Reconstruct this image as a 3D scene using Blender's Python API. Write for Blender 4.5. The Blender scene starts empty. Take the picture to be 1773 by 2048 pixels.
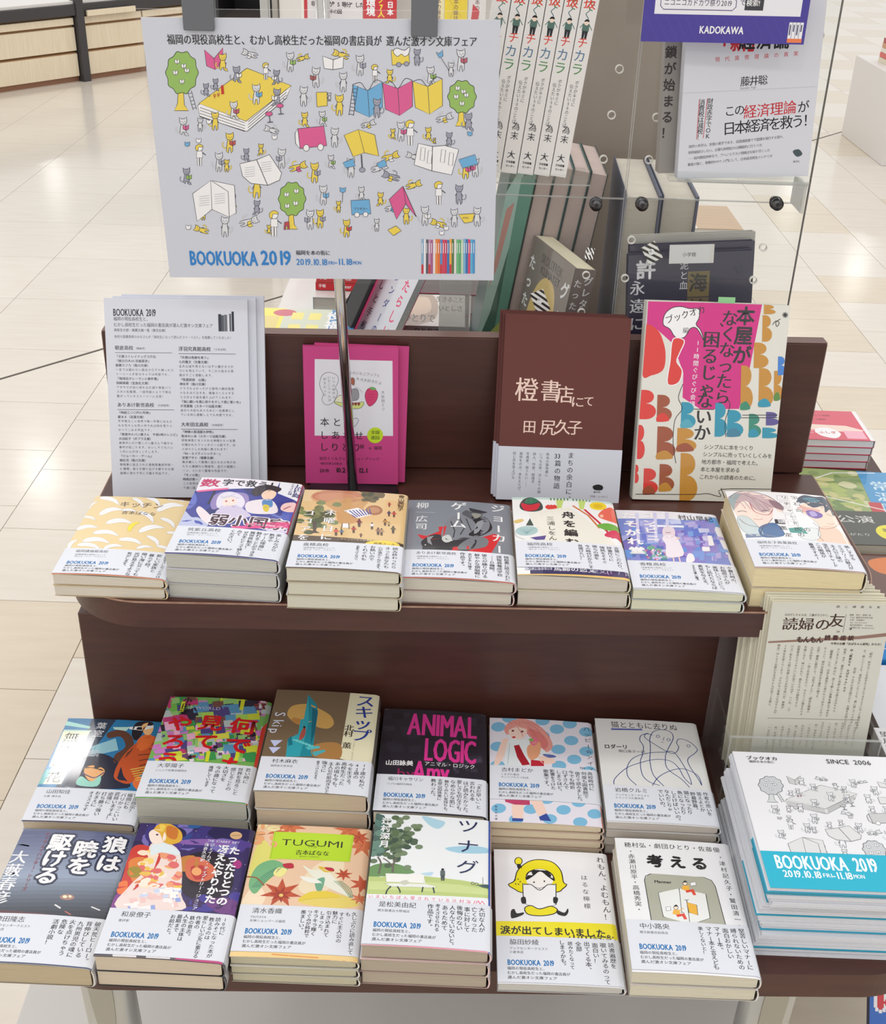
import bpy, bmesh, math, random
import numpy as np
from mathutils import Vector, Matrix
from mathutils.geometry import tessellate_polygon

S = bpy.context.scene
COL = S.collection
# ------------------------------------------------------------------ camera
def make_camera():
    f, p, r = 2371.08, math.radians(29.6715), math.radians(1.8196)
    cd = bpy.data.cameras.new('camera'); cam = bpy.data.objects.new('camera', cd); COL.objects.link(cam)
    fw = Vector((0, math.cos(p), -math.sin(p))); up = Vector((0, math.sin(p), math.cos(p))); rt = Vector((1, 0, 0))
    r2 = math.cos(r)*rt + math.sin(r)*up; u2 = -math.sin(r)*rt + math.cos(r)*up
    m = Matrix((r2, u2, -fw)).transposed().to_4x4(); m.translation = (0, 0, 1.42)
    cam.matrix_world = m
    cd.sensor_fit = 'HORIZONTAL'; cd.sensor_width = 36.0; cd.lens = f*36.0/1773.0
    cd.clip_start = 0.02; cd.clip_end = 100
    S.camera = cam
make_camera()
# ------------------------------------------------------------------ world, lamps, exposure
w = bpy.data.worlds.new('world'); S.world = w; w.use_nodes = True
bg = w.node_tree.nodes['Background']
bg.inputs['Color'].default_value = (1.0, 0.975, 0.948, 1); bg.inputs['Strength'].default_value = 0.90
def ceiling_lamp(x, y, z, size, power):
    ld = bpy.data.lights.new('ceiling_lamp', 'AREA'); ld.shape = 'SQUARE'; ld.size = size; ld.energy = power
    ld.color = (1.0, 0.985, 0.97)
    o = bpy.data.objects.new('ceiling_lamp', ld); o.location = (x, y, z); COL.objects.link(o)
for lx, ly in ((-1.5, 3.58), (-0.25, 2.97), (1.2, 3.2), (-3.2, 3.3), (2.9, 3.2)): ceiling_lamp(lx, ly, 3.0, 0.24, 4.4)
for ly in (-2.6, -0.6, 1.2, 6.2, 8.15, 10.6, 14.0, 17.3):
    for lx in (-5.8, -3.15, -1.3, -0.3, 1.1, 3.2, 4.9):
        if ly > 7 and lx in (-0.3, 1.1): continue
        ceiling_lamp(lx, ly, 3.0, 0.24, 4.4)
S.view_settings.view_transform = 'Standard'
try: S.view_settings.look = 'None'
except Exception: pass
S.view_settings.gamma = 1.0
S.view_settings.use_curve_mapping = False
S.view_settings.exposure = -0.06
S.cycles.transparent_max_bounces = 40
S.cycles.max_bounces = 10

# ------------------------------------------------------------------ colours and materials
def lin(c):
    out = []
    for v in c[:3]:
        v = v/255.0
        out.append(v/12.92 if v <= 0.04045 else ((v+0.055)/1.055)**2.4)
    return (out[0], out[1], out[2], 1.0)
MATS = {}
def mat(name, rgb=None, rough=0.5, metal=0.0, coat=0.0, grain=None, bump=0.0, scale=40, stretch=(1, 1, 1), spec=0.5):
    if name in MATS: return MATS[name]
    m = bpy.data.materials.new(name); m.use_nodes = True; nt = m.node_tree; N = nt.nodes; L = nt.links
    b = N['Principled BSDF']; b.inputs['Roughness'].default_value = rough; b.inputs['Metallic'].default_value = metal
    b.inputs['Coat Weight'].default_value = coat; b.inputs['Coat Roughness'].default_value = 0.07
    b.inputs['Specular IOR Level'].default_value = spec
    if rgb is None:
        at = N.new('ShaderNodeAttribute'); at.attribute_name = 'ink'
        L.new(at.outputs['Color'], b.inputs['Base Color'])
    else:
        b.inputs['Base Color'].default_value = lin(rgb)
    if grain or bump:
        tc = N.new('ShaderNodeTexCoord'); mp = N.new('ShaderNodeMapping'); mp.inputs['Scale'].default_value = stretch
        no = N.new('ShaderNodeTexNoise'); no.inputs['Scale'].default_value = scale; no.inputs['Detail'].default_value = 6
        L.new(tc.outputs['Object'], mp.inputs['Vector']); L.new(mp.outputs['Vector'], no.inputs['Vector'])
        if grain:
            cr = N.new('ShaderNodeValToRGB'); cr.color_ramp.elements[0].position = 0.3; cr.color_ramp.elements[1].position = 0.7
            cr.color_ramp.elements[0].color = lin(grain); cr.color_ramp.elements[1].color = lin(rgb)
            L.new(no.outputs['Fac'], cr.inputs['Fac']); L.new(cr.outputs['Color'], b.inputs['Base Color'])
        if bump:
            bp = N.new('ShaderNodeBump'); bp.inputs['Strength'].default_value = bump; bp.inputs['Distance'].default_value = 0.002
            L.new(no.outputs['Fac'], bp.inputs['Height']); L.new(bp.outputs['Normal'], b.inputs['Normal'])
    MATS[name] = m
    return m
def clear_mat(name, tint=(0.95, 0.96, 0.955), rough=0.03, haze=0.05):
    m = bpy.data.materials.new(name); m.use_nodes = True; nt = m.node_tree; N = nt.nodes; L = nt.links
    N.remove(N['Principled BSDF']); out = N['Material Output']
    tr = N.new('ShaderNodeBsdfTransparent'); tr.inputs['Color'].default_value = (*tint, 1)
    gl = N.new('ShaderNodeBsdfGlossy'); gl.inputs['Roughness'].default_value = rough; gl.inputs['Color'].default_value = (1, 1, 1, 1)
    df = N.new('ShaderNodeBsdfDiffuse'); df.inputs['Color'].default_value = (0.75, 0.76, 0.75, 1)
    fr = N.new('ShaderNodeFresnel'); fr.inputs['IOR'].default_value = 1.35
    ge = N.new('ShaderNodeNewGeometry'); sb = N.new('ShaderNodeMath'); sb.operation = 'SUBTRACT'; sb.inputs[0].default_value = 1.0
    mu = N.new('ShaderNodeMath'); mu.operation = 'MULTIPLY'; L.new(ge.outputs['Backfacing'], sb.inputs[1]); L.new(sb.outputs[0], mu.inputs[0]); L.new(fr.outputs[0], mu.inputs[1])
    m1 = N.new('ShaderNodeMixShader'); m1.inputs['Fac'].default_value = haze
    L.new(tr.outputs[0], m1.inputs[1]); L.new(df.outputs[0], m1.inputs[2])
    m2 = N.new('ShaderNodeMixShader'); L.new(mu.outputs[0], m2.inputs['Fac'])
    L.new(m1.outputs[0], m2.inputs[1]); L.new(gl.outputs[0], m2.inputs[2])
    L.new(m2.outputs[0], out.inputs['Surface']); MATS[name] = m
    return m
M_WOOD = mat('dark_wood_laminate', (82, 48, 40), 0.36, grain=(70, 40, 34), bump=0.05, scale=12, stretch=(1, 8, 8))
M_WOODTOP = mat('dark_wood_edge', (112, 78, 68), 0.38, grain=(100, 68, 60), scale=12, stretch=(1, 8, 8))
M_EDGEHL = mat('painted_edge_highlight', (176, 140, 120), 0.5, grain=(150, 112, 96), scale=90)  # pale colour for the highlight painted along the upper shelf edge
M_PAGE = {}
def page_mat(rgb):
    k = tuple(rgb)
    if k not in M_PAGE:
        M_PAGE[k] = mat('page_edges_%02x%02x%02x' % k, rgb, 0.9, grain=tuple(int(c*0.93) for c in rgb), scale=35, stretch=(1, 1, 60), bump=0.15)
    return M_PAGE[k]
M_INK = mat('printed_paper', None, 0.55, spec=0.35)
M_INKG = mat('glossy_printed_cover', None, 0.38, coat=0.85)
M_CHROME = mat('polished_chrome', (205, 203, 200), 0.12, metal=1.0)
M_ALU = mat('satin_aluminium', (196, 198, 196), 0.3, metal=0.75)
M_GREYPL = mat('grey_plastic', (104, 107, 113), 0.42)
M_BLACK = mat('black_metal', (34, 33, 36), 0.4)
M_DARK = mat('charcoal_frame', (62, 60, 62), 0.45)
M_MAPLE = mat('pale_maple', (240, 227, 202), 0.5, grain=(231, 215, 186), scale=10, stretch=(12, 12, 0.7))
M_MAPLEEDGE = mat('maple_edge_shadow_gap', (176, 138, 98), 0.6)
M_WHITE = mat('white_laminate', (226, 223, 220), 0.4)
M_PLINTH = mat('pale_grey_laminate', (214, 210, 206), 0.5)
M_ACR = clear_mat('clear_acrylic', (0.975, 0.98, 0.975), 0.03, 0.018)
M_ACRG = clear_mat('smoky_acrylic_edge', (0.80, 0.81, 0.80), 0.08, 0.28)
M_PANE = clear_mat('clear_pane_reflection_haze', (0.985, 0.985, 0.985), 0.06, 0.045)  # stronger diffuse haze stands in for reflections on the holder's back pane
M_FILM = clear_mat('laminate_film', (0.996, 0.996, 0.996), 0.15, 0.008)

# ------------------------------------------------------------------ object helpers
def tag(o, label, cat, group=None, kind=None):
    if label: o['label'] = label
    if cat: o['category'] = cat
    if group: o['group'] = group
    if kind: o['kind'] = kind
    return o
def empty(name, loc, rz=0.0, rx=0.0, ry=0.0):
    o = bpy.data.objects.new(name, None); o.empty_display_size = 0.02
    o.rotation_mode = 'ZYX' if False else 'XYZ'
    o.location = loc; o.rotation_euler = (rx, ry, rz); COL.objects.link(o)
    return o
def mobj(name, verts, faces, m, parent=None, smooth=False):
    me = bpy.data.meshes.new(name); me.from_pydata([tuple(v) for v in verts], [], faces); me.validate(); me.update()
    if m: me.materials.append(m)
    if smooth:
        for p in me.polygons: p.use_smooth = True
    o = bpy.data.objects.new(name, me); COL.objects.link(o)
    if parent: o.parent = parent
    return o
def from_bm(name, bm, m, parent=None, smooth=False):
    bmesh.ops.recalc_face_normals(bm, faces=bm.faces)
    me = bpy.data.meshes.new(name); bm.to_mesh(me); bm.free(); me.materials.append(m)
    if smooth:
        for p in me.polygons: p.use_smooth = True
    o = bpy.data.objects.new(name, me); COL.objects.link(o)
    if parent: o.parent = parent
    return o
def bm_box(bm, x0, x1, y0, y1, z0, z1, bev=0.0, mtx=None, seg=1):
    r = bmesh.ops.create_cube(bm, size=1.0)
    vs = r['verts']
    for v in vs:
        v.co = Vector(((x0+x1)/2+v.co.x*(x1-x0), (y0+y1)/2+v.co.y*(y1-y0), (z0+z1)/2+v.co.z*(z1-z0)))
    if bev > 0:
        es = list({e for v in vs for e in v.link_edges})
        r2 = bmesh.ops.bevel(bm, geom=es, offset=bev, segments=seg, affect='EDGES', profile=0.5)
        vs = list({v for f in r2['faces'] for v in f.verts} | {v for v in vs if v.is_valid})
    if mtx is not None:
        for v in vs: v.co = mtx @ v.co
    return vs
def box(name, x0, x1, y0, y1, z0, z1, m, parent=None, bev=0.0, mtx=None, seg=1):
    bm = bmesh.new(); bm_box(bm, x0, x1, y0, y1, z0, z1, bev, mtx, seg)
    return from_bm(name, bm, m, parent)
def bm_tube(bm, pts, r, n=12, r2=None):
    pts = [Vector(p) for p in pts]; rings = []
    for i, p in enumerate(pts):
        d = (pts[min(i+1, len(pts)-1)] - pts[max(i-1, 0)]).normalized()
        a = d.orthogonal().normalized(); b = d.cross(a)
        if i and rings:
            pa = prev_a - d*prev_a.dot(d)
            if pa.length > 1e-6: a = pa.normalized(); b = d.cross(a)
        prev_a = a
        rr = r if r2 is None else r+(r2-r)*i/(len(pts)-1)
        rings.append([bm.verts.new(p+rr*(math.cos(2*math.pi*k/n)*a+math.sin(2*math.pi*k/n)*b)) for k in range(n)])
    for i in range(len(rings)-1):
        for k in range(n):
            bm.faces.new((rings[i][k], rings[i][(k+1) % n], rings[i+1][(k+1) % n], rings[i+1][k]))
    bm.faces.new(rings[0][::-1]); bm.faces.new(rings[-1])
def tube(name, pts, r, m, parent=None, n=16, r2=None):
    bm = bmesh.new(); bm_tube(bm, pts, r, n, r2)
    return from_bm(name, bm, m, parent, True)
def prism(name, pts, z0, z1, m, parent=None, bev=0.0):
    bm = bmesh.new()
    b = [bm.verts.new((x, y, z0)) for x, y in pts]; t = [bm.verts.new((x, y, z1)) for x, y in pts]
    bm.faces.new(b[::-1]); ft = bm.faces.new(t)
    for i in range(len(pts)):
        j = (i+1) % len(pts); bm.faces.new((b[i], b[j], t[j], t[i]))
    if bev: bmesh.ops.bevel(bm, geom=list(ft.edges), offset=bev, segments=2, affect='EDGES')
    return from_bm(name, bm, m, parent)
def bake(o):
    """keep a child's own mesh but let an object built in world space sit under an Empty"""
    return o

# ------------------------------------------------------------------ glyphs
FC = bpy.data.curves.new('type', 'FONT'); FO = bpy.data.objects.new('type', FC); COL.objects.link(FO)
GL = {}
def glyph(ch, bold=0.0, res=2):
    k = (ch, bold, res)
    if k in GL: return GL[k]
    FC.body = ch; FC.offset = bold; FC.resolution_u = res
    dg = bpy.context.evaluated_depsgraph_get(); dg.update()
    ev = FO.evaluated_get(dg); me = ev.to_mesh()
    n = len(me.vertices); co = np.zeros(n*3); me.vertices.foreach_get('co', co); co = co.reshape(-1, 3)[:, :2]
    me.calc_loop_triangles(); t = np.zeros(len(me.loop_triangles)*3, dtype=np.int64)
    me.loop_triangles.foreach_get('vertices', t); ev.to_mesh_clear()
    if n: x0, x1 = co[:, 0].min(), co[:, 0].max()
    else: x0, x1 = 0, 0.3
    cjk = ord(ch) > 0x2000
    GL[k] = (co.copy(), t.reshape(-1, 3).copy(), 1.0 if cjk else (x1+0.05 if n else 0.28))
    return GL[k]
ROT = set('ー—―〜～…-–（）()「」『』【】＝→─')

def homog(src, dst):
    A = []; B = []
    for (x, y), (u, v) in zip(src, dst):
        A.append([x, y, 1, 0, 0, 0, -u*x, -u*y]); B.append(u)
        A.append([0, 0, 0, x, y, 1, -v*x, -v*y]); B.append(v)
    h = np.linalg.solve(np.array(A, float), np.array(B, float))
    return np.append(h, 1).reshape(3, 3)

class Art:
    """flat print on a sheet of W x H mm: u to the right, v downwards from the top edge.  sk(quad) lets positions be read off a sketch grid."""
    def __init__(s, W, H, bgc=None):
        s.W, s.H = W, H; s.V = []; s.F = []; s.C = []; s.n = 0; s.l = 0.04; s.M = None; s.dl = 0.003
        s.cuts = [12, 24, 36, 48, 60, 72, 84, 92, W-5, W-4, W-3, W-2.2, W-1.4, W-.7] if 104 < W < 105 else []
        if bgc is not None: s.r(0, 0, W, H, bgc)
    def sk(s, q, rect=None):
        if q is None: s.M = None
        else:
            u0, v0, u1, v1 = rect or (0, 0, s.W, s.H)
            s.M = homog(q, [(u0, v0), (u1, v0), (u0, v1), (u1, v1)])
        return s
    def m(s, pts):
        if s.M is None: return [(float(x), float(y)) for x, y in pts]
        out = []
        for x, y in pts:
            a = s.M @ np.array([x, y, 1.0]); out.append((a[0]/a[2], a[1]/a[2]))
        return out
    def add(s, V, F, col, l=None):
        if l is None: l = s.l; s.l += s.dl
        n = len(V); A = np.empty((n, 3)); A[:, :2] = V; A[:, 2] = l
        s.V.append(A); s.F.append(np.asarray(F, dtype=np.int64)+s.n); c = lin(col)
        s.C.append(np.tile(np.array(c, dtype=np.float32), (n, 1))); s.n += n
    def raw(s, pts, col, l=None):
        if len(pts) < 3: return
        tr = tessellate_polygon([[Vector((x, y, 0)) for x, y in pts]])
        V = []; F = []
        for t in tr:
            poly = [pts[i] for i in t]
            for ax, lim, sg in ((0, 0, 1), (0, s.W, -1), (1, 0, 1), (1, s.H, -1)):
                res = []; k = len(poly)
                for i in range(k):
                    a, b = poly[i], poly[(i+1) % k]; da, db = sg*(a[ax]-lim), sg*(b[ax]-lim)
                    if da >= 0: res.append(a)
                    if (da > 0 and db < 0) or (da < 0 and db > 0):
                        q = da/(da-db); res.append((a[0]+(b[0]-a[0])*q, a[1]+(b[1]-a[1])*q))
                poly = res
                if len(poly) < 3: break
            if len(poly) < 3: continue
            strips = [poly]
            if s.cuts:
                strips = []; rem = poly
                for c_ in s.cuts:
                    L_ = []; R_ = []; k = len(rem)
                    if min(q[0] for q in rem) >= c_: continue
                    if max(q[0] for q in rem) <= c_: break
                    for i in range(k):
                        a, b = rem[i], rem[(i+1) % k]; da, db = a[0]-c_, b[0]-c_
                        if da <= 0: L_.append(a)
                        if da >= 0: R_.append(a)
                        if da*db < 0:
                            q = da/(da-db); m_ = (c_, a[1]+(b[1]-a[1])*q); L_.append(m_); R_.append(m_)
                    if len(L_) > 2: strips.append(L_)
                    rem = R_
                    if len(rem) < 3: break
                if len(rem) > 2: strips.append(rem)
            for pl_ in strips:
                k = len(V); V += pl_; F += [(k, k+i, k+i+1) for i in range(1, len(pl_)-1)]
        if V: s.add(V, F, col, l)
        elif l is None: s.l += s.dl
    def p(s, pts, col, l=None): s.raw(s.m(pts), col, l)
    def r(s, x0, y0, x1, y1, col, l=None): s.p([(x0, y0), (x1, y0), (x1, y1), (x0, y1)], col, l)
    def e(s, cx, cy, rx, ry, col, rot=0, n=20, l=None, ol=None, w=0.3):
        c, d = math.cos(rot), math.sin(rot)
        P = [(cx+rx*math.cos(t)*c-ry*math.sin(t)*d, cy+rx*math.cos(t)*d+ry*math.sin(t)*c) for t in [2*math.pi*i/n for i in range(n)]]
        if col is not None: s.p(P, col, l)
        if ol is not None: s.ln(P, w, ol, True, l)
    def ln(s, pts, w, col, closed=False, l=None):
        P = s.m(pts); n = len(P); V = []; F = []; w = w*(1.4 if w < 1 else 1.0)
        if n < 2: return
        for i in range(n):
            a = P[(i-1) % n] if (closed or i > 0) else P[i]; b = P[(i+1) % n] if (closed or i < n-1) else P[i]
            dx, dy = b[0]-a[0], b[1]-a[1]; L = math.hypot(dx, dy) or 1
            nx, ny = -dy/L*w/2, dx/L*w/2
            V += [(P[i][0]+nx, P[i][1]+ny), (P[i][0]-nx, P[i][1]-ny)]
        for i in range(n if closed else n-1):
            j = (i+1) % n; F += [(2*i, 2*i+1, 2*j+1), (2*i, 2*j+1, 2*j)]
        V = [(min(max(x, 0), s.W), min(max(y, 0), s.H)) for x, y in V]
        s.add(V, F, col, l)
    def sm(s, pts, closed=True, k=4):
        n = len(pts); out = []
        rng = range(n) if closed else range(n-1)
        for i in rng:
            if closed: a, b, c, d = pts[(i-1) % n], pts[i], pts[(i+1) % n], pts[(i+2) % n]
            else: a, b, c, d = pts[max(i-1, 0)], pts[i], pts[i+1], pts[min(i+2, n-1)]
            for j in range(k):
                t = j/k; t2 = t*t; t3 = t2*t
                out.append(tuple(0.5*((2*b[q])+(-a[q]+c[q])*t+(2*a[q]-5*b[q]+4*c[q]-d[q])*t2+(-a[q]+3*b[q]-3*c[q]+d[q])*t3) for q in (0, 1)))
        if not closed: out.append(tuple(pts[-1]))
        return out
    def b(s, pts, col, ol=None, w=0.3, l=None):
        q = s.sm(pts)
        if col is not None: s.p(q, col, l)
        if ol is not None: s.ln(q, w, ol, True, l)
    def c(s, pts, w, col, l=None): s.ln(s.sm(pts, False), w, col, False, l)
    def t(s, txt, x, y, size, col, b=0.0, v=False, sx=1.0, sy=1.0, p=None, rot=0.0, slant=0.0, jit=0.0, l=None, res=2, clip=True, fit=None):
        """horizontal: (x, y) is the top left corner; vertical: the top centre. size, p (pitch) in mm"""
        if fit is not None:
            u1, w1 = s.m([(fit, y)])[0]; u0, w0 = s.m([(x, y)])[0]; tot = 0.0
            for ch in txt: tot += 0.5 if ch == ' ' else glyph(ch, 0.0, res)[2]
            sx = math.hypot(u1-u0, w1-w0)/(tot*size); p = None
        (u, w_) = s.m([(x, y)])[0]; VV = []; FF = []; k = 0; cur = 0.0
        cr, sr = math.cos(rot), math.sin(rot); rnd = random.Random(len(txt)*7+int(size*10))
        for ch in txt:
            if ch in ' 　': cur += (p or size*(0.5 if ch == ' ' else 1)*(sx if fit is not None else 1)) ; continue
            co, tr, adv = glyph(ch, 0.0, res)
            if not len(co): cur += size*adv; continue
            X = co[:, 0].copy(); Y = co[:, 1].copy()
            if v:
                if ch in ROT: X, Y = Y+0.12, 0.88-(X-0.0)-0.12+0.0   # quarter turn clockwise about the em box
                elif ch in '、。': X = X+0.55; Y = Y+0.55
                elif ord(ch) < 128: X = X+0.5-adv/2
                dx = (X-0.5)*size*sx; dy = cur+(0.88-Y)*size*sy
                cur += p or size*sy*1.0
            else:
                dx = cur+X*size*sx; dy = (0.88-Y)*size*sy
                cur += p or size*sx*adv
            if slant: dx = dx-slant*(dy-size*sy*0.5 if not v else (0.5-Y)*0)
            if jit: dx = dx+rnd.uniform(-jit, jit)*size; dy = dy+rnd.uniform(-jit, jit)*size
            PX = u+dx*cr-dy*sr; PY = w_+dx*sr+dy*cr
            if clip and (PX.min() < -0.2 or PX.max() > s.W+0.2 or PY.min() < -0.2 or PY.max() > s.H+0.2):
                PX = np.clip(PX, 0, s.W); PY = np.clip(PY, 0, s.H)
            d_ = b*size*max(sx, .8)
            offs = [(0, 0)] if b < 0.008 else ([(-d_*.6, 0), (d_*.6, 0)] if b < 0.018 else ([(-d_, 0), (0, 0), (d_, 0)] if b < .028 else [(-d_, 0), (d_, 0), (0, -d_), (0, d_), (0, 0)] if b < .06 else [(d_*math.cos(t_), d_*math.sin(t_)) for t_ in (0, .79, 1.57, 2.36, 3.14, 3.93, 4.71, 5.5)]))
            set_ = []
            for ax_, ay_ in offs:
                VV.append(np.stack([PX+ax_, PY+ay_, np.full(len(PX), 0.004*len(set_) if set_ else 0.0)], 1)); set_.append(1); FF.append(tr+k); k += len(co)
        if VV:
            VA = np.concatenate(VV); s.add(VA[:, :2], np.concatenate(FF), col, l); s.V[-1][:, 2] += VA[:, 2]
            if l is None: s.l += VA[:, 2].max()
    def para(s, lines, x, y, size, col, lead, b=0.0, sx=1.0):
        for i, q in enumerate(lines): s.t(q, x, y+i*lead, size, col, b, sx=sx, res=1, l=s.l)
        s.l += s.dl
    def daub(s, x0, y0, x1, y1, cols, n, seed, sz=(8, 26), blob=False):
        R = random.Random(seed)
        for i in range(n):
            cx, cy = R.uniform(x0, x1), R.uniform(y0, y1); a, c_ = R.uniform(*sz), R.uniform(*sz)*0.6; col = R.choice(cols)
            if blob: s.b([(cx-a, cy), (cx-a*.3, cy-c_*R.uniform(.6, 1.2)), (cx+a*.8, cy-c_*.6), (cx+a, cy+c_*.4), (cx, cy+c_)], col)
            else: s.p([(cx-a, cy-c_*R.uniform(.6, 1)), (cx+a*R.uniform(.6, 1), cy-c_), (cx+a, cy+c_*R.uniform(.6, 1)), (cx-a*R.uniform(.6, 1), cy+c_)], col)
    def mesh(s, name, place, m, parent=None, extra=None):
        """extra = (verts world-local, faces, rgb): solid geometry of the same part, given the paper's own colour"""
        V = np.concatenate(s.V); C = np.concatenate(s.C); F = np.concatenate(s.F)
        P = place(V[:, 0], V[:, 1], V[:, 2]); P = np.stack(P, 1)
        # orient every triangle towards the viewer side
        if extra:
            ev, ef, ec = extra; k = len(P)
            P = np.concatenate([P, np.asarray(ev, float)]); C = np.concatenate([C, np.tile(np.array(lin(ec), dtype=np.float32), (len(ev), 1))])
        me = bpy.data.meshes.new(name)
        polys = F.tolist()
        if extra: polys += [[i+k for i in f] for f in ef]
        lt = [len(q) for q in polys]
        me.vertices.add(len(P)); me.vertices.foreach_set('co', P.astype(np.float32).ravel())
        me.loops.add(sum(lt)); me.polygons.add(len(polys))
        me.loops.foreach_set('vertex_index', np.concatenate([np.array(q, dtype=np.int32) for q in polys]) if extra else F.astype(np.int32).ravel())
        me.polygons.foreach_set('loop_start', np.concatenate([[0], np.cumsum(lt)[:-1]]).astype(np.int32))
        me.update(calc_edges=True)
        at = me.color_attributes.new('ink', 'FLOAT_COLOR', 'POINT'); at.data.foreach_set('color', C.astype(np.float32).ravel())
        me.materials.append(m)
        o = bpy.data.objects.new(name, me); COL.objects.link(o)
        if parent: o.parent = parent
        return o

def plane_place(o, ex, ey, en):
    """sheet with its top left corner at o; ex, ey are metres per mm right and down, en the facing normal"""
    o, ex, ey, en = (np.array(q, float) for q in (o, ex, ey, en))
    return lambda u, v, h: [o[i]+ex[i]*u+ey[i]*v+en[i]*h*0.001 for i in range(3)]
# ================================================================== STRUCTURE
RN = random.Random(5)
M_TILES = [mat('cream_floor_tile', (228, 221, 210), 0.15, grain=(223, 215, 203), scale=7, stretch=(1, 6, 1), bump=0.05),
           mat('light_floor_tile', (231, 224, 213), 0.15, grain=(226, 217, 205), scale=7, stretch=(1, 6, 1), bump=0.05),
           mat('beige_floor_tile', (222, 210, 189), 0.15, grain=(216, 203, 182), scale=7, stretch=(1, 6, 1), bump=0.05)]
M_SEAM = mat('floor_seam', (150, 140, 128), 0.7)
M_JOINT = mat('dark_expansion_joint', (92, 84, 76), 0.6)
floor = box('floor', -14, 14, -4, 26, -0.05, -0.004, M_SEAM)
floor['kind'] = 'structure'
JP, JD = (-1.31, 3.20), (0.675, 0.738)
def side(x, y): return (x-JP[0])*(-JD[1])+(y-JP[1])*JD[0]
def clip_side(poly, sg, off=0.006):
    out = []; n = len(poly)
    for i in range(n):
        a, b_ = poly[i], poly[(i+1) % n]; da, db = sg*side(*a)-off, sg*side(*b_)-off
        if da >= 0: out.append(a)
        if (da > 0 and db < 0) or (da < 0 and db > 0):
            q = da/(da-db); out.append((a[0]+(b_[0]-a[0])*q, a[1]+(b_[1]-a[1])*q))
    return out
tiles = []
g = 0.0009
for i in range(-20, 30):                       # beyond the joint: 45 cm tiles in line
    for j in range(-2, 40):
        x0, y0 = -1.04-0.455*i, 3.43+0.452*(j-4)
        q = clip_side([(x0+g, y0+g), (x0+0.455-g, y0+g), (x0+0.455-g, y0+0.452-g), (x0+g, y0+0.452-g)], 1)
        if len(q) > 2: tiles.append(q)
for i in range(-14, 16):                       # this side: 30 cm tiles, every other column offset by half
    for j in range(-12, 24):
        x0 = -1.02-0.302*i; y0 = 1.869+0.2935*j+(0.19 if i % 2 == 0 else 0.0)
        q = clip_side([(x0+g, y0+g), (x0+0.302-g, y0+g), (x0+0.302-g, y0+0.2935-g), (x0+g, y0+0.2935-g)], -1)
        if len(q) > 2: tiles.append(q)
def tone(q):
    cx = sum(p[0] for p in q)/len(q); cy = sum(p[1] for p in q)/len(q)
    if side(cx, cy) > 0:
        if cx > 0.9: return 2 if (math.floor((cx+1.04)/0.455)*7+math.floor((cy-3.43)/0.452)*5) % 11 < 2 else (1 if RN.random() < 0.5 else 0)
        return 0 if RN.random() < 0.8 else 1
    if -0.78 < cx < -0.4 and cy < 1.85: return 1
    return 2 if (cy < 2.0 or RN.random() < 0.25) else 0
def in_view(q):
    cx = sum(p[0] for p in q)/len(q); cy = sum(p[1] for p in q)/len(q)
    if cy < 0.7: return None
    d = cy*0.8689+1.42*0.495
    px = 886+2371*cx/d; py = 1024+2371*(1.42*0.8689-cy*0.495)/d
    if -60 < px < 1833 and -30 < py < 2100: 
        hidden = (230 < px < 1560 and 640 < py) or (370 < px < 960 and 60 < py < 520)
        return None if hidden else d
    return None
vis = sorted([(in_view(q), k) for k, q in enumerate(tiles) if in_view(q)])
near = set(k for _, k in vis[:290])
rest = {0: bmesh.new(), 1: bmesh.new(), 2: bmesh.new()}
for k, q in enumerate(tiles):
    t = tone(q)
    bm = bmesh.new() if k in near else rest[t]
    lo = [bm.verts.new((x, y, -0.004)) for x, y in q]; hi = [bm.verts.new((x, y, 0)) for x, y in q]
    bm.faces.new(hi)
    for a in range(len(q)): bm.faces.new((lo[a], lo[(a+1) % len(q)], hi[(a+1) % len(q)], hi[a]))
    if k in near: from_bm('tile', bm, M_TILES[t], floor)
bmr = rest[0]
o = from_bm('far_tiles', rest[0], M_TILES[0], floor); o['kind'] = 'stuff'
o = from_bm('far_tiles', rest[1], M_TILES[1], floor); o['kind'] = 'stuff'
o = from_bm('far_tiles', rest[2], M_TILES[2], floor); o['kind'] = 'stuff'
nx, ny = -JD[1]*0.0045, JD[0]*0.0045
a0 = (JP[0]-JD[0]*6, JP[1]-JD[1]*6); a1 = (JP[0]+JD[0]*14, JP[1]+JD[1]*14)
o = prism('trim_1', [(a0[0]-nx, a0[1]-ny), (a1[0]-nx, a1[1]-ny), (a1[0]+nx, a1[1]+ny), (a0[0]+nx, a0[1]+ny)], -0.004, 0.0005, M_JOINT)
tag(o, 'thin dark metal expansion joint crossing the tiled floor diagonally', None, kind='structure')

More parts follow.
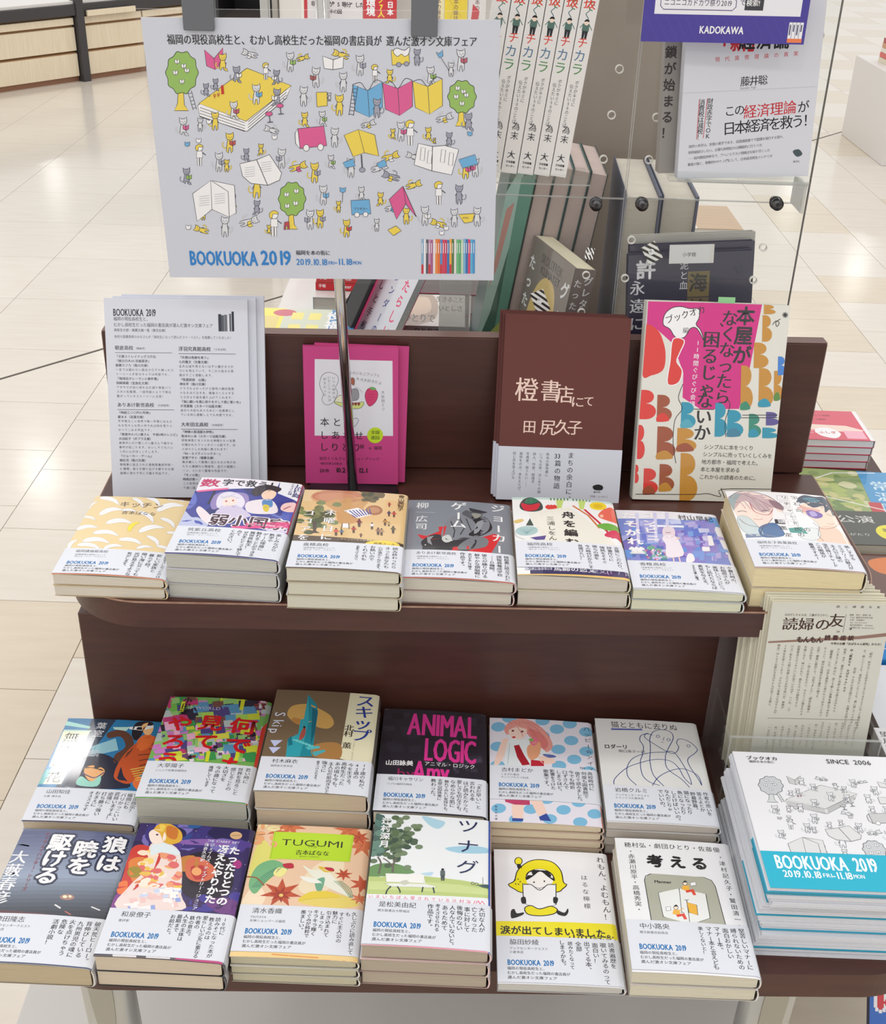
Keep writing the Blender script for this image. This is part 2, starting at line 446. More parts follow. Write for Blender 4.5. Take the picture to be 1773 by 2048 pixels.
# ------------------------------------------------------------------ the stepped display table
YAW = math.radians(1.5)
unit = tag(empty('display_table', (0.03, 0.93, 0.0)), 'dark brown two-step display table carrying the banded paperbacks', 'table')
def up(name, geo_m, parent=unit, **k): ...
def wbox(name, x0, x1, y0, y1, z0, z1, m, parent, yaw=YAW, pv=(0.03, 0.93), bev=0.0):
    """box laid out in room metres, turned by yaw about pv, stored relative to the parent's own origin"""
    bm = bmesh.new(); bm_box(bm, x0, x1, y0, y1, z0, z1, bev)
    P = Vector((pv[0], pv[1], 0)); R = Matrix.Rotation(yaw, 4, 'Z')
    L = Vector(parent.location) if parent else Vector((0, 0, 0))
    for v in bm.verts: v.co = (R @ (v.co-P))+P-L
    return from_bm(name, bm, m, parent)
def rounded(x0, x1, y0, y1, rad, n=26):
    """rectangle whose two front corners are rounded"""
    pts = []
    for i in range(n+1):
        t = math.pi+math.pi/2*i/n; pts.append((x0+rad+rad*math.cos(t), y0+rad+rad*math.sin(t)))
    for i in range(n+1):
        t = 1.5*math.pi+math.pi/2*i/n; pts.append((x1-rad+rad*math.cos(t), y0+rad+rad*math.sin(t)))
    return pts+[(x1, y1), (x0, y1)]
def wprism(name, pts, z0, z1, m, parent, yaw=YAW, pv=(0.03, 0.93), bev=0.0):
    c, s_ = math.cos(yaw), math.sin(yaw)
    q = [((x-pv[0])*c-(y-pv[1])*s_+pv[0]-parent.location.x, (x-pv[0])*s_+(y-pv[1])*c+pv[1]-parent.location.y) for x, y in pts]
    return prism(name, q, z0, z1, m, parent, bev)
upper = wprism('upper_shelf', rounded(-0.362, 0.428, 0.917, 1.196, 0.085), 0.7675, 0.797, M_WOOD, unit)
edge_hl = wprism('shelf_edge_lip', rounded(-0.3632, 0.4292, 0.9158, 1.19, 0.086), 0.7955, 0.7968, M_EDGEHL, unit)  # thin strip added to draw the highlight line on the shelf edge
wprism('upper_shelf_top', rounded(-0.360, 0.426, 0.9185, 1.196, 0.083), 0.7968, 0.7972, M_WOOD, unit)
wbox('riser_panel', -0.358, 0.425, 0.975, 0.993, 0.596, 0.742, M_WOOD, unit, bev=0.0012)
wbox('shelf_support', -0.30, 0.37, 0.994, 1.02, 0.596, 0.7672, M_WOOD, unit)
lower = wprism('lower_shelf', rounded(-0.360, 0.447, 0.672, 1.26, 0.085), 0.568, 0.596, M_WOOD, unit, bev=0.0008)
# upright board at the back of the upper step, and the shelf on its far side
wbox('back_board', -0.368, 0.4105, 1.193, 1.211, 0.7975, 0.9556, M_WOOD, unit, yaw=math.radians(2.3), pv=(0.03, 1.193), bev=0.0015)
wbox('back_board_cap', -0.3675, 0.410, 1.1935, 1.2105, 0.9556, 0.9562, M_WOODTOP, unit, yaw=math.radians(2.3), pv=(0.03, 1.193))
wbox('rear_shelf', -0.36, 0.42, 1.215, 1.70, 0.768, 0.797, M_WOOD, unit)
wbox('rear_support', -0.34, 0.40, 1.10, 1.13, 0.596, 0.7675, M_WOOD, unit)
wbox('rear_panel', -0.35, 0.41, 1.55, 1.57, 0.10, 0.768, M_WOOD, unit)
wbox('base_slab', -0.519, 0.449, 0.48, 1.30, 0.0, 0.10, M_PLINTH, unit, bev=0.002)
def leg(cx, lean):
    bm = bmesh.new(); ring = []
    for z in (0.1005, 0.30, 0.568):
        dx = lean*(0.568-z); n = 16; r = []
        for k in range(n):
            t = 2*math.pi*k/n; sx_, sy_ = abs(math.cos(t))**0.55*math.copysign(1, math.cos(t)), abs(math.sin(t))**0.55*math.copysign(1, math.sin(t))
            r.append(bm.verts.new((cx+dx+0.024*sx_-unit.location.x, 0.80+0.02*sy_-unit.location.y, z)))
        ring.append(r)
    for i in range(2):
        for k in range(16): bm.faces.new((ring[i][k], ring[i][(k+1) % 16], ring[i+1][(k+1) % 16], ring[i+1][k]))
    bm.faces.new(ring[0][::-1]); bm.faces.new(ring[-1])
    o = from_bm('leg', bm, M_ALU, unit, True)
    # raised oval inlay on the front of the leg
    bm = bmesh.new(); pts = []; zc = 0.43
    for k in range(20):
        t = 2*math.pi*k/20; z = zc+0.095*math.sin(t); dx = lean*(0.568-z)
        pts.append((cx+dx+0.012*math.cos(t)-unit.location.x, z))
    f = [bm.verts.new((x, 0.80-0.0215-unit.location.y, z)) for x, z in pts]; b_ = [bm.verts.new((x, 0.80-0.017-unit.location.y, z)) for x, z in pts]
    bm.faces.new(f)
    for k in range(20): bm.faces.new((f[k], f[(k+1) % 20], b_[(k+1) % 20], b_[k]))
    from_bm('oval_inlay', bm, mat('olive_grey_inlay', (172, 167, 152), 0.4), o)
leg(-0.327, 0.02); leg(0.345, -0.02)

# ------------------------------------------------------------------ far left: maple drawer cabinets in a charcoal frame
A0 = Vector((-2.755, 7.428, 0)); ang = math.atan2(0.796, 0.606)
cab = tag(empty('drawer_counter', A0, ang), 'far counter of pale maple drawers in a charcoal frame, top left', 'cabinet')
box('countertop', -1.6, 2.2, -0.02, 0.7, 0.455, 0.475, M_WHITE, cab, 0.002)
box('top_rail', -1.6, 2.2, -0.035, 0.68, 0.392, 0.4545, M_DARK, cab, 0.002)
box('toe_kick', -1.6, 2.2, 0.012, 0.66, 0.0, 0.03, mat('brown_toe_kick', (150, 108, 84), 0.5), cab)
box('carcass', -1.6, 2.2, 0.02, 0.66, 0.03, 0.3915, M_MAPLEEDGE, cab)
for px in (-0.65, 0.585, 1.82): box('frame_post', px, px+0.055, -0.045, 0.015, 0.0, 0.50, M_DARK, cab, 0.002)
for px0, px1 in ((-0.59, 0.578), (0.652, 1.108), (1.12, 1.81)):
    for z0, z1 in ((0.034, 0.168), (0.186, 0.322), (0.337, 0.378)):
        d = box('drawer', px0, px1, -0.012, 0.0195, z0, z1, M_MAPLE, cab, 0.0015)
    box('finger_gap', px0, px1, -0.004, 0.0195, 0.1682, 0.1735, M_MAPLEEDGE, cab)
box('wooden_sign', 0.655, 1.03, -0.06, -0.047, 0.385, 0.418, M_MAPLE, cab)

# dark open shelving and white panel past the counter
sh = tag(empty('dark_shelving', (-0.98, 5.2, 0)), 'dark brown shelving unit behind the poster top', 'shelf')
box('side', -0.03, 0.0, 0, 0.4, 0, 1.6, M_BLACK, sh); box('side', 0.27, 0.30, 0, 0.4, 0, 1.6, M_BLACK, sh)
box('shelf', 0.0, 0.27, 0, 0.4, 0.70, 0.74, mat('brown_shelf_board', (70, 46, 38), 0.5), sh); box('shelf', 0.0, 0.27, 0, 0.4, 0.3, 0.34, MATS['brown_shelf_board'], sh)
box('back', 0.0, 0.27, 0.38, 0.4, 0, 1.6, M_BLACK, sh)
wp = tag(empty('white_partition', (-0.60, 4.4, 0)), 'white partition with chrome edge strips behind the poster top', 'partition')
box('panel', -0.02, 0.55, 0, 0.04, 0, 1.5, M_WHITE, wp, 0.002)
box('chrome_strip', -0.085, -0.055, -0.01, 0.03, 0, 1.5, M_ALU, wp, 0.003); box('chrome_strip', -0.045, -0.022, -0.01, 0.03, 0, 1.5, M_CHROME, wp, 0.003)

# far right: white plinth
pl = tag(empty('white_plinth', (2.227, 6.256, 0)), 'low white plinth at the right edge carrying a small book stack', 'plinth')
bm = bmesh.new(); bm_box(bm, -0.015, 0.9, 0, 0.75, 0, 0.43, 0.003); from_bm('plinth_body', bm, M_WHITE, pl)
# ================================================================== BOOKS
def prof_z(u, W, T, slope, bulge, rnd=5.0, drop=1.6):
    u = np.asarray(u, float)
    z = T-slope*(u/W)**1.5+bulge*np.sin(np.pi*np.clip(u/(W-rnd*0.5), 0, 1))
    q = np.clip((u-(W-rnd))/rnd, 0, 1); return z-drop*q*q
def wrap_geo(W, H, T, slope, bulge, y0, y1, off, th=0.35, n=12):
    """closed shell (mm -> m) of a cover or band: bottom sheet, rounded spine on the right, top sheet"""
    us = np.concatenate([np.linspace(0, W-6, n), np.linspace(W-5, W, 5)]); zt = prof_z(us, W, T, slope, bulge)
    ztr = float(zt[-1]); out = []; inn = []
    out.append((0, -0.0)); out.append((W-2, 0.0))
    k = 6; r = max(ztr, 0.5)/2
    for i in range(1, k):
        t = -math.pi/2+math.pi*i/k; out.append((W-1+min(r, 2.4)*math.cos(t)+off, r+r*math.sin(t)))
    for u, z in list(zip(us, zt))[::-1]: out.append((u, z+off))
    inn.append((0, th)); inn.append((W-2.5, th))
    for i in range(1, k):
        t = -math.pi/2+math.pi*i/k; inn.append((W-2+max(min(r, 2.4)-th, .2)*math.cos(t), r+(r-th)*math.sin(t)))
    for u, z in list(zip(us, zt))[::-1]: inn.append((u, z+off-th))
    pts = out+inn[::-1]; V = []; n_ = len(pts)
    for y in (y0, y1):
        for u, z in pts: V.append(((u-W/2)*.001, y*.001, z*.001))
    F = [(i, (i+1) % n_, n_+(i+1) % n_, n_+i) for i in range(n_)]
    m = len(out)
    for base in (0, n_):
        for i in range(m-1): F.append((base+i, base+i+1, base+n_-2-i, base+n_-1-i))
    return V, F
def page_block(W, H, T, slope, m, root):
    bm = bmesh.new(); V = []
    bx = [0.8, W*0.5, W-4.5, W-1.9]
    def top(u): return T-slope*(u/W)**1.5-0.55-(1.1 if u > W-3 else 0)
    lo = []; hi = []
    for y in (0.9, H-1.2):
        lo.append([bm.verts.new(((u-W/2)*.001, y*.001, (0.45 if u < W-3 else 1.4)*.001)) for u in bx])
        hi.append([bm.verts.new(((u-W/2)*.001, y*.001, top(u)*.001)) for u in bx])
    for i in range(3):
        bm.faces.new((lo[0][i], lo[0][i+1], hi[0][i+1], hi[0][i])); bm.faces.new((lo[1][i], lo[1][i+1], hi[1][i+1], hi[1][i]))
        bm.faces.new((hi[0][i], hi[0][i+1], hi[1][i+1], hi[1][i])); bm.faces.new((lo[0][i], lo[0][i+1], lo[1][i+1], lo[1][i]))
    for s_ in (0, 3): bm.faces.new((lo[0][s_], hi[0][s_], hi[1][s_], lo[1][s_]))
    return from_bm('page_block', bm, m, root)
def surf(W, H, T, slope, bulge, add):
    return lambda u, v, h: [(u-W/2)*.001, (H-v)*.001, (prof_z(u, W, T, slope, bulge)+h+add)*.001]

LINES3 = ['福岡の現役高校生と、', 'むかし高校生だった福岡の書店員が', '選んだ激オシ文庫フェア']
K = (28, 28, 32); BLUE = (22, 112, 178)
def band_art(W, Hb, name, shop, cols, school=False, extra=None):
    a = Art(W, Hb, (222, 225, 233)); k = min(1.0, Hb/48.0)
    a.t(name, 11, 3.0*k, (6.4 if len(name) < 7 else 5.6)*k, (60, 60, 66), 0.009, sx=1.0 if len(name) < 6 else 0.86)
    if school:
        a.t('（図書委員が高校に入って', 10, 11*k, 2.6, (100, 100, 104), 0.009); a.t('　読んだ「マイ・ベスト」）', 10, 14.6*k, 2.6, (100, 100, 104), 0.009)
    else:
        for i, q in enumerate(shop): a.t(q, 10.5, (11.5+i*4.0)*k, 3.0, (70, 70, 76), .009)
    a.t('BOOKUOKA 2019', 8.5, 23.6*k, 7.9*k, BLUE, 0.03, fit=47.5)
    for i, q in enumerate(LINES3): a.t(q, 8.2, (32.2+i*4.6)*k, 3.5*k, K, 0.014, fit=8.2+[33, 52, 41][i])
    n = len(cols); pitch = min(7.0, 43.0/max(n-1, 1)); x = 97.5
    for i, q in enumerate(cols):
        cx = x-i*pitch; room = (43.0 if cx > 63 else 28.0)*k; y0 = 3.0+(i % 3)*0.5
        s_ = max(3.3, min(5.3, pitch*0.86, room/max(len(q), 1)*1.08))
        a.t(q, cx, y0, s_, K, 0.012, v=True, p=min(s_*1.0, (room+1)/len(q)), sx=1.02, jit=0.03)
    return a

def paperback(nm, pos, yaw, W, H, T, n, art, cov, pages, desc, short, group, band=None, bandv=(90, 147), slope=2.0, bulge=1.2, seed=0,
              shelf='upper shelf', bandcol=(222, 225, 233)):
    x, y, z = pos; R = random.Random(seed+11); ordn = ['', 'first', 'second', 'third', 'fourth', 'fifth']
    zb = z
    plain = None
    low = []
    for i in range(n-1):
        # lower copies, bottom one first
        jx, jy, jr = R.uniform(-.0012, .0012), R.uniform(-0.0008, 0.0008), R.uniform(-.4, .4)
        if plain is None:
            r = empty('paperback_book', (x+jx, y+jy, zb), math.radians(yaw+jr)); plain = r
            page_block(W, H, T, 0.4, page_mat(pages), r)
            V, F = wrap_geo(W, H, T, 0.4, 0.0, 0, H, 0.0)
            a = Art(W, H); a.r(0, 0, W, H, cov); a.mesh('cover', surf(W, H, T, 0.4, 0.0, 0), M_INKG, r, (V, F, cov))
            if band:
                V, F = wrap_geo(W, H, T, 0.4, 0.0, H-bandv[1], H-bandv[0], 0.22, 0.3)
                a = Art(W, H); a.r(0, bandv[0], W-.5, bandv[1], bandcol); a.mesh('paper_band', surf(W, H, T, 0.4, 0.0, 0.22), M_INK, r, (V, F, bandcol))
        else:
            r = plain.copy(); COL.objects.link(r); r.location = (x+jx, y+jy, zb); r.rotation_euler = (0, 0, math.radians(yaw+jr))
            for ch in list(plain.children):
                c = ch.copy(); COL.objects.link(c); c.parent = r
        low.append(r); zb += (T+0.45)*0.001
    for i, r in enumerate(low):
        k = n-1-i        # place from the top
        where = ('lower' if n == 2 else 'lowest') if i == 0 else ordn[k+1]
        tag(r, '%s paperback in the stack topped by the %s' % (where, short), 'book', group)
    r = empty('paperback_book', (x, y, zb), math.radians(yaw))
    tag(r, '%s%s' % (desc, ', top of stack' if n > 1 else ', lying alone'), 'book', group)
    page_block(W, H, T, slope, page_mat(pages), r)
    V, F = wrap_geo(W, H, T, slope, bulge, 0, H, 0.0)
    art.mesh('cover', surf(W, H, T, slope, bulge, 0.0), M_INKG, r, (V, F, cov))
    if band:
        Hb = bandv[1]-bandv[0]
        V, F = wrap_geo(W, H, T, slope, bulge, H-bandv[1], H-bandv[0], 0.7, 0.3)
        s_ = surf(W, H, T, slope, bulge, 0.7)
        pl_ = lambda u, v, h: s_(u, v+bandv[0], h)
        b_ = band_art(W, Hb, *band) if isinstance(band, tuple) else band
        b_.mesh('paper_band', pl_, M_INK, r, (V, F, bandcol))
    return r
# ================================================================== COVER ART (positions read off a sketch grid laid over each cover)
W0, H0 = 104.5, 148
WH = (244, 244, 246)
def cover(bgc, q):
    a = Art(W0, H0, bgc); a.sk(q); a.dl = 0.0015; return a
def banana(a, cx, cy, L, rot, col=WH, ol=(190, 182, 178)):
    P = [(-1, .05), (-.75, -.28), (-.2, -.48), (.4, -.42), (.85, -.1), (1, .12), (.8, .1), (.3, -.02), (-.2, .02), (-.7, .12)]
    c, s = math.cos(rot), math.sin(rot)
    pts = [(cx+L*(x*c-y*s), cy+L*0.62*(x*s+y*c)) for x, y in P]
    a.b(pts, col, ol, 0.25)
    a.c([(cx+L*(x*c-y*s), cy+L*0.62*(x*s+y*c)) for x, y in [(-.85, -.02), (-.2, -.22), (.5, -.2), (.9, .05)]], 0.2, ol)
def person(a, x, y, h, top, leg=(40, 40, 50), head=(60, 40, 35), lean=0.0, arms=True):
    """a small standing figure, y = feet"""
    w = h*0.17
    a.p([(x-w, y-h*.45), (x+w, y-h*.45), (x+w*.8, y), (x+w*.15, y), (x, y-h*.35), (x-w*.15, y), (x-w*.8, y)], leg)
    a.p([(x-w*1.1+lean, y-h*.8), (x+w*1.1+lean, y-h*.8), (x+w*1.2, y-h*.42), (x-w*1.2, y-h*.42)], top)
    if arms: a.ln([(x+w+lean, y-h*.76), (x+w*2.2, y-h*.5)], 0.5, top); a.ln([(x-w+lean, y-h*.76), (x-w*1.9, y-h*.55)], 0.5, top)
    a.e(x+lean, y-h*.89, w*.75, h*.1, head, n=10)

BK = {}
# -- cream with white bananas
a = cover((233, 207, 152), [(360, 235), (1050, 250), (30, 750), (845, 790)])
for cx, cy, L, r in [(450, 265, 75, .5), (330, 295, 55, -.9), (455, 335, 85, -.35), (310, 375, 50, .4), (290, 440, 75, -.15), (510, 405, 90, -.05), (420, 480, 90, .15), (350, 530, 95, .1), (300, 565, 85, .3), (190, 545, 60, -1.0),
                     (590, 530, 85, .25), (640, 275, 60, .9), (745, 265, 65, .7), (860, 300, 100, -.4), (700, 365, 75, .8), (850, 395, 70, .7), (735, 445, 95, -.35), (750, 520, 70, .9), (690, 570, 60, -.2), (900, 250, 60, .1), (470, 570, 70, -.2), (580, 330, 50, .1), (900, 470, 60, .3), (830, 570, 60, .5)]:
    banana(a, cx, cy, L, r)
banana(a, 612, 430, 62, -.95, (246, 226, 40), (222, 196, 60))
a.t('キッチン', 525, 268, 12, (70, 50, 60), fit=828); a.t('吉本ばなな', 535, 328, 7.2, (70, 58, 60), fit=775)
a.r(30, 745, 850, 800, (235, 130, 100))
BK['kitchen'] = a
# -- fantasy light-novel cover, two generic figures on blue
a = cover((52, 58, 150), [(1065, 60), (1760, 140), (835, 575), (1640, 680)])
a.daub(900, 150, 1750, 560, [(40, 48, 140), (66, 84, 180), (30, 34, 110), (96, 110, 196)], 26, 3, (40, 110), True)
a.p([(1060, 55), (1600, 115), (1580, 165), (1030, 150)], (240, 236, 244)); a.p([(1600, 110), (1765, 130), (1735, 255), (1590, 200)], (238, 238, 244))
a.b([(940, 330), (960, 280), (1010, 330), (1060, 340), (1130, 400), (1000, 430), (900, 410)], (190, 196, 226)); a.b([(1480, 400), (1560, 420), (1640, 400), (1680, 470), (1560, 470)], (214, 206, 232))
a.b([(1150, 290), (1140, 210), (1200, 175), (1290, 180), (1380, 200), (1395, 260), (1350, 300), (1250, 270)], (150, 132, 190)); a.b([(1175, 260), (1190, 195), (1260, 175), (1340, 205), (1370, 260), (1330, 300), (1210, 290)], (232, 226, 240))
a.e(1265, 245, 52, 34, (250, 226, 216)); a.e(1242, 240, 7, 6, (190, 60, 70)); a.e(1288, 238, 7, 6, (190, 60, 70)); a.c([(1200, 200), (1240, 215), (1300, 190)], 0.5, (190, 184, 206)); a.c([(1210, 220), (1260, 205), (1330, 225)], 0.5, (190, 184, 206))
a.b([(1060, 260), (1100, 290), (1140, 330), (1180, 360), (1120, 385), (1070, 340), (1040, 285)], (240, 226, 232)); a.b([(1180, 300), (1300, 270), (1400, 330), (1400, 360), (1200, 370)], (210, 200, 226))
a.ln([(1160, 160), (1120, 250)], 2.4, (40, 40, 60))
a.b([(1410, 190), (1440, 150), (1520, 140), (1610, 165), (1590, 190), (1540, 180), (1500, 200), (1440, 215)], (50, 36, 44)); a.b([(1490, 190), (1530, 175), (1580, 195), (1560, 235), (1510, 245), (1480, 215)], (250, 214, 190))
a.b([(1380, 260), (1460, 240), (1560, 250), (1600, 330), (1480, 340), (1390, 320)], (236, 226, 232)); a.b([(1490, 245), (1550, 240), (1560, 290), (1500, 290)], (90, 140, 196)); a.b([(1500, 275), (1540, 285), (1530, 325), (1500, 310)], (226, 200, 60))
a.b([(1640, 270), (1720, 265), (1735, 310), (1680, 330), (1620, 310)], (240, 200, 196)); a.c([(1640, 310), (1690, 290), (1720, 320)], 0.9, (150, 30, 60))
a.t('数', 1070, 70, 17, (200, 36, 100), .03, sx=1.2); a.t('字で救う！', 1215, 84, 14.5, (34, 26, 34), .03, fit=1610)
a.t('弱小国家', 1145, 318, 22, (245, 240, 246), .09, fit=1695); a.t('弱小国家', 1148, 318, 22, (66, 18, 40), .03, fit=1690)
a.r(1040, 148, 1250, 160, (236, 110, 160)); a.r(1390, 400, 1690, 418, (228, 60, 130)); a.t('魔王の娘と異世界で国を経営する', 1400, 398, 3.4, WH); a.r(1290, 420, 1690, 440, (228, 70, 140))
a.t('長田信織', 1735, 140, 8.5, (40, 50, 120), .02, v=True, p=6.5); a.t('イラスト紅緒', 1690, 135, 4.2, (40, 50, 120), v=True, p=4)
a.p([(1752, 140), (1770, 140), (1650, 690), (1632, 680)], (168, 30, 60))
BK['jaku'] = a
# -- sand coloured scene with a tree and a giant mug
a = cover((228, 194, 138), [(180, 95), (925, 120), (45, 665), (880, 705)])
a.p([(170, 95), (930, 120), (925, 175), (600, 150), (170, 180)], (232, 204, 158))
a.e(430, 150, 210, 62, (214, 170, 118)); a.e(420, 145, 190, 46, (196, 128, 96)); a.e(400, 150, 150, 30, (206, 144, 108)); a.b([(330, 185), (640, 150), (600, 230), (560, 330), (430, 345), (400, 260)], (208, 158, 100))
a.e(680, 243, 62, 36, (170, 112, 72)); a.e(675, 243, 46, 22, (196, 142, 98))
a.p([(460, 250), (560, 228), (665, 275), (560, 305)], WH)
for i in range(8): a.ln([(475+i*24, 248-i*2.5+3), (545+i*16, 300-i*4)], .9, (70, 80, 150))
a.b([(545, 90), (640, 100), (750, 115), (745, 150), (700, 155), (690, 185), (640, 180), (620, 140)], (112, 96, 60))
R_ = random.Random(4)
for i in range(46): a.b([(x0+dx, y0+dy) for x0, y0 in [(R_.gauss(270, 70), R_.gauss(270, 42))] for dx, dy in [(-34, 4), (-10, -16), (26, -12), (34, 8), (4, 16)]], R_.choice([(96, 110, 62), (74, 90, 50), (126, 138, 84), (60, 74, 44), (112, 124, 74)]))
for i in range(10): a.e(R_.uniform(600, 740), R_.uniform(105, 175), 22, 12, R_.choice([(88, 84, 50), (70, 72, 44), (110, 100, 66)]))
a.p([(235, 330), (265, 330), (262, 400), (290, 415), (215, 412), (240, 395)], (74, 56, 44))
for x, y, h, c in [(790, 215, 34, (190, 60, 50)), (788, 285, 42, (70, 60, 96)), (825, 290, 46, (196, 70, 56)), (760, 355, 52, (176, 130, 60)), (788, 358, 34, (200, 170, 110)), (820, 410, 56, (96, 90, 60)), (665, 385, 52, (240, 226, 220)), (572, 370, 60, (120, 40, 50)), (532, 415, 52, (180, 60, 50)), (710, 425, 56, (150, 110, 90)), (735, 428, 54, (180, 140, 110)), (405, 435, 56, (214, 90, 70)), (445, 430, 44, (96, 130, 160)), (585, 445, 30, (130, 70, 60))]:
    person(a, x, y, h, c, (66, 52, 50))
a.r(452, 345, 495, 378, WH); a.ln([(452, 345), (440, 385)], .5, (90, 60, 50)); a.ln([(495, 345), (500, 385)], .5, (90, 60, 50))
a.p([(95, 425), (900, 480), (895, 500), (85, 475)], (84, 66, 48)); a.p([(60, 470), (905, 490), (880, 705), (45, 665)], (84, 66, 48)); a.e(740, 500, 130, 36, (244, 214, 60)); a.t('読書メーター', 680, 478, 4, (60, 40, 30), .02); a.t('読書メーター大賞受賞', 630, 452, 5.2, (240, 220, 150), .02)
a.t('一杯のココアから始まる', 415, 452, 3, (226, 206, 180))
a.t('木曜日に', 372, 243, 12, WH, .02, v=True, p=15.5); a.t('ココアを', 215, 243, 12, WH, .02, v=True, p=15.5)
a.t('青山美智子', 880, 125, 7, (90, 60, 40), .01, v=True, p=6.4)
BK['moku'] = a
# -- grey with a seated officer in uniform
a = cover((132, 138, 148), [(925, 160), (1665, 205), (890, 725), (1705, 780)])
a.p([(990, 415), (1060, 432), (1150, 400), (1140, 370), (1200, 365), (1180, 450), (1100, 460), (1020, 450)], (214, 34, 40)); a.p([(1420, 460), (1550, 420), (1600, 440), (1530, 560), (1260, 560), (1250, 520)], (214, 34, 40))
a.b([(1020, 470), (1080, 430), (1150, 425), (1230, 470), (1330, 450), (1420, 470), (1380, 540), (1250, 560), (1040, 560), (1030, 510)], (44, 42, 48))
a.b([(1165, 400), (1220, 310), (1320, 280), (1440, 290), (1510, 330), (1500, 400), (1420, 440), (1260, 470), (1180, 470)], (128, 132, 140))
a.b([(1380, 300), (1480, 300), (1530, 360), (1520, 400), (1440, 440), (1360, 430), (1420, 370)], (30, 30, 36)); a.b([(1420, 340), (1470, 330), (1440, 400), (1400, 420)], (150, 154, 160))
a.p([(1360, 232), (1500, 262), (1470, 272), (1400, 268), (1370, 255)], (50, 50, 58)); a.b([(1310, 275), (1340, 250), (1380, 262), (1460, 275), (1440, 300), (1390, 318), (1350, 300)], (88, 90, 96)); a.b([(1385, 272), (1450, 280), (1430, 305), (1400, 305)], (150, 150, 140))
a.b([(1175, 440), (1220, 430), (1240, 470), (1200, 485), (1170, 465)], (206, 210, 206)); a.ln([(1045, 497), (1245, 470)], 1.6, (226, 226, 226)); a.p([(1060, 440), (1110, 432), (1085, 460), (1100, 500), (1065, 480)], (150, 152, 158))
a.b([(1300, 500), (1400, 445), (1500, 460), (1480, 520), (1300, 540)], (120, 124, 130)); a.p([(1250, 520), (1360, 510), (1370, 535), (1240, 545)], (214, 34, 40))
a.ln([(1230, 330), (1260, 400), (1250, 450)], .8, (50, 50, 56)); a.ln([(1290, 300), (1330, 380), (1300, 430)], .8, (50, 50, 56)); a.ln([(1340, 310), (1380, 400)], .8, (60, 60, 66))
a.t('ジョーカー・', 1570, 205, 16, (245, 245, 245), .02, v=True, p=19.5, sx=.95); a.t('ゲーム', 1285, 190, 17, (245, 245, 245), .02, v=True, p=18, sx=1.0)
a.t('柳', 1025, 182, 13.5, (240, 240, 240), .01, v=True); a.t('広司', 1020, 280, 13, (240, 240, 240), .01, v=True, p=15); a.ln([(975, 252), (1115, 262)], .5, (190, 192, 198))
a.r(880, 715, 1715, 800, (226, 110, 84))
BK['joker'] = a
# -- white with drawn food and stationery
a = cover((242, 243, 242), [(75, 105), (800, 130), (130, 655), (920, 700)])
a.p([(75, 105), (800, 130), (800, 145), (75, 120)], (196, 222, 216))
a.b([(130, 165), (160, 120), (220, 112), (280, 150), (290, 200), (220, 215), (150, 200)], (58, 72, 68)); a.b([(140, 150), (200, 165), (270, 155), (250, 200), (170, 205)], (208, 40, 60)); a.b([(165, 145), (210, 155), (255, 140), (240, 120), (190, 118)], (40, 120, 90))
for i in range(3): a.b([(310+i*22, 180), (330+i*22, 165), (350+i*22, 180), (345+i*22, 200), (320+i*22, 195)], (222, 66, 56))
for x in (400, 560): a.p([(x-15, 130), (x+40, 130), (x+25, 195), (x-5, 195)], (196, 220, 120)); [a.p([(x-60+24*j, 118), (x-50+24*j, 140), (x-44+24*j, 118)], (90, 120, 70)) for j in range(6)]
a.e(690, 165, 62, 30, (244, 214, 40)); a.e(690, 165, 36, 16, (228, 190, 30))
a.b([(690, 240), (720, 195), (780, 170), (830, 190), (840, 280), (740, 265)], (236, 110, 90)); a.e(716, 238, 14, 12, (246, 190, 160))
a.p([(190, 225), (480, 180), (760, 380), (860, 500), (640, 640), (400, 560)], (240, 238, 226))
for i in range(12): a.ln([(230+i*24, 222-i*3), (420+i*42, 500+i*6)], .15, (206, 204, 186)); a.ln([(205+i*18, 235+i*24), (520+i*26, 190+i*26)], .15, (206, 204, 186))
a.ln([(505, 170), (620, 240), (700, 330)], 2.2, (214, 120, 60)); a.ln([(590, 195), (700, 290), (800, 400)], 2.6, (206, 40, 60))
a.b([(680, 310), (760, 290), (860, 320), (840, 345), (740, 340)], (110, 180, 70)); a.b([(740, 370), (800, 340), (860, 360), (880, 430), (820, 400), (750, 390)], (214, 50, 90))
a.p([(205, 262), (232, 315), (178, 312)], (44, 74, 62)); a.e(185, 350, 78, 34, (176, 206, 206)); [a.ln([(185, 372), (120+22*i, 330)], .3, (120, 160, 166)) for i in range(7)]
a.p([(210, 400), (320, 388), (310, 418), (250, 418)], (96, 80, 150)); a.b([(95, 275), (150, 265), (160, 280), (110, 295)], (226, 196, 120)); a.c([(95, 300), (110, 380), (170, 410)], .6, (190, 190, 190))
a.t('舟を編む', 470, 215, 14, (40, 40, 40), .035, v=True, p=17.5); a.t('三浦しをん', 345, 250, 8.6, (50, 50, 50), .01, v=True, p=9.6)
a.p([(118, 598), (920, 640), (925, 720), (130, 655)], (44, 38, 92)); a.p([(180, 604), (365, 606), (365, 632), (180, 626)], (196, 196, 210)); a.t('文庫特典', 195, 603, 5.6, (44, 38, 92), .02)
a.t('馬締の恋文', 372, 606, 8.4, WH, .02, sx=.95); a.t('全文(！？)収録', 635, 622, 8, (200, 200, 216), .01, sx=.9); a.p([(130, 650), (925, 685), (925, 710), (130, 660)], (240, 200, 110))
BK['fune'] = a
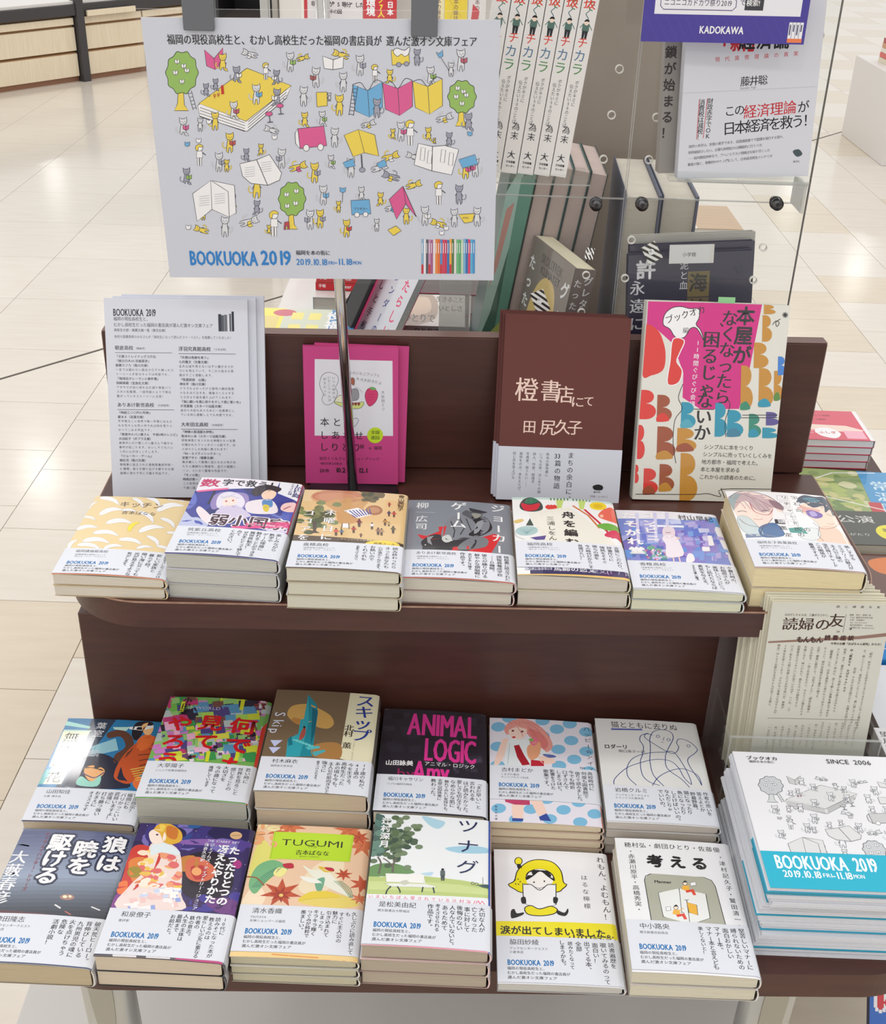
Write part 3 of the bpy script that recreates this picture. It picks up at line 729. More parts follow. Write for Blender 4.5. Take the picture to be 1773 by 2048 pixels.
# -- pale violet watercolour with a girl seen from behind
a = cover((232, 232, 240), [(815, 190), (1540, 225), (945, 745), (1760, 775)])
a.p([(830, 250), (1500, 270), (1660, 580), (900, 560)], (122, 140, 210))
a.daub(860, 270, 1560, 520, [(96, 116, 206), (140, 130, 206), (86, 150, 220), (166, 172, 226), (200, 206, 238), (108, 96, 186)], 60, 8, (20, 70))
a.daub(1330, 270, 1620, 560, [(176, 168, 224), (150, 140, 210), (206, 208, 238), (120, 160, 224)], 30, 9, (14, 44)); a.daub(900, 430, 1180, 550, [(60, 140, 150), (96, 170, 140), (70, 110, 190), (120, 190, 170)], 30, 12, (10, 26))
for i in range(22): a.e(RN.uniform(1030, 1180), RN.uniform(470, 545), 7, 5, RN.choice([(220, 110, 130), (240, 240, 244), (110, 190, 120), (226, 150, 170)]), n=8)
for x in (1090, 1175, 960): a.p([(x, 215), (x+22, 217), (x+34, 420), (x+10, 420)], (206, 206, 236))
a.p([(1060, 300), (1310, 306), (1310, 320), (1060, 314)], (236, 240, 250)); a.p([(1480, 370), (1510, 372), (1530, 440), (1490, 440)], WH); a.p([(1440, 450), (1495, 450), (1500, 480), (1445, 480)], WH)
a.b([(1155, 350), (1165, 320), (1200, 308), (1240, 330), (1245, 375), (1210, 395), (1165, 380)], (232, 216, 224)); a.b([(1155, 400), (1175, 375), (1250, 380), (1290, 440), (1310, 510), (1240, 528), (1185, 515), (1180, 440)], (240, 236, 242)); a.c([(1245, 385), (1280, 392), (1250, 405)], 1.4, (250, 220, 206)); a.ln([(1180, 355), (1215, 355)], .8, (150, 70, 90))
a.ln([(1235, 525), (1240, 560)], 1.4, (246, 214, 206)); a.ln([(1275, 522), (1285, 560)], 1.4, (246, 214, 206)); a.b([(1330, 530), (1345, 500), (1375, 505), (1390, 545), (1360, 565), (1330, 560)], WH)
a.t('コンビニ', 1038, 213, 12.5, WH, .03, v=True, p=15, sx=1.15); a.t('たそがれ堂', 905, 210, 13.5, WH, .04, v=True, p=17, sx=1.2)
a.t('村山早紀', 1258, 228, 11, (50, 50, 56), .01, fit=1505)
BK['konbini'] = a
# -- two faces, pastel line drawing
a = cover((246, 245, 246), [(215, 800), (1110, 840), (495, 1480), (1510, 1535)])
a.b([(250, 880), (300, 830), (400, 815), (560, 850), (700, 920), (730, 980), (700, 1000), (640, 960), (640, 1050), (560, 1120), (420, 1110), (340, 1040), (290, 960)], (248, 226, 214)); 
a.b([(245, 860), (330, 815), (430, 815), (600, 860), (730, 950), (720, 985), (650, 960), (560, 1000), (470, 960), (420, 900), (360, 900), (300, 960), (270, 920)], (206, 178, 182)); a.b([(250, 870), (300, 825), (350, 840), (310, 900), (300, 970), (270, 930)], (160, 176, 178)); a.b([(600, 890), (700, 920), (735, 975), (660, 960)], (150, 120, 130)); a.c([(430, 900), (480, 990), (600, 1020), (640, 970)], .7, (190, 90, 110)); a.c([(400, 850), (520, 890), (640, 960)], .6, (170, 110, 120)); a.c([(330, 830), (420, 850), (520, 940)], .5, (140, 130, 140))
a.c([(330, 985), (370, 978), (410, 990)], .7, (60, 50, 60)); a.c([(540, 985), (580, 980), (610, 990)], .7, (60, 50, 60)); a.c([(470, 1050), (510, 1060), (550, 1055)], .5, (190, 110, 110)); a.e(505, 1025, 6, 4, (230, 190, 180))
a.b([(330, 1060), (350, 1020), (430, 1040), (520, 1130), (560, 1190), (470, 1200), (380, 1150)], (206, 220, 222), (110, 140, 146), .3); a.b([(520, 1130), (640, 1090), (720, 1140), (740, 1210), (560, 1215)], (70, 110, 160)); a.p([(400, 1180), (560, 1190), (700, 1215), (410, 1215)], (120, 136, 170))
a.b([(860, 960), (900, 920), (1000, 900), (1120, 920), (1200, 990), (1250, 1070), (1200, 1120), (1090, 1130), (980, 1080), (900, 1010)], (250, 220, 200)); a.b([(850, 880), (910, 840), (1010, 850), (1100, 850), (1170, 910), (1205, 990), (1180, 1010), (1150, 960), (1110, 990), (1090, 930), (1000, 950), (920, 910), (860, 920)], (36, 56, 84)); a.b([(900, 870), (1000, 862), (1060, 890), (980, 900)], (60, 130, 150)); a.b([(860, 930), (950, 950), (1060, 970), (1030, 990), (880, 990)], (226, 170, 160))
a.b([(935, 985), (990, 975), (1075, 1000), (1085, 1030), (1030, 1048), (960, 1025)], (110, 80, 170)); a.b([(965, 990), (1010, 985), (1040, 1020), (990, 1030)], (176, 160, 216)); a.c([(1120, 1000), (1160, 1015), (1190, 1020)], .5, (90, 60, 60)); a.c([(1130, 1085), (1165, 1095), (1190, 1088)], .5, (190, 110, 110))
a.b([(1060, 1130), (1200, 1120), (1330, 1230), (1370, 1290), (1050, 1260)], (250, 206, 184)); a.b([(800, 1010), (900, 1000), (1000, 1060), (1060, 1130), (900, 1140), (850, 1100)], (238, 240, 242), (130, 140, 150), .3); a.p([(780, 1140), (900, 1130), (960, 1190), (800, 1180)], (60, 150, 140)); a.b([(930, 1140), (1060, 1150), (1050, 1240), (900, 1230)], (226, 232, 232), (120, 140, 150), .3)
[a.c([(250+26*k, 850-6*k), (330+40*k, 880+4*k), (400+46*k, 960+8*k)], .35, (150, 120, 130)) for k in range(6)]; [a.c([(870+34*k, 900-6*k), (900+40*k, 880), (960+42*k, 935+6*k)], .4, (20, 34, 56)) for k in range(6)]; a.c([(245, 860), (330, 812), (440, 812), (600, 858), (735, 955)], .5, (90, 80, 90)); a.c([(345, 1045), (420, 1100), (560, 1125), (640, 1050)], .4, (120, 80, 80)); a.c([(1000, 1085), (1090, 1140), (1200, 1120), (1252, 1070)], .4, (120, 80, 80)); a.ln([(560, 1120), (530, 1190), (640, 1215)], .5, (60, 60, 80)); a.ln([(1060, 1130), (1050, 1200), (1100, 1250)], .4, (110, 80, 80))
for i, ch in enumerate('宝石商'): a.r(775+22*i, 850+57*i, 855+22*i, 893+57*i, (246, 246, 246)); a.t(ch, 785+22*i, 848+57*i, 8, (40, 40, 44))
for i, ch in enumerate('リチャード'):
    x = 670+26*i; y = 850+57*i; a.ln([(x, y), (x+90, y), (x+100, y+42), (x+10, y+42)], .25, (150, 150, 156), True); a.t(ch, x+28, y, 7, (50, 50, 54))
a.p([(655, 1060), (745, 1065), (755, 1105), (665, 1100)], (36, 36, 50)); a.t('謎', 675, 1060, 8, WH, .02); a.t('鑑', 690, 1118, 8, (40, 40, 44)); a.t('定', 735, 1180, 8, (40, 40, 44)); a.t('氏の', 820, 1128, 8, (40, 40, 44), p=9); a.t('の', 850, 1178, 8, (40, 40, 44))
a.p([(490, 1460), (1500, 1530), (1510, 1560), (495, 1500)], (214, 170, 160))
BK['houseki'] = a
# -- blue and orange samurai-era woodcut style
a = cover((40, 124, 176), [(425, 215), (1010, 228), (130, 860), (850, 905)])
a.p([(560, 215), (700, 218), (560, 420), (700, 640), (340, 640), (440, 500)], (44, 62, 84)); a.p([(410, 230), (550, 262), (545, 275), (400, 255)], (170, 226, 216))
a.p([(400, 280), (560, 285), (540, 300), (395, 295)], (180, 220, 210)); a.p([(395, 290), (550, 290), (380, 615), (270, 612), (330, 500), (310, 500)], (238, 240, 200)); a.p([(290, 520), (330, 520), (270, 612), (240, 612)], (120, 190, 190))
a.p([(560, 380), (700, 330), (720, 400), (560, 440)], (150, 200, 214))
a.b([(650, 300), (720, 280), (790, 310), (810, 380), (760, 450), (700, 480), (700, 430), (760, 380), (730, 320), (660, 330)], (98, 60, 44)); a.b([(420, 590), (470, 480), (600, 420), (720, 470), (760, 560), (790, 640), (430, 640)], (34, 38, 60))
a.b([(700, 560), (740, 450), (830, 350), (930, 310), (960, 400), (900, 500), (860, 560), (800, 610), (740, 600)], (200, 86, 40)); a.b([(830, 340), (880, 300), (930, 320), (900, 380), (840, 400)], (226, 110, 50)); [a.ln([(830+6*i, 360+34*i), (930-6*i, 358+30*i)], .9, (90, 50, 34)) for i in range(6)]
a.b([(850, 250), (900, 232), (920, 260), (905, 300), (870, 300)], (246, 190, 130)); a.b([(800, 260), (830, 230), (900, 228), (915, 245), (870, 262), (850, 310), (820, 340), (795, 310)], (28, 26, 34)); a.p([(770, 262), (920, 248), (918, 262), (850, 280), (780, 275)], (240, 240, 240)); a.p([(680, 265), (780, 262), (760, 285), (690, 278)], (190, 226, 214))
a.b([(520, 520), (570, 495), (640, 520), (630, 560), (570, 600), (530, 570)], (240, 176, 110)); a.b([(500, 520), (560, 490), (650, 520), (630, 530), (560, 512)], (30, 28, 36)); a.b([(475, 620), (500, 565), (560, 600), (620, 560), (600, 630)], (150, 214, 196)); a.c([(510, 545), (580, 575), (640, 540)], .9, (70, 60, 110))
a.b([(820, 610), (850, 560), (900, 600), (860, 650)], (236, 120, 60)); [a.ln([(800+8*i, 520+14*i), (890-4*i, 500+16*i)], .8, (226, 200, 90)) for i in range(6)]
a.t('無双の花', 455, 295, 16, (40, 36, 40), .005, v=True, p=19.5, sx=1.02, slant=0); a.t('葉室', 622, 238, 11, WH, .005, v=True, p=12); a.t('麟', 585, 400, 11, (200, 210, 220), .005, v=True)
a.p([(140, 855), (850, 890), (850, 920), (130, 870)], (70, 60, 80))
BK['muso'] = a
# -- collage of saturated patches with red title
a = cover((120, 180, 90), [(1050, 45), (1700, 95), (840, 665), (1570, 740)])
CC = [(116, 186, 80), (206, 216, 60), (206, 130, 196), (90, 150, 190), (240, 180, 210), (60, 150, 80), (80, 70, 130), (150, 200, 120), (186, 200, 196), (226, 222, 80), (120, 80, 70), (44, 40, 60), (196, 60, 120), (170, 214, 90)]
a.daub(980, 50, 1680, 440, CC, 150, 21, (22, 70)); a.daub(900, 200, 1600, 470, CC[:10], 80, 22, (18, 50))
for x, y in [(1120, 80), (1500, 80), (1030, 430), (1290, 400), (1480, 400)]: a.p([(x, y), (x+26, y), (x+14, y+66), (x-10, y+66)], (216, 222, 50))
for x, y, s_ in [(1540, 290, 60), (1320, 360, 60), (1150, 400, 60), (1600, 90, 50)]: a.daub(x, y, x+s_, y+s_, [(40, 30, 50), (110, 70, 110), (230, 220, 230), (120, 50, 50)], 8, int(x), (8, 22))
a.t('何でも', 1530, 195, 25, (214, 26, 36), .03, v=True, p=29, sx=1.1); a.t('見て', 1325, 175, 24, (214, 26, 36), .03, v=True, p=28, sx=1.05); a.t('やろう', 1130, 170, 24, (214, 26, 36), .03, v=True, p=27, sx=1.1)
a.t('小田実', 1165, 58, 10, (26, 24, 34), .02, v=True, p=9.5, sx=.9); a.t('IS WORLD', 1165, 108, 6.6, (206, 206, 226))
a.p([(1640, 260), (1705, 180), (1630, 740), (1560, 740)], (220, 52, 40))
BK['nande'] = a
# -- brown with a teal spiral tower
a = cover((122, 102, 78), [(180, 65), (910, 105), (5, 810), (845, 870)])
a.p([(700, 88), (925, 100), (860, 640), (628, 575)], (236, 230, 196))
a.b([(250, 240), (290, 185), (400, 175), (480, 210), (560, 260), (585, 320), (540, 355), (460, 340), (440, 300), (340, 325), (280, 290)], (208, 164, 92)); a.b([(440, 480), (560, 455), (640, 480), (625, 580), (440, 560)], (176, 128, 74)); a.b([(300, 270), (380, 300), (330, 322), (285, 295)], (186, 134, 72))
a.p([(400, 105), (460, 180), (470, 240), (450, 380), (430, 560), (240, 560), (255, 430), (330, 390), (345, 290), (370, 280)], (36, 140, 156)); a.p([(400, 105), (405, 300), (370, 450), (340, 560), (240, 560), (255, 430), (330, 390), (345, 290), (370, 280)], (52, 166, 180)); a.p([(430, 200), (468, 225), (450, 380), (420, 470)], (24, 104, 124))
for i in range(6): a.p([(290+22*i, 430+9*i), (330+22*i, 433+9*i), (330+22*i, 443+9*i), (290+22*i, 441+9*i)], (110, 206, 206)); 
a.p([(380, 490), (480, 482), (490, 498), (400, 512)], (90, 190, 196)); a.p([(430, 530), (520, 510), (528, 524), (450, 560)], (80, 176, 186)); a.p([(255, 430), (280, 405), (290, 470), (260, 480)], (28, 118, 136))
a.b([(365, 350), (382, 345), (380, 395), (360, 430), (335, 435), (345, 390)], (176, 84, 74)); a.e(373, 343, 8, 10, (60, 36, 30))
a.t('スキップ', 815, 105, 20, (44, 66, 150), .02, v=True, p=17.5, sx=1.0); a.t('北村 薫', 700, 325, 9.6, (60, 46, 40), .02, v=True, p=8.6)
a.t('Kitamura Kaoru', 738, 425, 3, (150, 140, 120), v=True, p=2.2)
for i, ch in enumerate('Skip'):
    a.t(ch, 262-12*i, 232+[0, 55, 92, 118][i], 15, (222, 226, 246), 0, rot=math.pi/2)
a.p([(130, 432), (218, 436), (160, 482)], (200, 206, 240)); a.p([(118, 484), (206, 488), (150, 532)], (200, 206, 240))
BK['skip'] = a
# -- black with pink English title
a = cover((44, 40, 50), [(940, 165), (1690, 215), (865, 905), (1690, 950)])
a.daub(930, 200, 1680, 640, [(40, 36, 46), (50, 46, 58), (38, 34, 42), (54, 50, 60)], 40, 31, (20, 60)); a.daub(1350, 480, 1650, 640, [(70, 66, 82), (60, 56, 70)], 16, 33, (10, 30))
PK = (226, 58, 150)
a.t('ANIMAL', 1128, 165, 48, PK, .02, fit=1622); a.t('LOGIC', 1245, 345, 48, PK, .02, fit=1618); a.t('Amy', 1165, 510, 42, PK, .02, fit=1430); a.t('by', 1040, 585, 18, (150, 40, 90), .01)
a.t('山田詠美', 955, 538, 7.8, WH, .03, fit=1160); a.t('アニマル・ロジック', 1240, 555, 6.6, WH, .01, fit=1610)
a.ln([(945, 172), (1670, 205)], .4, (120, 116, 126)); a.ln([(1500, 780), (1690, 790)], .2, (90, 80, 60))
BK['animal'] = a
# -- blue polka dots with a pink haired girl
a = cover((236, 232, 242), [(65, 115), (770, 150), (70, 850), (850, 895)])
LB = (130, 192, 226)
for x, y in [(210, 110), (430, 140), (620, 160), (125, 182), (530, 200), (735, 215), (120, 322), (630, 280), (540, 345), (735, 355), (430, 250), (650, 415), (120, 455), (545, 460), (200, 120), (755, 495), (330, 640), (460, 700), (130, 760), (350, 770), (575, 775), (680, 720), (790, 800), (250, 840), (480, 840), (690, 860), (660, 560), (800, 640)]: a.e(x, y, 50, 34, LB)
HR = (236, 160, 150)
a.b([(165, 200), (200, 150), (280, 125), (370, 150), (430, 200), (480, 260), (500, 330), (440, 370), (380, 300), (330, 240), (240, 200), (190, 240)], HR); a.b([(330, 200), (420, 230), (470, 300), (440, 350), (380, 300)], (226, 130, 124)); [a.c([(200+30*i, 150), (260+40*i, 190), (300+45*i, 260)], .4, (206, 110, 110)) for i in range(5)]
a.b([(200, 200), (240, 180), (310, 190), (320, 240), (280, 275), (230, 270), (200, 240)], (250, 220, 206)); a.e(225, 212, 9, 7, (120, 50, 60)); a.e(290, 218, 9, 7, (120, 50, 60)); a.e(232, 258, 12, 7, (206, 60, 60)); a.b([(175, 210), (220, 165), (300, 160), (330, 200), (250, 185), (200, 205)], HR)
a.b([(150, 280), (190, 270), (200, 300), (160, 400), (120, 460), (95, 450)], (250, 216, 200)); a.b([(190, 290), (240, 270), (350, 290), (440, 350), (500, 430), (420, 460), (190, 460), (170, 400)], (236, 242, 244)); a.ln([(205, 300), (190, 450)], .4, (170, 196, 206)); a.ln([(340, 300), (420, 380)], .4, (150, 170, 190))
a.p([(232, 318), (268, 312), (300, 380), (345, 455), (290, 460), (255, 400)], (176, 36, 50)); a.b([(330, 320), (400, 290), (420, 330), (400, 400), (350, 420), (325, 380)], (240, 170, 130)); a.b([(340, 290), (375, 260), (400, 290), (370, 320)], (236, 120, 150)); a.e(352, 278, 16, 12, (130, 190, 90)); a.p([(350, 420), (440, 430), (440, 465), (350, 465)], (196, 40, 60)); a.b([(400, 400), (480, 395), (520, 440), (440, 450)], (250, 216, 200)); a.b([(430, 380), (500, 385), (525, 400), (470, 405)], (90, 110, 176))
a.p([(170, 690), (340, 700), (345, 740), (250, 740), (175, 715)], (196, 70, 110)); a.p([(220, 735), (300, 740), (298, 840), (225, 838)], (250, 216, 200)); a.p([(345, 705), (430, 715), (460, 800), (400, 820)], (250, 216, 200)); a.p([(222, 830), (298, 836), (295, 855), (222, 852)], (60, 80, 160)); a.p([(405, 825), (458, 800), (490, 855), (415, 850)], (60, 80, 160))
a.t('ハッピー☆アイスクリーム', 735, 180, 6.6, (40, 44, 60), 0, v=True, p=8.6, sx=1.1); a.t('加藤千恵', 705, 465, 5.6, (40, 44, 60), 0, v=True, p=6)
a.t('集英社文庫', 112, 740, 2.8, (60, 60, 70), v=True, p=4); a.p([(830, 740), (855, 745), (860, 910), (845, 900)], (206, 70, 50))
BK['happy'] = a
# -- white with a looping blue line drawing
a = cover((236, 236, 234), [(770, 135), (1490, 180), (870, 850), (1650, 905)])
NB = (40, 66, 130)
a.t('猫とともに去りぬ', 880, 158, 10.6, (24, 24, 28), 0, fit=1342); a.p([(885, 210), (1105, 220), (1108, 230), (890, 222)], (84, 100, 176)); a.t('ロダーリ', 838, 318, 7, (24, 24, 28), .03, fit=1002); a.t('関口英子＝訳', 940, 360, 4.4, (24, 24, 28), .01)
for pts in [[(915, 600), (920, 560), (1000, 490), (1100, 455), (1200, 435), (1300, 445), (1360, 490), (1400, 560), (1450, 610)], [(1070, 610), (1010, 550), (1005, 480), (1050, 420), (1150, 390), (1260, 385), (1330, 385), (1400, 480), (1440, 560), (1455, 610)],
            [(1180, 615), (1220, 560), (1290, 520), (1370, 500), (1430, 510), (1500, 550), (1525, 615), (1500, 570), (1440, 480), (1430, 430), (1480, 390), (1495, 360), (1440, 310), (1370, 290), (1350, 320), (1365, 350), (1340, 390), (1290, 385), (1180, 320), (1125, 280), (1135, 255), (1180, 265)],
            [(1160, 440), (1165, 350), (1160, 290), (1185, 240), (1250, 225), (1310, 245), (1325, 290), (1290, 360), (1270, 420), (1285, 500), (1380, 570), (1440, 630)], [(1160, 440), (1185, 540), (1260, 620)],
            [(1150, 250), (1100, 265), (1090, 300), (1115, 340), (1110, 400), (1095, 450), (1110, 540), (1160, 590), (1230, 615)]]: a.c(pts, .55, NB)
a.e(1218, 273, 12, 9, None, ol=NB, w=.4); a.e(1293, 297, 12, 9, None, ol=NB, w=.4); a.ln([(1262, 280), (1252, 302)], .4, NB); a.ln([(1240, 313), (1258, 318)], .4, NB); a.e(1434, 340, 11, 9, None, ol=NB, w=.4)
BK['cat'] = a
# -- blue-grey night road, heavy brush title
a = cover((96, 106, 138), [(175, 105), (960, 150), (-245, 1025), (640, 1075)])
for i in range(22):
    y = 120+28*i; t_ = i/21; c = tuple(int(p_+(q_-p_)*min(1, t_*1.9)) for p_, q_ in zip((86, 92, 128), (154, 168, 190))) if t_ < .5 else tuple(int(p_+(q_-p_)*(t_-.5)*2) for p_, q_ in zip((154, 168, 190), (44, 48, 58)))
    a.r(-300, y, 1000, y+29, c)
a.e(460, 585, 16, 10, (250, 236, 200)); a.e(495, 583, 12, 9, (246, 226, 190)); a.e(475, 588, 50, 20, (170, 130, 120), l=a.l-.01)
a.ln([(390, 640), (430, 665)], 1.4, (226, 226, 226)); a.ln([(640, 650), (700, 672)], 1.2, (226, 226, 226)); a.ln([(460, 685), (500, 708)], .7, (200, 110, 100)); a.p([(-300, 640), (300, 700), (700, 745), (-300, 745)], (96, 60, 66))
for bd, c in ((.13, (34, 40, 70)), (.035, WH)):
    a.t('狼は', 825, 165, 20, c, bd, v=True, p=22, sx=1.1); a.t('暁を', 625, 195, 21, c, bd, v=True, p=20, sx=1.05); a.t('駆ける', 455, 150, 21, c, bd, v=True, p=19.5, sx=1.05)
a.t('大藪春彦', 165, 258, 16, WH, .02, v=True, p=15.5, sx=1.0); a.t('ハイウェイハンター・シリーズ', 350, 135, 4.5, (150, 60, 70), .02, v=True, p=5)
BK['okami'] = a
# -- violet night with a golden haired figure
a = cover((54, 42, 96), [(940, 65), (1720, 105), (620, 970), (1505, 1040)])
a.daub(900, 90, 1700, 240, [(60, 50, 120), (80, 60, 140), (40, 34, 80), (120, 110, 180), (50, 70, 140)], 40, 41, (40, 110), True); a.b([(1180, 190), (1400, 175), (1600, 190), (1500, 215), (1250, 215)], (136, 96, 170))
a.b([(1240, 300), (1420, 260), (1560, 330), (1560, 520), (1420, 600), (1240, 560), (1200, 420)], (36, 28, 44)); a.daub(1230, 560, 1620, 680, [(70, 60, 150), (110, 60, 130), (60, 40, 90)], 18, 44, (30, 80), True); a.b([(740, 640), (790, 540), (860, 620), (850, 660)], (130, 60, 140))
a.b([(1250, 330), (1340, 300), (1450, 380), (1420, 450), (1320, 470), (1250, 430)], (214, 110, 80)); a.b([(1180, 320), (1300, 290), (1330, 370), (1220, 400)], (196, 130, 60)); a.b([(1280, 370), (1370, 360), (1390, 430), (1310, 455)], (190, 60, 60)); a.e(1600, 345, 30, 30, (170, 50, 130)); a.e(1320, 400, 34, 28, (240, 170, 110))
a.b([(880, 240), (980, 220), (1080, 300), (960, 470), (860, 540), (780, 540), (820, 430)], (206, 60, 50)); a.b([(860, 330), (960, 300), (1020, 380), (900, 480)], (226, 130, 60)); a.e(900, 400, 50, 40, (160, 140, 50)); a.b([(780, 480), (850, 460), (840, 540), (790, 545)], (236, 120, 60))
a.b([(1010, 210), (1110, 200), (1200, 260), (1220, 400), (1215, 560), (1220, 665), (780, 645), (860, 500), (960, 400), (990, 300)], (240, 220, 214))
a.daub(950, 260, 1200, 520, [(246, 214, 120), (240, 160, 120), (250, 236, 220), (226, 110, 110), (236, 196, 80), (250, 226, 200)], 46, 45, (16, 42), True); a.daub(840, 520, 1210, 650, [(246, 240, 240), (150, 170, 226), (240, 200, 196), (206, 216, 240), (250, 246, 240)], 40, 46, (12, 34))
a.b([(1020, 215), (1100, 205), (1200, 260), (1190, 290), (1080, 270), (1010, 290)], (226, 236, 240))
a.b([(1000, 170), (1000, 130), (1040, 110), (1100, 130), (1110, 180), (1060, 215), (1020, 205)], (250, 230, 216)); a.b([(1030, 110), (1080, 70), (1150, 80), (1215, 130), (1215, 190), (1150, 215), (1095, 195), (1070, 140)], (226, 176, 60)); a.b([(1120, 90), (1190, 110), (1180, 180), (1120, 160)], (206, 120, 50)); a.b([(1070, 80), (1110, 90), (1080, 130)], (240, 206, 90)); a.e(1052, 148, 9, 6, (90, 60, 80))
a.e(1590, 148, 42, 26, (216, 176, 130)); a.ln([(1560, 150), (1620, 146)], 1, (180, 136, 96)); a.b([(1260, 85), (1350, 78), (1340, 100), (1280, 105)], (40, 90, 150))
for i in range(26): a.e(RN.uniform(950, 1690), RN.uniform(85, 600), 3, 2, (226, 226, 240), n=6)
a.t('たったひとつの', 1588, 225, 9.6, WH, .04, v=True, p=9.6, sx=1.05); a.t('冴えたやりかた', 1510, 215, 9.6, WH, .04, v=True, p=9.6, sx=1.05); a.t('ジェイムズ・ティプトリー・ジュニア', 1430, 205, 4.4, WH, .02, v=True, p=4.5); a.t('浅倉久志訳', 1392, 205, 4.2, WH, .02, v=True, p=4.5)
a.t('THE STARRY RIFT', 1398, 176, 4.0, (220, 220, 250), .02, fit=1620)
a.p([(620, 960), (1505, 1025), (1510, 1060), (620, 990)], (96, 92, 90)); a.p([(750, 960), (910, 970), (910, 992), (750, 984)], (220, 216, 216)); a.p([(975, 975), (1140, 988), (1140, 1008), (975, 996)], (220, 216, 216)); a.p([(1190, 990), (1500, 1015), (1500, 1045), (1170, 1008)], (196, 70, 130))
BK['starry'] = a
# -- maple leaves and birds, lime label
a = cover((236, 200, 168), [(210, 100), (938, 150), (25, 930), (850, 975)])
a.b([(190, 260), (250, 200), (330, 330), (300, 440), (200, 500), (150, 430)], (226, 220, 120)); a.b([(600, 360), (760, 340), (720, 480), (560, 560), (470, 500)], (240, 222, 190)); a.b([(120, 560), (200, 480), (260, 560), (200, 640), (110, 620)], (246, 226, 196)); a.b([(470, 600), (560, 540), (760, 560), (860, 620), (700, 640)], (232, 210, 110))
ML = (196, 84, 54); ML2 = (214, 118, 78)
def leaf(cx, cy, r, rot, c):
    P = []
    for k in range(14):
        t = rot+2*math.pi*k/14; rr = r if k % 2 == 0 else r*.42
        P.append((cx+rr*math.cos(t), cy+rr*.66*math.sin(t)))
    a.p(P, c)
    for k in range(0, 14, 2): a.ln([(cx, cy), (cx+r*.8*math.cos(rot+2*math.pi*k/14), cy+r*.53*math.sin(rot+2*math.pi*k/14))], .25, (150, 60, 44))
for x, y, r, q, c in [(420, 120, 110, .3, ML2), (330, 150, 70, 1, ML2), (800, 150, 110, .6, ML2), (880, 250, 110, 1.2, ML2), (860, 200, 70, .2, ML), (880, 490, 90, .9, ML), (860, 580, 60, .2, ML2), (760, 430, 60, 1.6, ML)]: leaf(x, y, r, q, c)
leaf(360, 540, 140, -1.5, ML); leaf(355, 550, 80, -1.2, (170, 60, 44)); a.e(360, 555, 14, 10, (236, 200, 110))
a.b([(150, 480), (200, 370), (300, 330), (380, 360), (400, 400), (330, 420), (260, 470), (190, 540)], (120, 180, 130)); [a.c([(170+12*i, 500), (240+16*i, 430), (330+8*i, 380)], .4, (70, 130, 110)) for i in range(5)]; a.b([(370, 360), (430, 355), (440, 385), (390, 385)], (190, 50, 70)); a.b([(340, 380), (400, 395), (360, 440), (310, 420)], (240, 232, 150)); a.c([(135, 430), (200, 440), (250, 490)], 1.4, (150, 96, 60))
a.b([(500, 370), (560, 400), (650, 400), (700, 450), (760, 520), (800, 570), (720, 540), (640, 500), (560, 440)], (236, 236, 220)); a.b([(600, 380), (660, 390), (690, 410), (640, 415)], (226, 190, 60)); a.b([(580, 470), (640, 450), (620, 530), (590, 530)], (110, 170, 140)); a.b([(640, 385), (690, 390), (700, 410), (660, 405)], (190, 50, 70)); a.b([(480, 440), (560, 450), (620, 480), (540, 480)], (240, 240, 232)); [a.c([(700+14*i, 470), (760+14*i, 520), (800+6*i, 575)], .4, (90, 150, 120)) for i in range(4)]
a.b([(470, 590), (540, 540), (660, 535), (740, 570), (660, 575), (560, 580)], (232, 206, 70))
a.daub(180, 110, 320, 260, [(240, 226, 170), (226, 196, 150), (236, 170, 120)], 12, 52, (14, 44), True)
a.p([(315, 152), (828, 186), (800, 352), (285, 322)], (186, 222, 50)); a.ln([(322, 158), (820, 190), (794, 345), (292, 317)], .35, (110, 130, 40), True)
a.t('TUGUMI', 368, 190, 10.8, (44, 46, 30), 0, fit=765); a.t('つぐみ', 528, 245, 3.0, (44, 46, 30)); a.t('吉本ばなな', 455, 270, 6.2, (44, 46, 30), .02, sx=.98); a.t('Banana Yoshimoto', 480, 306, 2.2, (80, 86, 40))
a.p([(35, 898), (850, 942), (850, 975), (25, 935)], (238, 206, 140)); a.c([(300, 925), (400, 935), (600, 950)], 1.2, (226, 150, 80)); a.c([(30, 938), (400, 955), (850, 975)], .8, (226, 110, 70))
BK['tugumi'] = a
# -- park scene with a white bench
a = cover((238, 242, 244), [(955, 48), (1690, 95), (855, 865), (1685, 920)])
a.b([(1250, 70), (1340, 90), (1400, 110), (1360, 150), (1300, 130)], (176, 214, 230)); a.b([(1400, 270), (1560, 255), (1680, 270), (1660, 300), (1480, 300)], (166, 210, 230)); a.b([(1240, 430), (1320, 420), (1300, 445)], (190, 220, 236))
a.p([(905, 430), (1210, 440), (1500, 470), (1690, 500), (1685, 580), (895, 550)], (190, 208, 130)); a.p([(905, 470), (1250, 480), (1500, 500), (1690, 530), (1690, 560), (900, 520)], (206, 220, 150)); a.p([(1600, 500), (1690, 490), (1690, 520), (1640, 515)], (60, 90, 90))
a.b([(915, 380), (1000, 360), (1100, 370), (1190, 410), (1170, 430), (910, 440)], (110, 150, 96))
R_ = random.Random(6)
for i in range(120):
    x = R_.gauss(1070, 75); y = R_.gauss(215, 70)
    if x > 1250 or y < 60: continue
    a.e(x, y, 26, 15, R_.choice([(84, 104, 82), (104, 124, 96), (70, 90, 76), (122, 140, 110), (96, 116, 84)]), n=9)
for i in range(30): a.e(R_.uniform(930, 1000), R_.uniform(60, 300), 30, 20, R_.choice([(96, 130, 120), (110, 144, 130), (84, 110, 104)]), n=9)
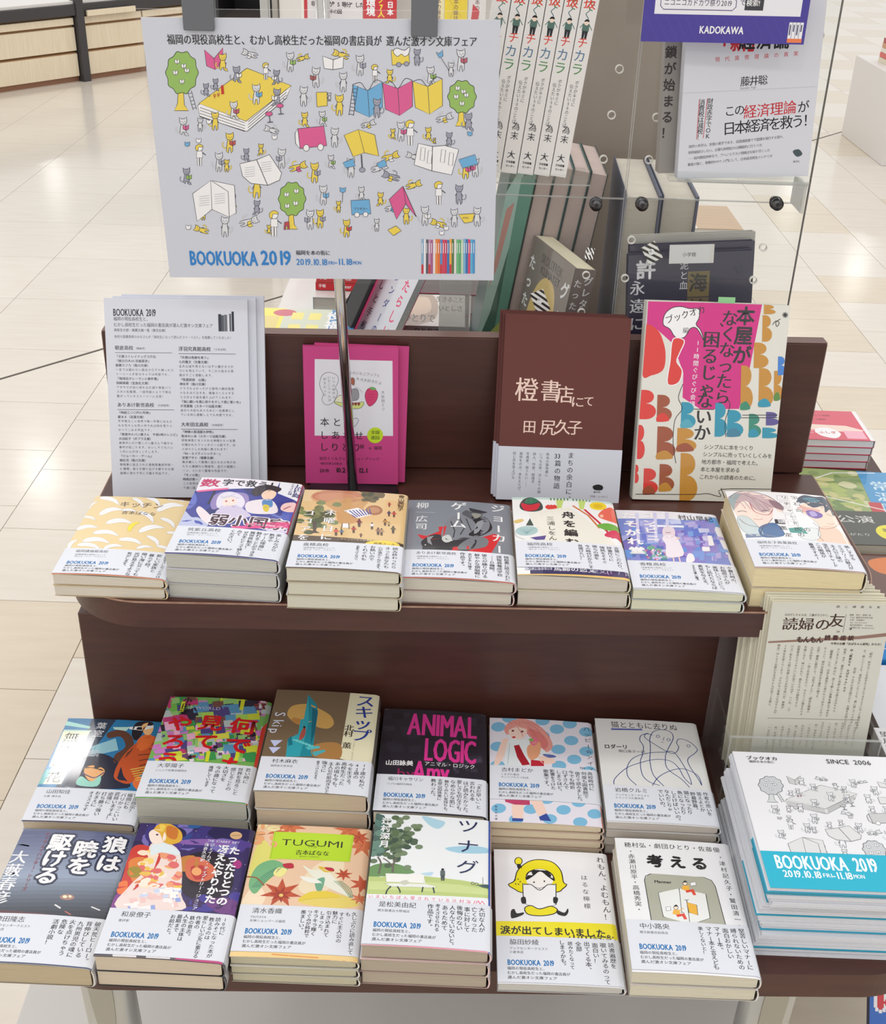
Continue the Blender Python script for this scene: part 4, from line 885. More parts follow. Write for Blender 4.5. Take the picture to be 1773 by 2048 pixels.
a.c([(1085, 330), (1065, 370), (1060, 420)], 1.8, (110, 104, 96)); a.c([(965, 320), (985, 360), (970, 425)], 1.6, (110, 104, 96)); a.c([(1060, 380), (1030, 350), (1000, 330)], .8, (110, 104, 96))
a.p([(1015, 425), (1260, 438), (1270, 492), (1020, 478)], (244, 244, 240)); [a.ln([(1017, 437+12*i), (1262, 450+12*i)], .35, (150, 160, 160)) for i in range(4)]; a.p([(1010, 488), (1270, 495), (1338, 512), (1330, 520), (1050, 508)], (236, 238, 232)); a.ln([(1010, 488), (1338, 514)], .4, (120, 126, 120))
for pts in [[(1050, 506), (1025, 530), (1015, 560)], [(1090, 508), (1105, 530), (1108, 548)], [(1255, 514), (1248, 545)], [(1320, 516), (1328, 552)]]: a.c(pts, .8, (50, 66, 70))
a.b([(1110, 480), (1150, 470), (1165, 490), (1130, 500)], (206, 206, 190))
person(a, 1382, 475, 78, (90, 104, 104), (70, 80, 84), (50, 50, 54), arms=False); a.e(1575, 490, 10, 8, None, ol=(90, 96, 96), w=.3); a.e(1600, 494, 10, 8, None, ol=(90, 96, 96), w=.3); a.ln([(1640, 450), (1642, 500)], .3, (110, 116, 116))
a.t('辻村深月', 1025, 75, 8.8, WH, .03, v=True, p=9.4, sx=1.05); a.t('ツナグ', 1550, 90, 17.5, (36, 46, 90), .0, v=True, p=24.5, sx=1.2)
a.p([(890, 550), (1685, 590), (1685, 640), (880, 600)], (238, 240, 244)); a.t('いまいちばん愛されている辻村深月', 905, 552, 4.2, (226, 60, 120), .01, p=5.9); a.ln([(1608, 598), (1622, 618), (1636, 600), (1650, 620), (1668, 604)], .8, (226, 60, 120))
a.p([(855, 862), (1690, 910), (1690, 935), (855, 880)], (240, 150, 170)); a.p([(1680, 95), (1700, 97), (1700, 930), (1672, 920)], (60, 90, 180))
BK['tsunagu'] = a
# -- white with a yellow lemon-hooded reader (plain stand-in)
a = cover((238, 238, 242), [(78, 145), (755, 160), (100, 930), (870, 955)])
Y = (240, 226, 20); BLK = (28, 28, 34)
a.e(225, 215, 22, 22, Y, ol=BLK, w=.6); a.b([(215, 235), (235, 232), (245, 255), (225, 262)], BLK)
a.b([(165, 352), (200, 330), (220, 270), (280, 220), (350, 205), (430, 220), (480, 270), (495, 335), (515, 350), (490, 375), (450, 395), (260, 400), (200, 378)], Y, BLK, .7)
a.e(352, 320, 82, 60, (246, 244, 240)); a.b([(270, 325), (275, 285), (320, 262), (380, 262), (430, 290), (442, 330), (400, 305), (355, 275), (310, 305)], BLK); a.e(318, 338, 5, 5, BLK); a.e(380, 332, 5, 5, BLK)
for x, y in [(205, 325), (222, 320), (235, 335), (225, 350), (208, 348)]: a.e(x, y, 4, 4, BLK, n=8)
a.p([(250, 345), (350, 375), (450, 345), (450, 468), (350, 495), (255, 460)], WH); a.ln([(250, 345), (350, 375), (450, 345), (450, 468), (350, 495), (255, 460)], .7, BLK, True); a.c([(255, 352), (300, 352), (352, 385), (400, 352), (446, 352)], .6, BLK)
a.b([(240, 430), (265, 425), (270, 460), (245, 462)], BLK); a.b([(435, 425), (462, 430), (455, 460), (435, 458)], BLK)
a.b([(262, 490), (300, 475), (350, 495), (420, 478), (460, 500), (430, 525), (350, 535), (280, 525)], Y, BLK, .7); a.b([(180, 505), (200, 495), (215, 520), (255, 515), (250, 530), (200, 548), (180, 545)], BLK); a.b([(455, 500), (500, 515), (520, 490), (525, 510), (505, 535), (460, 525)], BLK)
a.t('れもん、よむもん！', 715, 180, 7.6, BLK, .01, v=True, p=8.3); a.t('はるな檸檬', 618, 290, 6.2, BLK, 0, v=True, p=8.2)
a.p([(90, 565), (812, 575), (836, 665), (92, 655)], Y); a.t('涙が出てしまいました。', 113, 590, 9.6, BLK, .03, fit=812); a.t('山田詠美', 520, 640, 10.5, BLK, .02, sx=1.0); 
BK['remon'] = a
# -- white with a cube drawing in a grey arch
a = cover((240, 240, 243), [(790, 72), (1480, 100), (905, 862), (1665, 900)])
a.t('穂村弘・劇団ひとり・佐藤優', 845, 98, 6.6, K, .015, p=6.75, sx=.96); a.t('考える', 975, 172, 15.5, K, .05, p=20)
a.t('・赤瀬川原平・高橋秀実・', 885, 140, 5.9, K, .01, v=True, p=6.1, sx=1.05, rot=0.0)
for i, ch in enumerate('・津村記久子・鷲田清一・井'): a.t(ch, 1428+ i*10.0, 168+i*37, 5.8, K, .01, v=True)
a.p([(1015, 570), (972, 330), (990, 300), (1020, 290), (1330, 308), (1375, 325), (1398, 360), (1458, 590)], (176, 176, 160)); a.ln([(1015, 570), (972, 330), (978, 305), (1005, 292), (1330, 308), (1375, 325), (1398, 360), (1458, 590)], .5, K)
a.t('Manner', 1028, 325, 4.4, K, .03, fit=1132); a.p([(1055, 405), (1180, 378), (1340, 408), (1365, 550), (1250, 590), (1085, 545)], (236, 238, 236)); CL = [(1055, 405), (1180, 380), (1340, 408), (1225, 448), (1055, 405), (1085, 545), (1245, 592), (1225, 448)]
a.ln(CL, .5, K); a.ln([(1340, 408), (1365, 550), (1248, 592)], .5, K); a.ln([(1180, 380), (1195, 520), (1085, 545)], .4, K); a.ln([(1195, 520), (1365, 550)], .4, K)
a.p([(1225, 460), (1285, 475), (1292, 535), (1238, 520)], (240, 180, 40)); a.ln([(1225, 460), (1285, 475), (1292, 535), (1238, 520)], .4, K, True)
for x, y in ((1215, 355), (1160, 500)):
    a.p([(x-15, y+5), (x+20, y+5), (x+30, y+38), (x-20, y+30)], (240, 180, 60)); a.ln([(x+18, y+12), (x+45, y-5)], .5, (240, 180, 60)); a.p([(x, y+35), (x+50, y+25), (x+68, y+60), (x+50, y+62), (x+38, y+42), (x+10, y+48)], (222, 60, 40)); a.e(x, y-8, 13, 12, (246, 226, 206), ol=K, w=.3); a.b([(x-14, y-12), (x, y-26), (x+14, y-14), (x, y-14)], K)
a.p([(1245, 342), (1278, 336), (1282, 358), (1250, 362)], WH); a.ln([(1245, 342), (1278, 336), (1282, 358), (1250, 362)], .3, K, True); a.p([(1100, 490), (1128, 486), (1130, 508), (1104, 512)], WH); a.ln([(1100, 490), (1128, 486), (1130, 508), (1104, 512)], .3, K, True)
BK['kangaeru'] = a

# ------------------------------------------------------------------ place the stacks
UPG, LBG, LFG = 'banded paperbacks on the upper shelf', 'banded paperbacks in the back row of the lower shelf', 'banded paperbacks in the front row of the lower shelf'
ZU, ZL = 0.7973, 0.5961
def T_(t): return t*1000-0.45
CR, GY, TN = (228, 222, 204), (206, 204, 198), (214, 200, 178)
SHORT = dict(kitchen='cream banana-pattern book', jaku='blue fantasy-figure book', moku='sand coloured mug book', joker='grey uniformed-man book', fune='white fish and bowl book', konbini='violet watercolour book', houseki='two pastel faces book', muso='blue and orange book', nande='thick patchwork green book', skip='thick teal-tower book', animal='black book with pink lettering', happy='polka dot book', cat='looping blue line drawing book', okami='night road book', starry='dark violet golden-hair book', tugumi='maple leaf and lime label book', tsunagu='white bench park book', remon='yellow hooded reader book', kangaeru='grey arch cube book')
LIST = [
 ('kitchen', (-0.3060, .9125, ZU), -.5, .0121, 2, (238, 214, 170), (222, 214, 198), 'cream paperback with a white banana pattern cover', UPG, ('福岡講倫館高校', [], ['家族をうしなったのは', '新しい家族と', '暮らす話。', '暗い海に立っても', '光が見えるような', '気がします。'], True), (103, 147)),
 ('jaku', (-0.2008, .9150, ZU), -2.2, .0160, 3, (226, 226, 232), (200, 200, 192), 'blue and white paperback with two drawn fantasy figures', UPG, ('筑紫丘高校', [], ['楽しみながら', '数学や', 'ゲーム理論に', '触れることができる', '異世界転生！', 'ぜひ手にとって読んで', 'みて', 'ください。'], True), (99, 147)),
 ('moku', (-0.0887, .9045, ZU), -.1, .0148, 3, (214, 200, 170), (218, 214, 196), 'sand coloured paperback with a tree and a giant mug', UPG, ('嘉穂高校', [], ['読み終わったら', 'きっとあなたも', '心が温かくなります。', 'お熱いので', 'くれぐれも', 'お気をつけください。'], True), (101.5, 147)),
 ('joker', (0.0165, .9195, ZU), -.2, .0139, 2, (220, 190, 184), (214, 208, 194), 'grey paperback with a seated uniformed man and red accents', UPG, ('ありあけ新世高校', [], ['極秘裏に設立された', '諜報員養成学校', '──D機関。', '彼らが繰り広げる', '鮮やかな頭脳戦に', '思わず手に汗握る', '作品です。'], True), (98.8, 147)),
 ('fune', (0.1228, .9230, ZU), 0.0, .0165, 2, (236, 228, 200), (212, 204, 192), 'white paperback with drawn fish, bowl and coloured pencils', UPG, ('福岡高校', [], ['言葉にこだわり、', '辞書作りに', '情熱をそそぐ', '彼らの姿を', '今の時代だからこそ', '見届けたい！'], True), (88, 135)),
 ('konbini', (0.2305, .9200, ZU), 0.1, .0118, 2, (222, 226, 226), (222, 222, 196), 'violet watercolour paperback with a girl in a white dress', UPG, ('香椎高校', [], ['夕暮れ時の、', 'お稲荷さんが', '美味しいコンビニ。', 'もし訪れたならば', '勇気を与える。', 'ささやかな優しい魔法。'], True), (99, 147)),
 ('houseki', (0.3425, .9314, ZU), -.1, .0218, 2, (236, 226, 206), (238, 222, 178), 'white paperback with two pastel faces in close-up', UPG, ('福岡女子商業高校', [], ['美しすぎる', 'ミステリーの魅力が', '主人公と謎の', '宝石商リチャード', 'この関係が', '最高ですよー'], True), (97.5, 147)),
 ('muso', (-0.3297, .8070, ZL), -.3, .0101, 2, (222, 222, 224), TN, 'blue and orange paperback with a costumed figure and glare on the cover', LBG, ('山田知佳', ['丸善 博多店'], ['伊達政宗？', '福岡にも', 'バリかっこいい', '武将いますよ！', '逆境に', '打ち勝つ強い', 'おまえに', 'オススメです'], False), (103, 147)),
 ('nande', (-0.2235, .8130, ZL), -.6, .0238, 2, (222, 224, 222), (204, 202, 190), 'thick paperback with a patchwork green cover and red title', LBG, ('大草陽子', ['ジュンク堂書店福岡店'], ['若い時に', '世界を見ること', '感じることの', '大切さを', '今の歳になって', '痛感しています'], False), (98, 147)),
 ('skip', (-0.1125, .8090, ZL), -.6, .0215, 3, (222, 216, 206), (206, 188, 166), 'thick brown paperback with a teal tower and a cream strip', LBG, ('村木麻衣', ['福岡金文堂本店'], ['17歳の私が、', '42歳の', '今を生きる。', '高校生だった', 'あの頃も今も、', '主人公の前向きさと', '強さに', '惹きつけられます。'], False), (101.5, 147.5)),
 ('animal', (-0.0037, .8080, ZL), -.9, .0150, 3, (50, 46, 54), CR, 'black paperback with large pink English lettering', LBG, ('福川キャサリン', ['リブロ福岡天神店'], ['「まだ早い」と', '言われる本', 'ほど読みたかった。', '愛しさも切なさも、', 'なめらかな肌に', '触れてみたい気持ちも、', '全部山田詠美に', '教わった。'], False), (98.5, 147)),
 ('happy', (0.1044, .8070, ZL), -1.0, .0095, 4, (226, 200, 180), (222, 206, 178), 'polka dot paperback with a pink haired girl eating', LBG, ('吉村まどか', ['くまざわ書店', 'サンリブもりつね店'], ['高校時代に', '何度も図書館で', '借りて読みました。', '今でも時折', '口ずさんで', 'しまうほど、', '影響をうけた', '歌集です。'], False), (72, 119)),
 ('cat', (0.2122, .8090, ZL), -1.1, .0100, 4, (226, 222, 216), (210, 200, 190), 'white paperback with a looping blue line drawing', LBG, ('岩橋クルミ', ['ブックセンタークエスト', 'エマックス久留米店'], ['作者の思いを', '答えよとか', '野暮野暮。', '猫になったり', '魚になったり', 'しとけばいいの。', 'なんだこりゃ', 'でいいの。'], False), (99.5, 147)),
 ('okami', (-0.3245, .6454, ZL), -.8, .0240, 1, (222, 216, 206), (196, 180, 150), 'blue-grey night road paperback with bold outlined white title', LFG, ('津田隆志', ['ブックセンタークエスト', '小倉本店'], ['破天荒ヒーロー。', '背伸びしている', '九州男児の魂に', '火を点けちゃう', '危険な', '活劇小説！'], False), (98, 147)),
 ('starry', (-0.2172, .6450, ZL), -1.1, .0180, 2, (60, 60, 70), TN, 'dark violet paperback with a golden haired figure in profile', LFG, ('和泉僚子', ['書評家'], ['10代に', '読みそこなった本が', '教えるのは', '愛らしい少女に重なる', '作者の', '鉄の意志。', '人生の主体は', '最期まで', 'お前だと。'], False), (99, 146)),
 ('tugumi', (-0.1098, .6545, ZL), -.4, .0100, 3, (230, 226, 216), (198, 192, 166), 'paperback with maple leaves, birds and a lime title label', LFG, ('清水香織', ['TSUTAYA', '天神ショッパーズ福岡'], ['久しぶりに読み返して', 'も', 'すぐに主人公の', '魅力に', '引き込まれて', 'しまった。', 'キラキラ輝く', 'つぐみが純粋で', '羨ましい。'], False), (94.5, 143)),
 ('tsunagu', (-0.0030, .6555, ZL), -1.1, .0155, 3, (230, 200, 196), (184, 172, 154), 'pale park scene paperback with a white bench and a tree', LFG, ('是松美由紀', ['積文館書店大野城店'], ['大切な人が', '亡くなった', '事に対して', '後悔のない', '人なんていないと、', 'あらためて', '考えさせられる', '作品です。'], False), (99.5, 147)),
 ('remon', (0.1093, .6530, ZL), 0.0, .0100, 1, (226, 226, 226), (204, 202, 196), 'thin white paperback with a yellow hooded reader', LFG, ('脇田紗綾', ['ブックセンタークエスト', '小倉本店'], ['読書遍歴を', '覗いてみるのって', '面白い！', '出てくる本、', '全部', '読みたくなって', 'しまうかも。'], False), (100, 147)),
 ('kangaeru', (0.2173, .6518, ZL), -.8, .0149, 2, (232, 226, 222), (220, 214, 194), 'white paperback with a cube drawing in a grey arch', LFG, ('中小路央', ['積文館書店前原店'], ['堅苦しいマナーに', '縛られないための', '面白おかしい', 'マナー本。', 'マナー本と言えども', '楽しくないと！'], False), (95, 146)),
]
for i, (k, pos, yaw, t, n, cov, pg, desc, grp, band, bv) in enumerate(LIST):
    paperback(k, pos, yaw, W0, H0, T_(t), n, BK[k], cov, pg, desc, SHORT[k], grp, band, bv, seed=i, slope=2.2 if t > .011 else 1.2, bulge=1.5 if k in ('jaku', 'joker', 'kitchen', 'fune', 'nande', 'houseki', 'okami') else 0.8,
              shelf='upper shelf' if pos[2] > .7 else 'lower shelf')
# ================================================================== POSTER ART
PB = (214, 217, 227); YL = (240, 214, 84); GR = (162, 164, 182); PKK = (222, 92, 150); LBL = (110, 176, 222); GN = (150, 190, 96); OL = (62, 60, 70)
def cat(a, x, y, h, col=(217, 220, 229), book=None, pose=0, f=1, mono=False):
    """a little upright cat, (x, y) = middle, h = height on the sketch grid; pose 0 standing 1 sitting 2 lying"""
    ol = (120, 122, 128) if mono else OL; c = (226, 228, 232) if mono else col; c = (222, 224, 230) if (c == WH and not mono) else c; h = h*1.12; bk = (186, 190, 194) if (mono and book) else book
    L = a.l; w = 0.38
    R = {0: 0.0, 1: 0.0, 2: 1.25*f}[pose]; cs, sn = math.cos(R), math.sin(R)
    def P(pts): return [(x+h*(u*f*cs-v*sn), y+h*(u*f*sn+v*cs)) for u, v in pts]
    leg_ = -0.12 if pose == 1 else 0.0
    tail = P([(-.08, .22), (-.26, .26), (-.34, .12), (-.30, .0)]); a.ln(a.sm(tail, False, 3), 1.1, ol, l=L); a.ln(a.sm(tail, False, 3), .6, c, l=L+.01)
    body = P([(-.1, -.12), (.1, -.12), (.14, .14), (.13, .42+leg_), (.06, .5+leg_), (.03, .24), (-.03, .24), (-.08, .5+leg_), (-.15, .42+leg_), (-.14, .14)])
    a.p(body, c, l=L+.012); a.ln(body, w, ol, True, l=L+.016)
    if pose == 1: q = P([(.02, .22), (.2, .3), (.26, .42), (.12, .4)]); a.p(q, c, l=L+.017); a.ln(q, w, ol, True, l=L+.018)
    head = P([(-.17, -.24), (-.19, -.46), (-.1, -.38), (.06, -.39), (.15, -.48), (.17, -.26), (.12, -.15), (0, -.1), (-.12, -.14)])
    a.p(head, c, l=L+.02); a.ln(head, w, ol, True, l=L+.024)
    for q in ((-.07, -.27), (.07, -.27)): a.ln(P([q, (q[0]+.015, q[1]+.03)]), .45, ol, l=L+.028)
    a.ln(P([(-.02, -.2), (.03, -.2)]), .3, ol, l=L+.028)
    if bk:
        q = P([(-.02, -.08), (.12, -.03), (.26, -.1), (.25, .1), (.12, .16), (-.01, .1)]); a.p(q, bk, l=L+.03); a.ln(q, w, ol, True, l=L+.034); a.ln(P([(.12, -.03), (.12, .16)]), w, ol, l=L+.034)
    else: a.ln(P([(-.1, -.05), (-.2, .1), (-.14, .14)]), w, ol, l=L+.03); a.ln(P([(.1, -.05), (.18, .08)]), w, ol, l=L+.03)
def kid(a, x, y, h, mono=False):
    L = a.l; c = (226, 228, 232) if mono else WH; ol = (120, 122, 128) if mono else OL; hr = (200, 204, 208) if mono else YL
    for dx in (-.06, .05):
        q = [(x+h*dx-h*.04, y+h*.1), (x+h*dx+h*.04, y+h*.1), (x+h*dx+h*.05, y+h*.5), (x+h*dx-h*.03, y+h*.5)]; a.p(q, c, l=L); a.ln(q, .3, ol, True, l=L+.004)
    q = [(x-h*.12, y-h*.16), (x+h*.12, y-h*.16), (x+h*.14, y+h*.14), (x-h*.14, y+h*.14)]; a.p(q, c, l=L+.006); a.ln(q, .3, ol, True, l=L+.01)
    a.ln([(x+h*.12, y-h*.1), (x+h*.28, y+h*.02)], .6, ol, l=L+.01)
    a.e(x, y-h*.3, h*.14, h*.14, c, l=L+.012, ol=ol); a.b([(x-h*.16, y-h*.2), (x-h*.17, y-h*.38), (x, y-h*.47), (x+h*.16, y-h*.38), (x+h*.1, y-h*.34), (x-h*.04, y-h*.34), (x-h*.08, y-h*.2)], hr, ol, .3, l=L+.016)
def tree(a, x, y, rx, ry, mono=False, bks=((-.3, -.5), (.3, -.1), (-.4, 0), (0, .4), (.1, -.3))):
    g_ = (196, 200, 204) if mono else GN; tr = (206, 210, 212) if mono else YL; ol = (120, 122, 128) if mono else OL; L = a.l
    q = [(x-rx*.22, y+ry*.85), (x+rx*.1, y+ry*.85), (x+rx*.16, y+ry*1.45), (x+rx*.42, y+ry*1.72), (x-rx*.45, y+ry*1.72), (x-rx*.26, y+ry*1.4)]; a.p(q, tr, l=L); a.ln(q, .4, ol, True, l=L+.004)
    P = []
    for k in range(10):
        t = 2*math.pi*k/10; P += [(x+rx*math.cos(t), y+ry*math.sin(t)), (x+rx*.9*math.cos(t+.31), y+ry*.9*math.sin(t+.31))]
    a.b(P, g_, ol, .4, l=L+.006)
    for u, v in bks:
        cx, cy = x+u*rx, y+v*ry; q = [(cx-11, cy-12), (cx, cy-6), (cx+11, cy-12), (cx+11, cy+6), (cx, cy+12), (cx-11, cy+6)]; a.p(q, WH, l=L+.012); a.ln(q, .35, ol, True, l=L+.016); a.ln([(cx, cy-6), (cx, cy+12)], .3, ol, l=L+.016)
def scene(a, mono=False):
    ol = (120, 122, 128) if mono else OL
    g = lambda c: (tuple(int(0.25*v+0.75*(196 if c in (PKK, LBL, YL) and c != YL else 222)) for v in (200, 204, 208)) if mono else c)
    def q(pts, c, w=.4): 
        a.p(pts, g(c)); a.ln(pts, w, ol, True)
    a.l = .06
    tree(a, 212, 345, 80, 108, mono); a.ln([(240, 435), (268, 528)], .4, ol); a.ln([(258, 432), (284, 524)], .4, ol); [a.ln([(244+5*i, 448+18*i), (260+5*i, 444+18*i)], .35, ol) for i in range(5)]
    tree(a, 1585, 460, 72, 84, mono); tree(a, 752, 962, 68, 86, mono, ((-.4, -.25), (.3, -.45), (-.35, .4), (.25, .25)))
    a.l = .10
    q([(528, 322), (745, 408), (720, 470), (530, 632), (300, 560), (290, 505)], WH); q([(528, 322), (745, 408), (525, 582), (295, 495)], YL)
    [a.ln([(300, 515+14*i), (520, 590+14*i)], .35, ol) for i in range(4)]; [a.ln([(535, 585+14*i), (722, 425+14*i)], .35, ol) for i in range(4)]
    q([(320, 232), (368, 275), (372, 330), (332, 312)], PKK); q([(368, 275), (410, 222), (412, 295), (372, 330)], PKK)
    for i, c in enumerate((LBL, PKK, YL)):
        x = 1045+148*i; q([(x, 402-8*i), (x+75, 430-10*i), (x+84, 562-8*i), (x+14, 530-8*i)], c); q([(x+75, 430-10*i), (x+146, 388-8*i), (x+148, 512-4*i), (x+84, 562-8*i)], c); a.c([(x, 402-8*i), (x+40, 392-8*i), (x+75, 430-10*i), (x+110, 380-8*i), (x+146, 388-8*i)], .4, ol)
    a.ln([(1048, 405), (1028, 552)], .4, ol); a.ln([(1072, 408), (1050, 554)], .4, ol); [a.ln([(1047-2.4*i, 420+18*i), (1070-2.4*i, 424+18*i)], .35, ol) for i in range(8)]
    for pts, c in [([(898, 262), (950, 280), (1000, 262), (998, 320), (948, 328), (905, 322)], WH), ([(496, 790), (578, 770), (640, 745), (700, 835), (690, 870), (632, 895), (550, 885), (510, 850)], WH), ([(1370, 690), (1440, 705), (1500, 700), (1570, 720), (1535, 845), (1438, 825), (1350, 795)], WH), ([(268, 935), (355, 872), (362, 1012), (290, 1070)], WH), ([(355, 872), (440, 925), (448, 1050), (362, 1012)], WH), ([(360, 872), (470, 895), (480, 1030), (446, 1045), (440, 925)], WH)]:
        q(pts, c)
    a.ln([(578, 770), (632, 895)], .5, ol); a.ln([(1440, 705), (1438, 825)], .5, ol); a.ln([(950, 280), (948, 328)], .4, ol)
    if not mono:
        for x, y in ((520, 810), (600, 785), (300, 950), (375, 940)):
            for i in range(5): a.ln([(x, y+11*i), (x+50, y-6+11*i)], .3, (176, 178, 186))
        for x, y in ((1385, 735), (1420, 750), (1485, 745), (1525, 760)): q([(x, y-25), (x+20, y-22), (x+14, y+40), (x-6, y+36)], WH, .3)
    q([(1005, 650), (1075, 622), (1105, 735), (1050, 755)], YL); q([(1075, 622), (1155, 648), (1175, 752), (1105, 735)], YL); a.ln([(1090, 745), (1095, 815)], .8, ol); a.e(1095, 820, 14, 11, GR, ol=ol)
    q([(778, 618), (905, 605), (920, 700), (790, 715)], PKK); q([(765, 640), (778, 618), (790, 715), (768, 690)], WH); a.e(820, 712, 14, 16, WH, ol=ol); a.e(890, 708, 14, 16, WH, ol=ol)
    q([(1040, 970), (1130, 965), (1138, 1035), (1045, 1040)], LBL); a.e(1070, 1040, 12, 12, WH, ol=ol); a.e(1112, 1038, 12, 12, WH, ol=ol); a.t('フクオカー', 1052, 1002, 3.0, ol, .02, p=2.8)
    q([(1235, 232), (1320, 232), (1325, 295), (1240, 305)], YL); a.b([(1245, 240), (1260, 222), (1300, 232), (1325, 215), (1320, 250), (1300, 262), (1285, 250), (1265, 262)], g(WH), ol, .35); a.e(1272, 302, 12, 11, GR, ol=ol); a.e(1310, 298, 12, 11, GR, ol=ol)
    q([(868, 440), (920, 438), (922, 505), (872, 510)], YL); q([(1295, 900), (1362, 1050), (1320, 1000), (1310, 985)], PKK); q([(1295, 900), (1228, 965), (1265, 1062), (1310, 985)], PKK)
    q([(1165, 790), (1205, 768), (1216, 800), (1180, 812)], LBL, .3); q([(1570, 770), (1650, 745), (1665, 790), (1590, 812)], LBL, .3); q([(1000, 785), (1050, 765), (1060, 800), (1015, 810)], LBL, .3); q([(1570, 1040), (1648, 1035), (1640, 1075), (1600, 1082)], YL); a.t('mini', 1590, 1045, 3.4, ol, .01)
    q([(1222, 1115), (1262, 1095), (1288, 1118), (1250, 1142)], YL, .4); q([(985, 905), (1000, 912), (1014, 905), (1012, 925), (1000, 932), (987, 925)], LBL, .3); a.ln([(1000, 930), (998, 980)], .3, ol); q([(1456, 240), (1472, 248), (1488, 230), (1490, 260), (1472, 268)], LBL, .3); a.ln([(1480, 268), (1520, 330)], .3, ol)
    for x, y in ((295, 675), (240, 692), (345, 582), (1625, 640), (665, 658), (1510, 1105), (1488, 1128), (248, 1097)):
        q([(x-12, y-10), (x, y-4), (x+12, y-10), (x+11, y+8), (x, y+13), (x-11, y+8)], LBL if x in (240, 1625) else WH, .3)
    for x, y, in ((690, 505), (637, 545)): a.e(x, y, 17, 10, g(PKK), ol=ol); a.ln([(x+2, y+10), (x+6, y+40)], .5, ol); a.ln([(x-8, y+42), (x+20, y+40)], .5, ol)
    q([(716, 1075), (738, 1072), (740, 1110), (732, 1110), (730, 1092), (722, 1092), (720, 1112), (713, 1112)], (190, 70, 80) if not mono else GR, .3); a.p([(402, 408), (414, 404), (418, 448), (405, 450)], g((200, 60, 50)))
    for x, y in ((372, 455), (390, 450)): a.ln([(x, y), (x, y+14)], .4, (180, 70, 60)); a.e(x, y, 5, 6, None, ol=(180, 70, 60) if not mono else ol)
    a.l = .16
    CT = [(410, 295, 90, YL, None, 1, 1), (540, 252, 76, WH, WH, 2, -1), (740, 290, 92, WH, GN, 0, 1), (802, 272, 60, YL, None, 2, 1), (985, 255, 80, YL, None, 2, -1), (1082, 305, 98, WH, GR, 0, 1), (1362, 265, 80, GR, None, 0, -1), (1580, 278, 104, WH, (190, 90, 110), 0, 1), (1530, 325, 68, WH, None, 0, -1),
          (478, 355, 84, GR, WH, 1, 1), (672, 368, 76, GR, WH, 1, -1), (330, 430, 66, GR, None, 1, 1), (376, 405, 62, GR, None, 1, 1), (575, 448, 96, WH, LBL, 0, 1), (465, 530, 92, WH, (190, 90, 110), 1, 1), (675, 465, 88, GR, WH, 1, -1), (375, 580, 86, YL, None, 0, 1), (220, 610, 92, WH, PKK, 1, 1), (302, 598, 64, WH, None, 0, -1),
          (865, 365, 96, WH, (170, 90, 90), 0, -1), (1000, 388, 92, WH, None, 0, 1), (1228, 362, 72, YL, None, 1, -1), (1430, 358, 92, WH, GN, 1, 1), (805, 458, 94, WH, None, 0, -1), (932, 462, 40, WH, None, 0, 1), (982, 500, 100, YL, None, 0, 1), (1165, 515, 92, GR, None, 0, -1), (648, 625, 70, WH, None, 2, -1), (1125, 595, 70, WH, YL, 2, 1),
          (812, 575, 76, YL, None, 1, 1), (898, 570, 76, WH, GN, 1, 1), (958, 660, 92, WH, None, 0, -1), (1500, 565, 80, WH, YL, 2, 1), (1618, 585, 90, GR, None, 1, 1), (1245, 645, 56, YL, None, 1, 1), (1285, 630, 92, WH, PKK, 0, 1), (1420, 645, 70, YL, None, 1, 1), (1450, 678, 30, YL, None, 1, 1), (1522, 672, 74, GR, None, 1, -1), (1345, 755, 70, WH, None, 2, -1),
          (447, 685, 94, YL, (200, 80, 80), 0, 1), (528, 748, 66, GR, None, 1, 1), (598, 722, 60, YL, None, 1, -1), (700, 762, 92, WH, GR, 0, -1), (395, 780, 90, WH, GR, 0, 1), (432, 798, 60, YL, None, 0, -1), (782, 805, 84, YL, PKK, 2, 1), (862, 832, 96, YL, GR, 0, 1), (942, 782, 70, WH, GN, 1, 1), (1040, 808, 92, WH, None, 0, 1), (1180, 810, 80, WH, None, 2, 1), (1235, 755, 84, YL, WH, 2, 1), (1235, 852, 84, GR, YL, 2, -1),
          (238, 852, 84, GR, GN, 1, 1), (1605, 815, 92, YL, PKK, 0, 1), (1652, 808, 88, WH, PKK, 0, -1), (580, 900, 108, YL, None, 0, 1), (465, 972, 62, YL, None, 1, 1), (320, 1035, 56, YL, None, 0, 1), (425, 1095, 96, WH, None, 0, -1), (580, 1005, 74, GR, None, 1, -1), (545, 1072, 90, WH, YL, 2, 1), (640, 1112, 48, YL, None, 1, 1), (310, 1112, 70, YL, None, 2, -1),
          (905, 942, 92, WH, LBL, 0, 1), (980, 1000, 56, YL, None, 0, 1), (1092, 938, 70, WH, None, 1, 1), (1185, 965, 70, YL, None, 1, -1), (840, 1062, 92, WH, GR, 0, -1), (890, 1058, 88, YL, GR, 0, 1), (1020, 1105, 84, YL, (200, 80, 80), 0, 1), (1168, 1090, 60, WH, None, 0, 1), (1245, 1005, 72, WH, LBL, 2, 1), (1312, 1045, 80, YL, None, 0, -1), (1350, 895, 76, YL, None, 2, 1),
          (1405, 1045, 92, WH, WH, 0, 1), (1572, 940, 92, GR, None, 0, -1), (1470, 1085, 76, YL, WH, 2, -1), (1550, 1055, 86, WH, None, 0, 1), (1662, 1050, 90, WH, None, 0, -1)]
    for x, y, h, c, b_, ps, f in CT: cat(a, x, y, h, c, b_, ps, f, mono)
    for x, y, h in ((620, 335, 86), (1155, 345, 92), (300, 745, 108), (1330, 635, 128), (665, 1080, 130), (1472, 932, 118)): kid(a, x, y, h, mono)
    a.l = .26
PW, PH = 318.0, 237.5
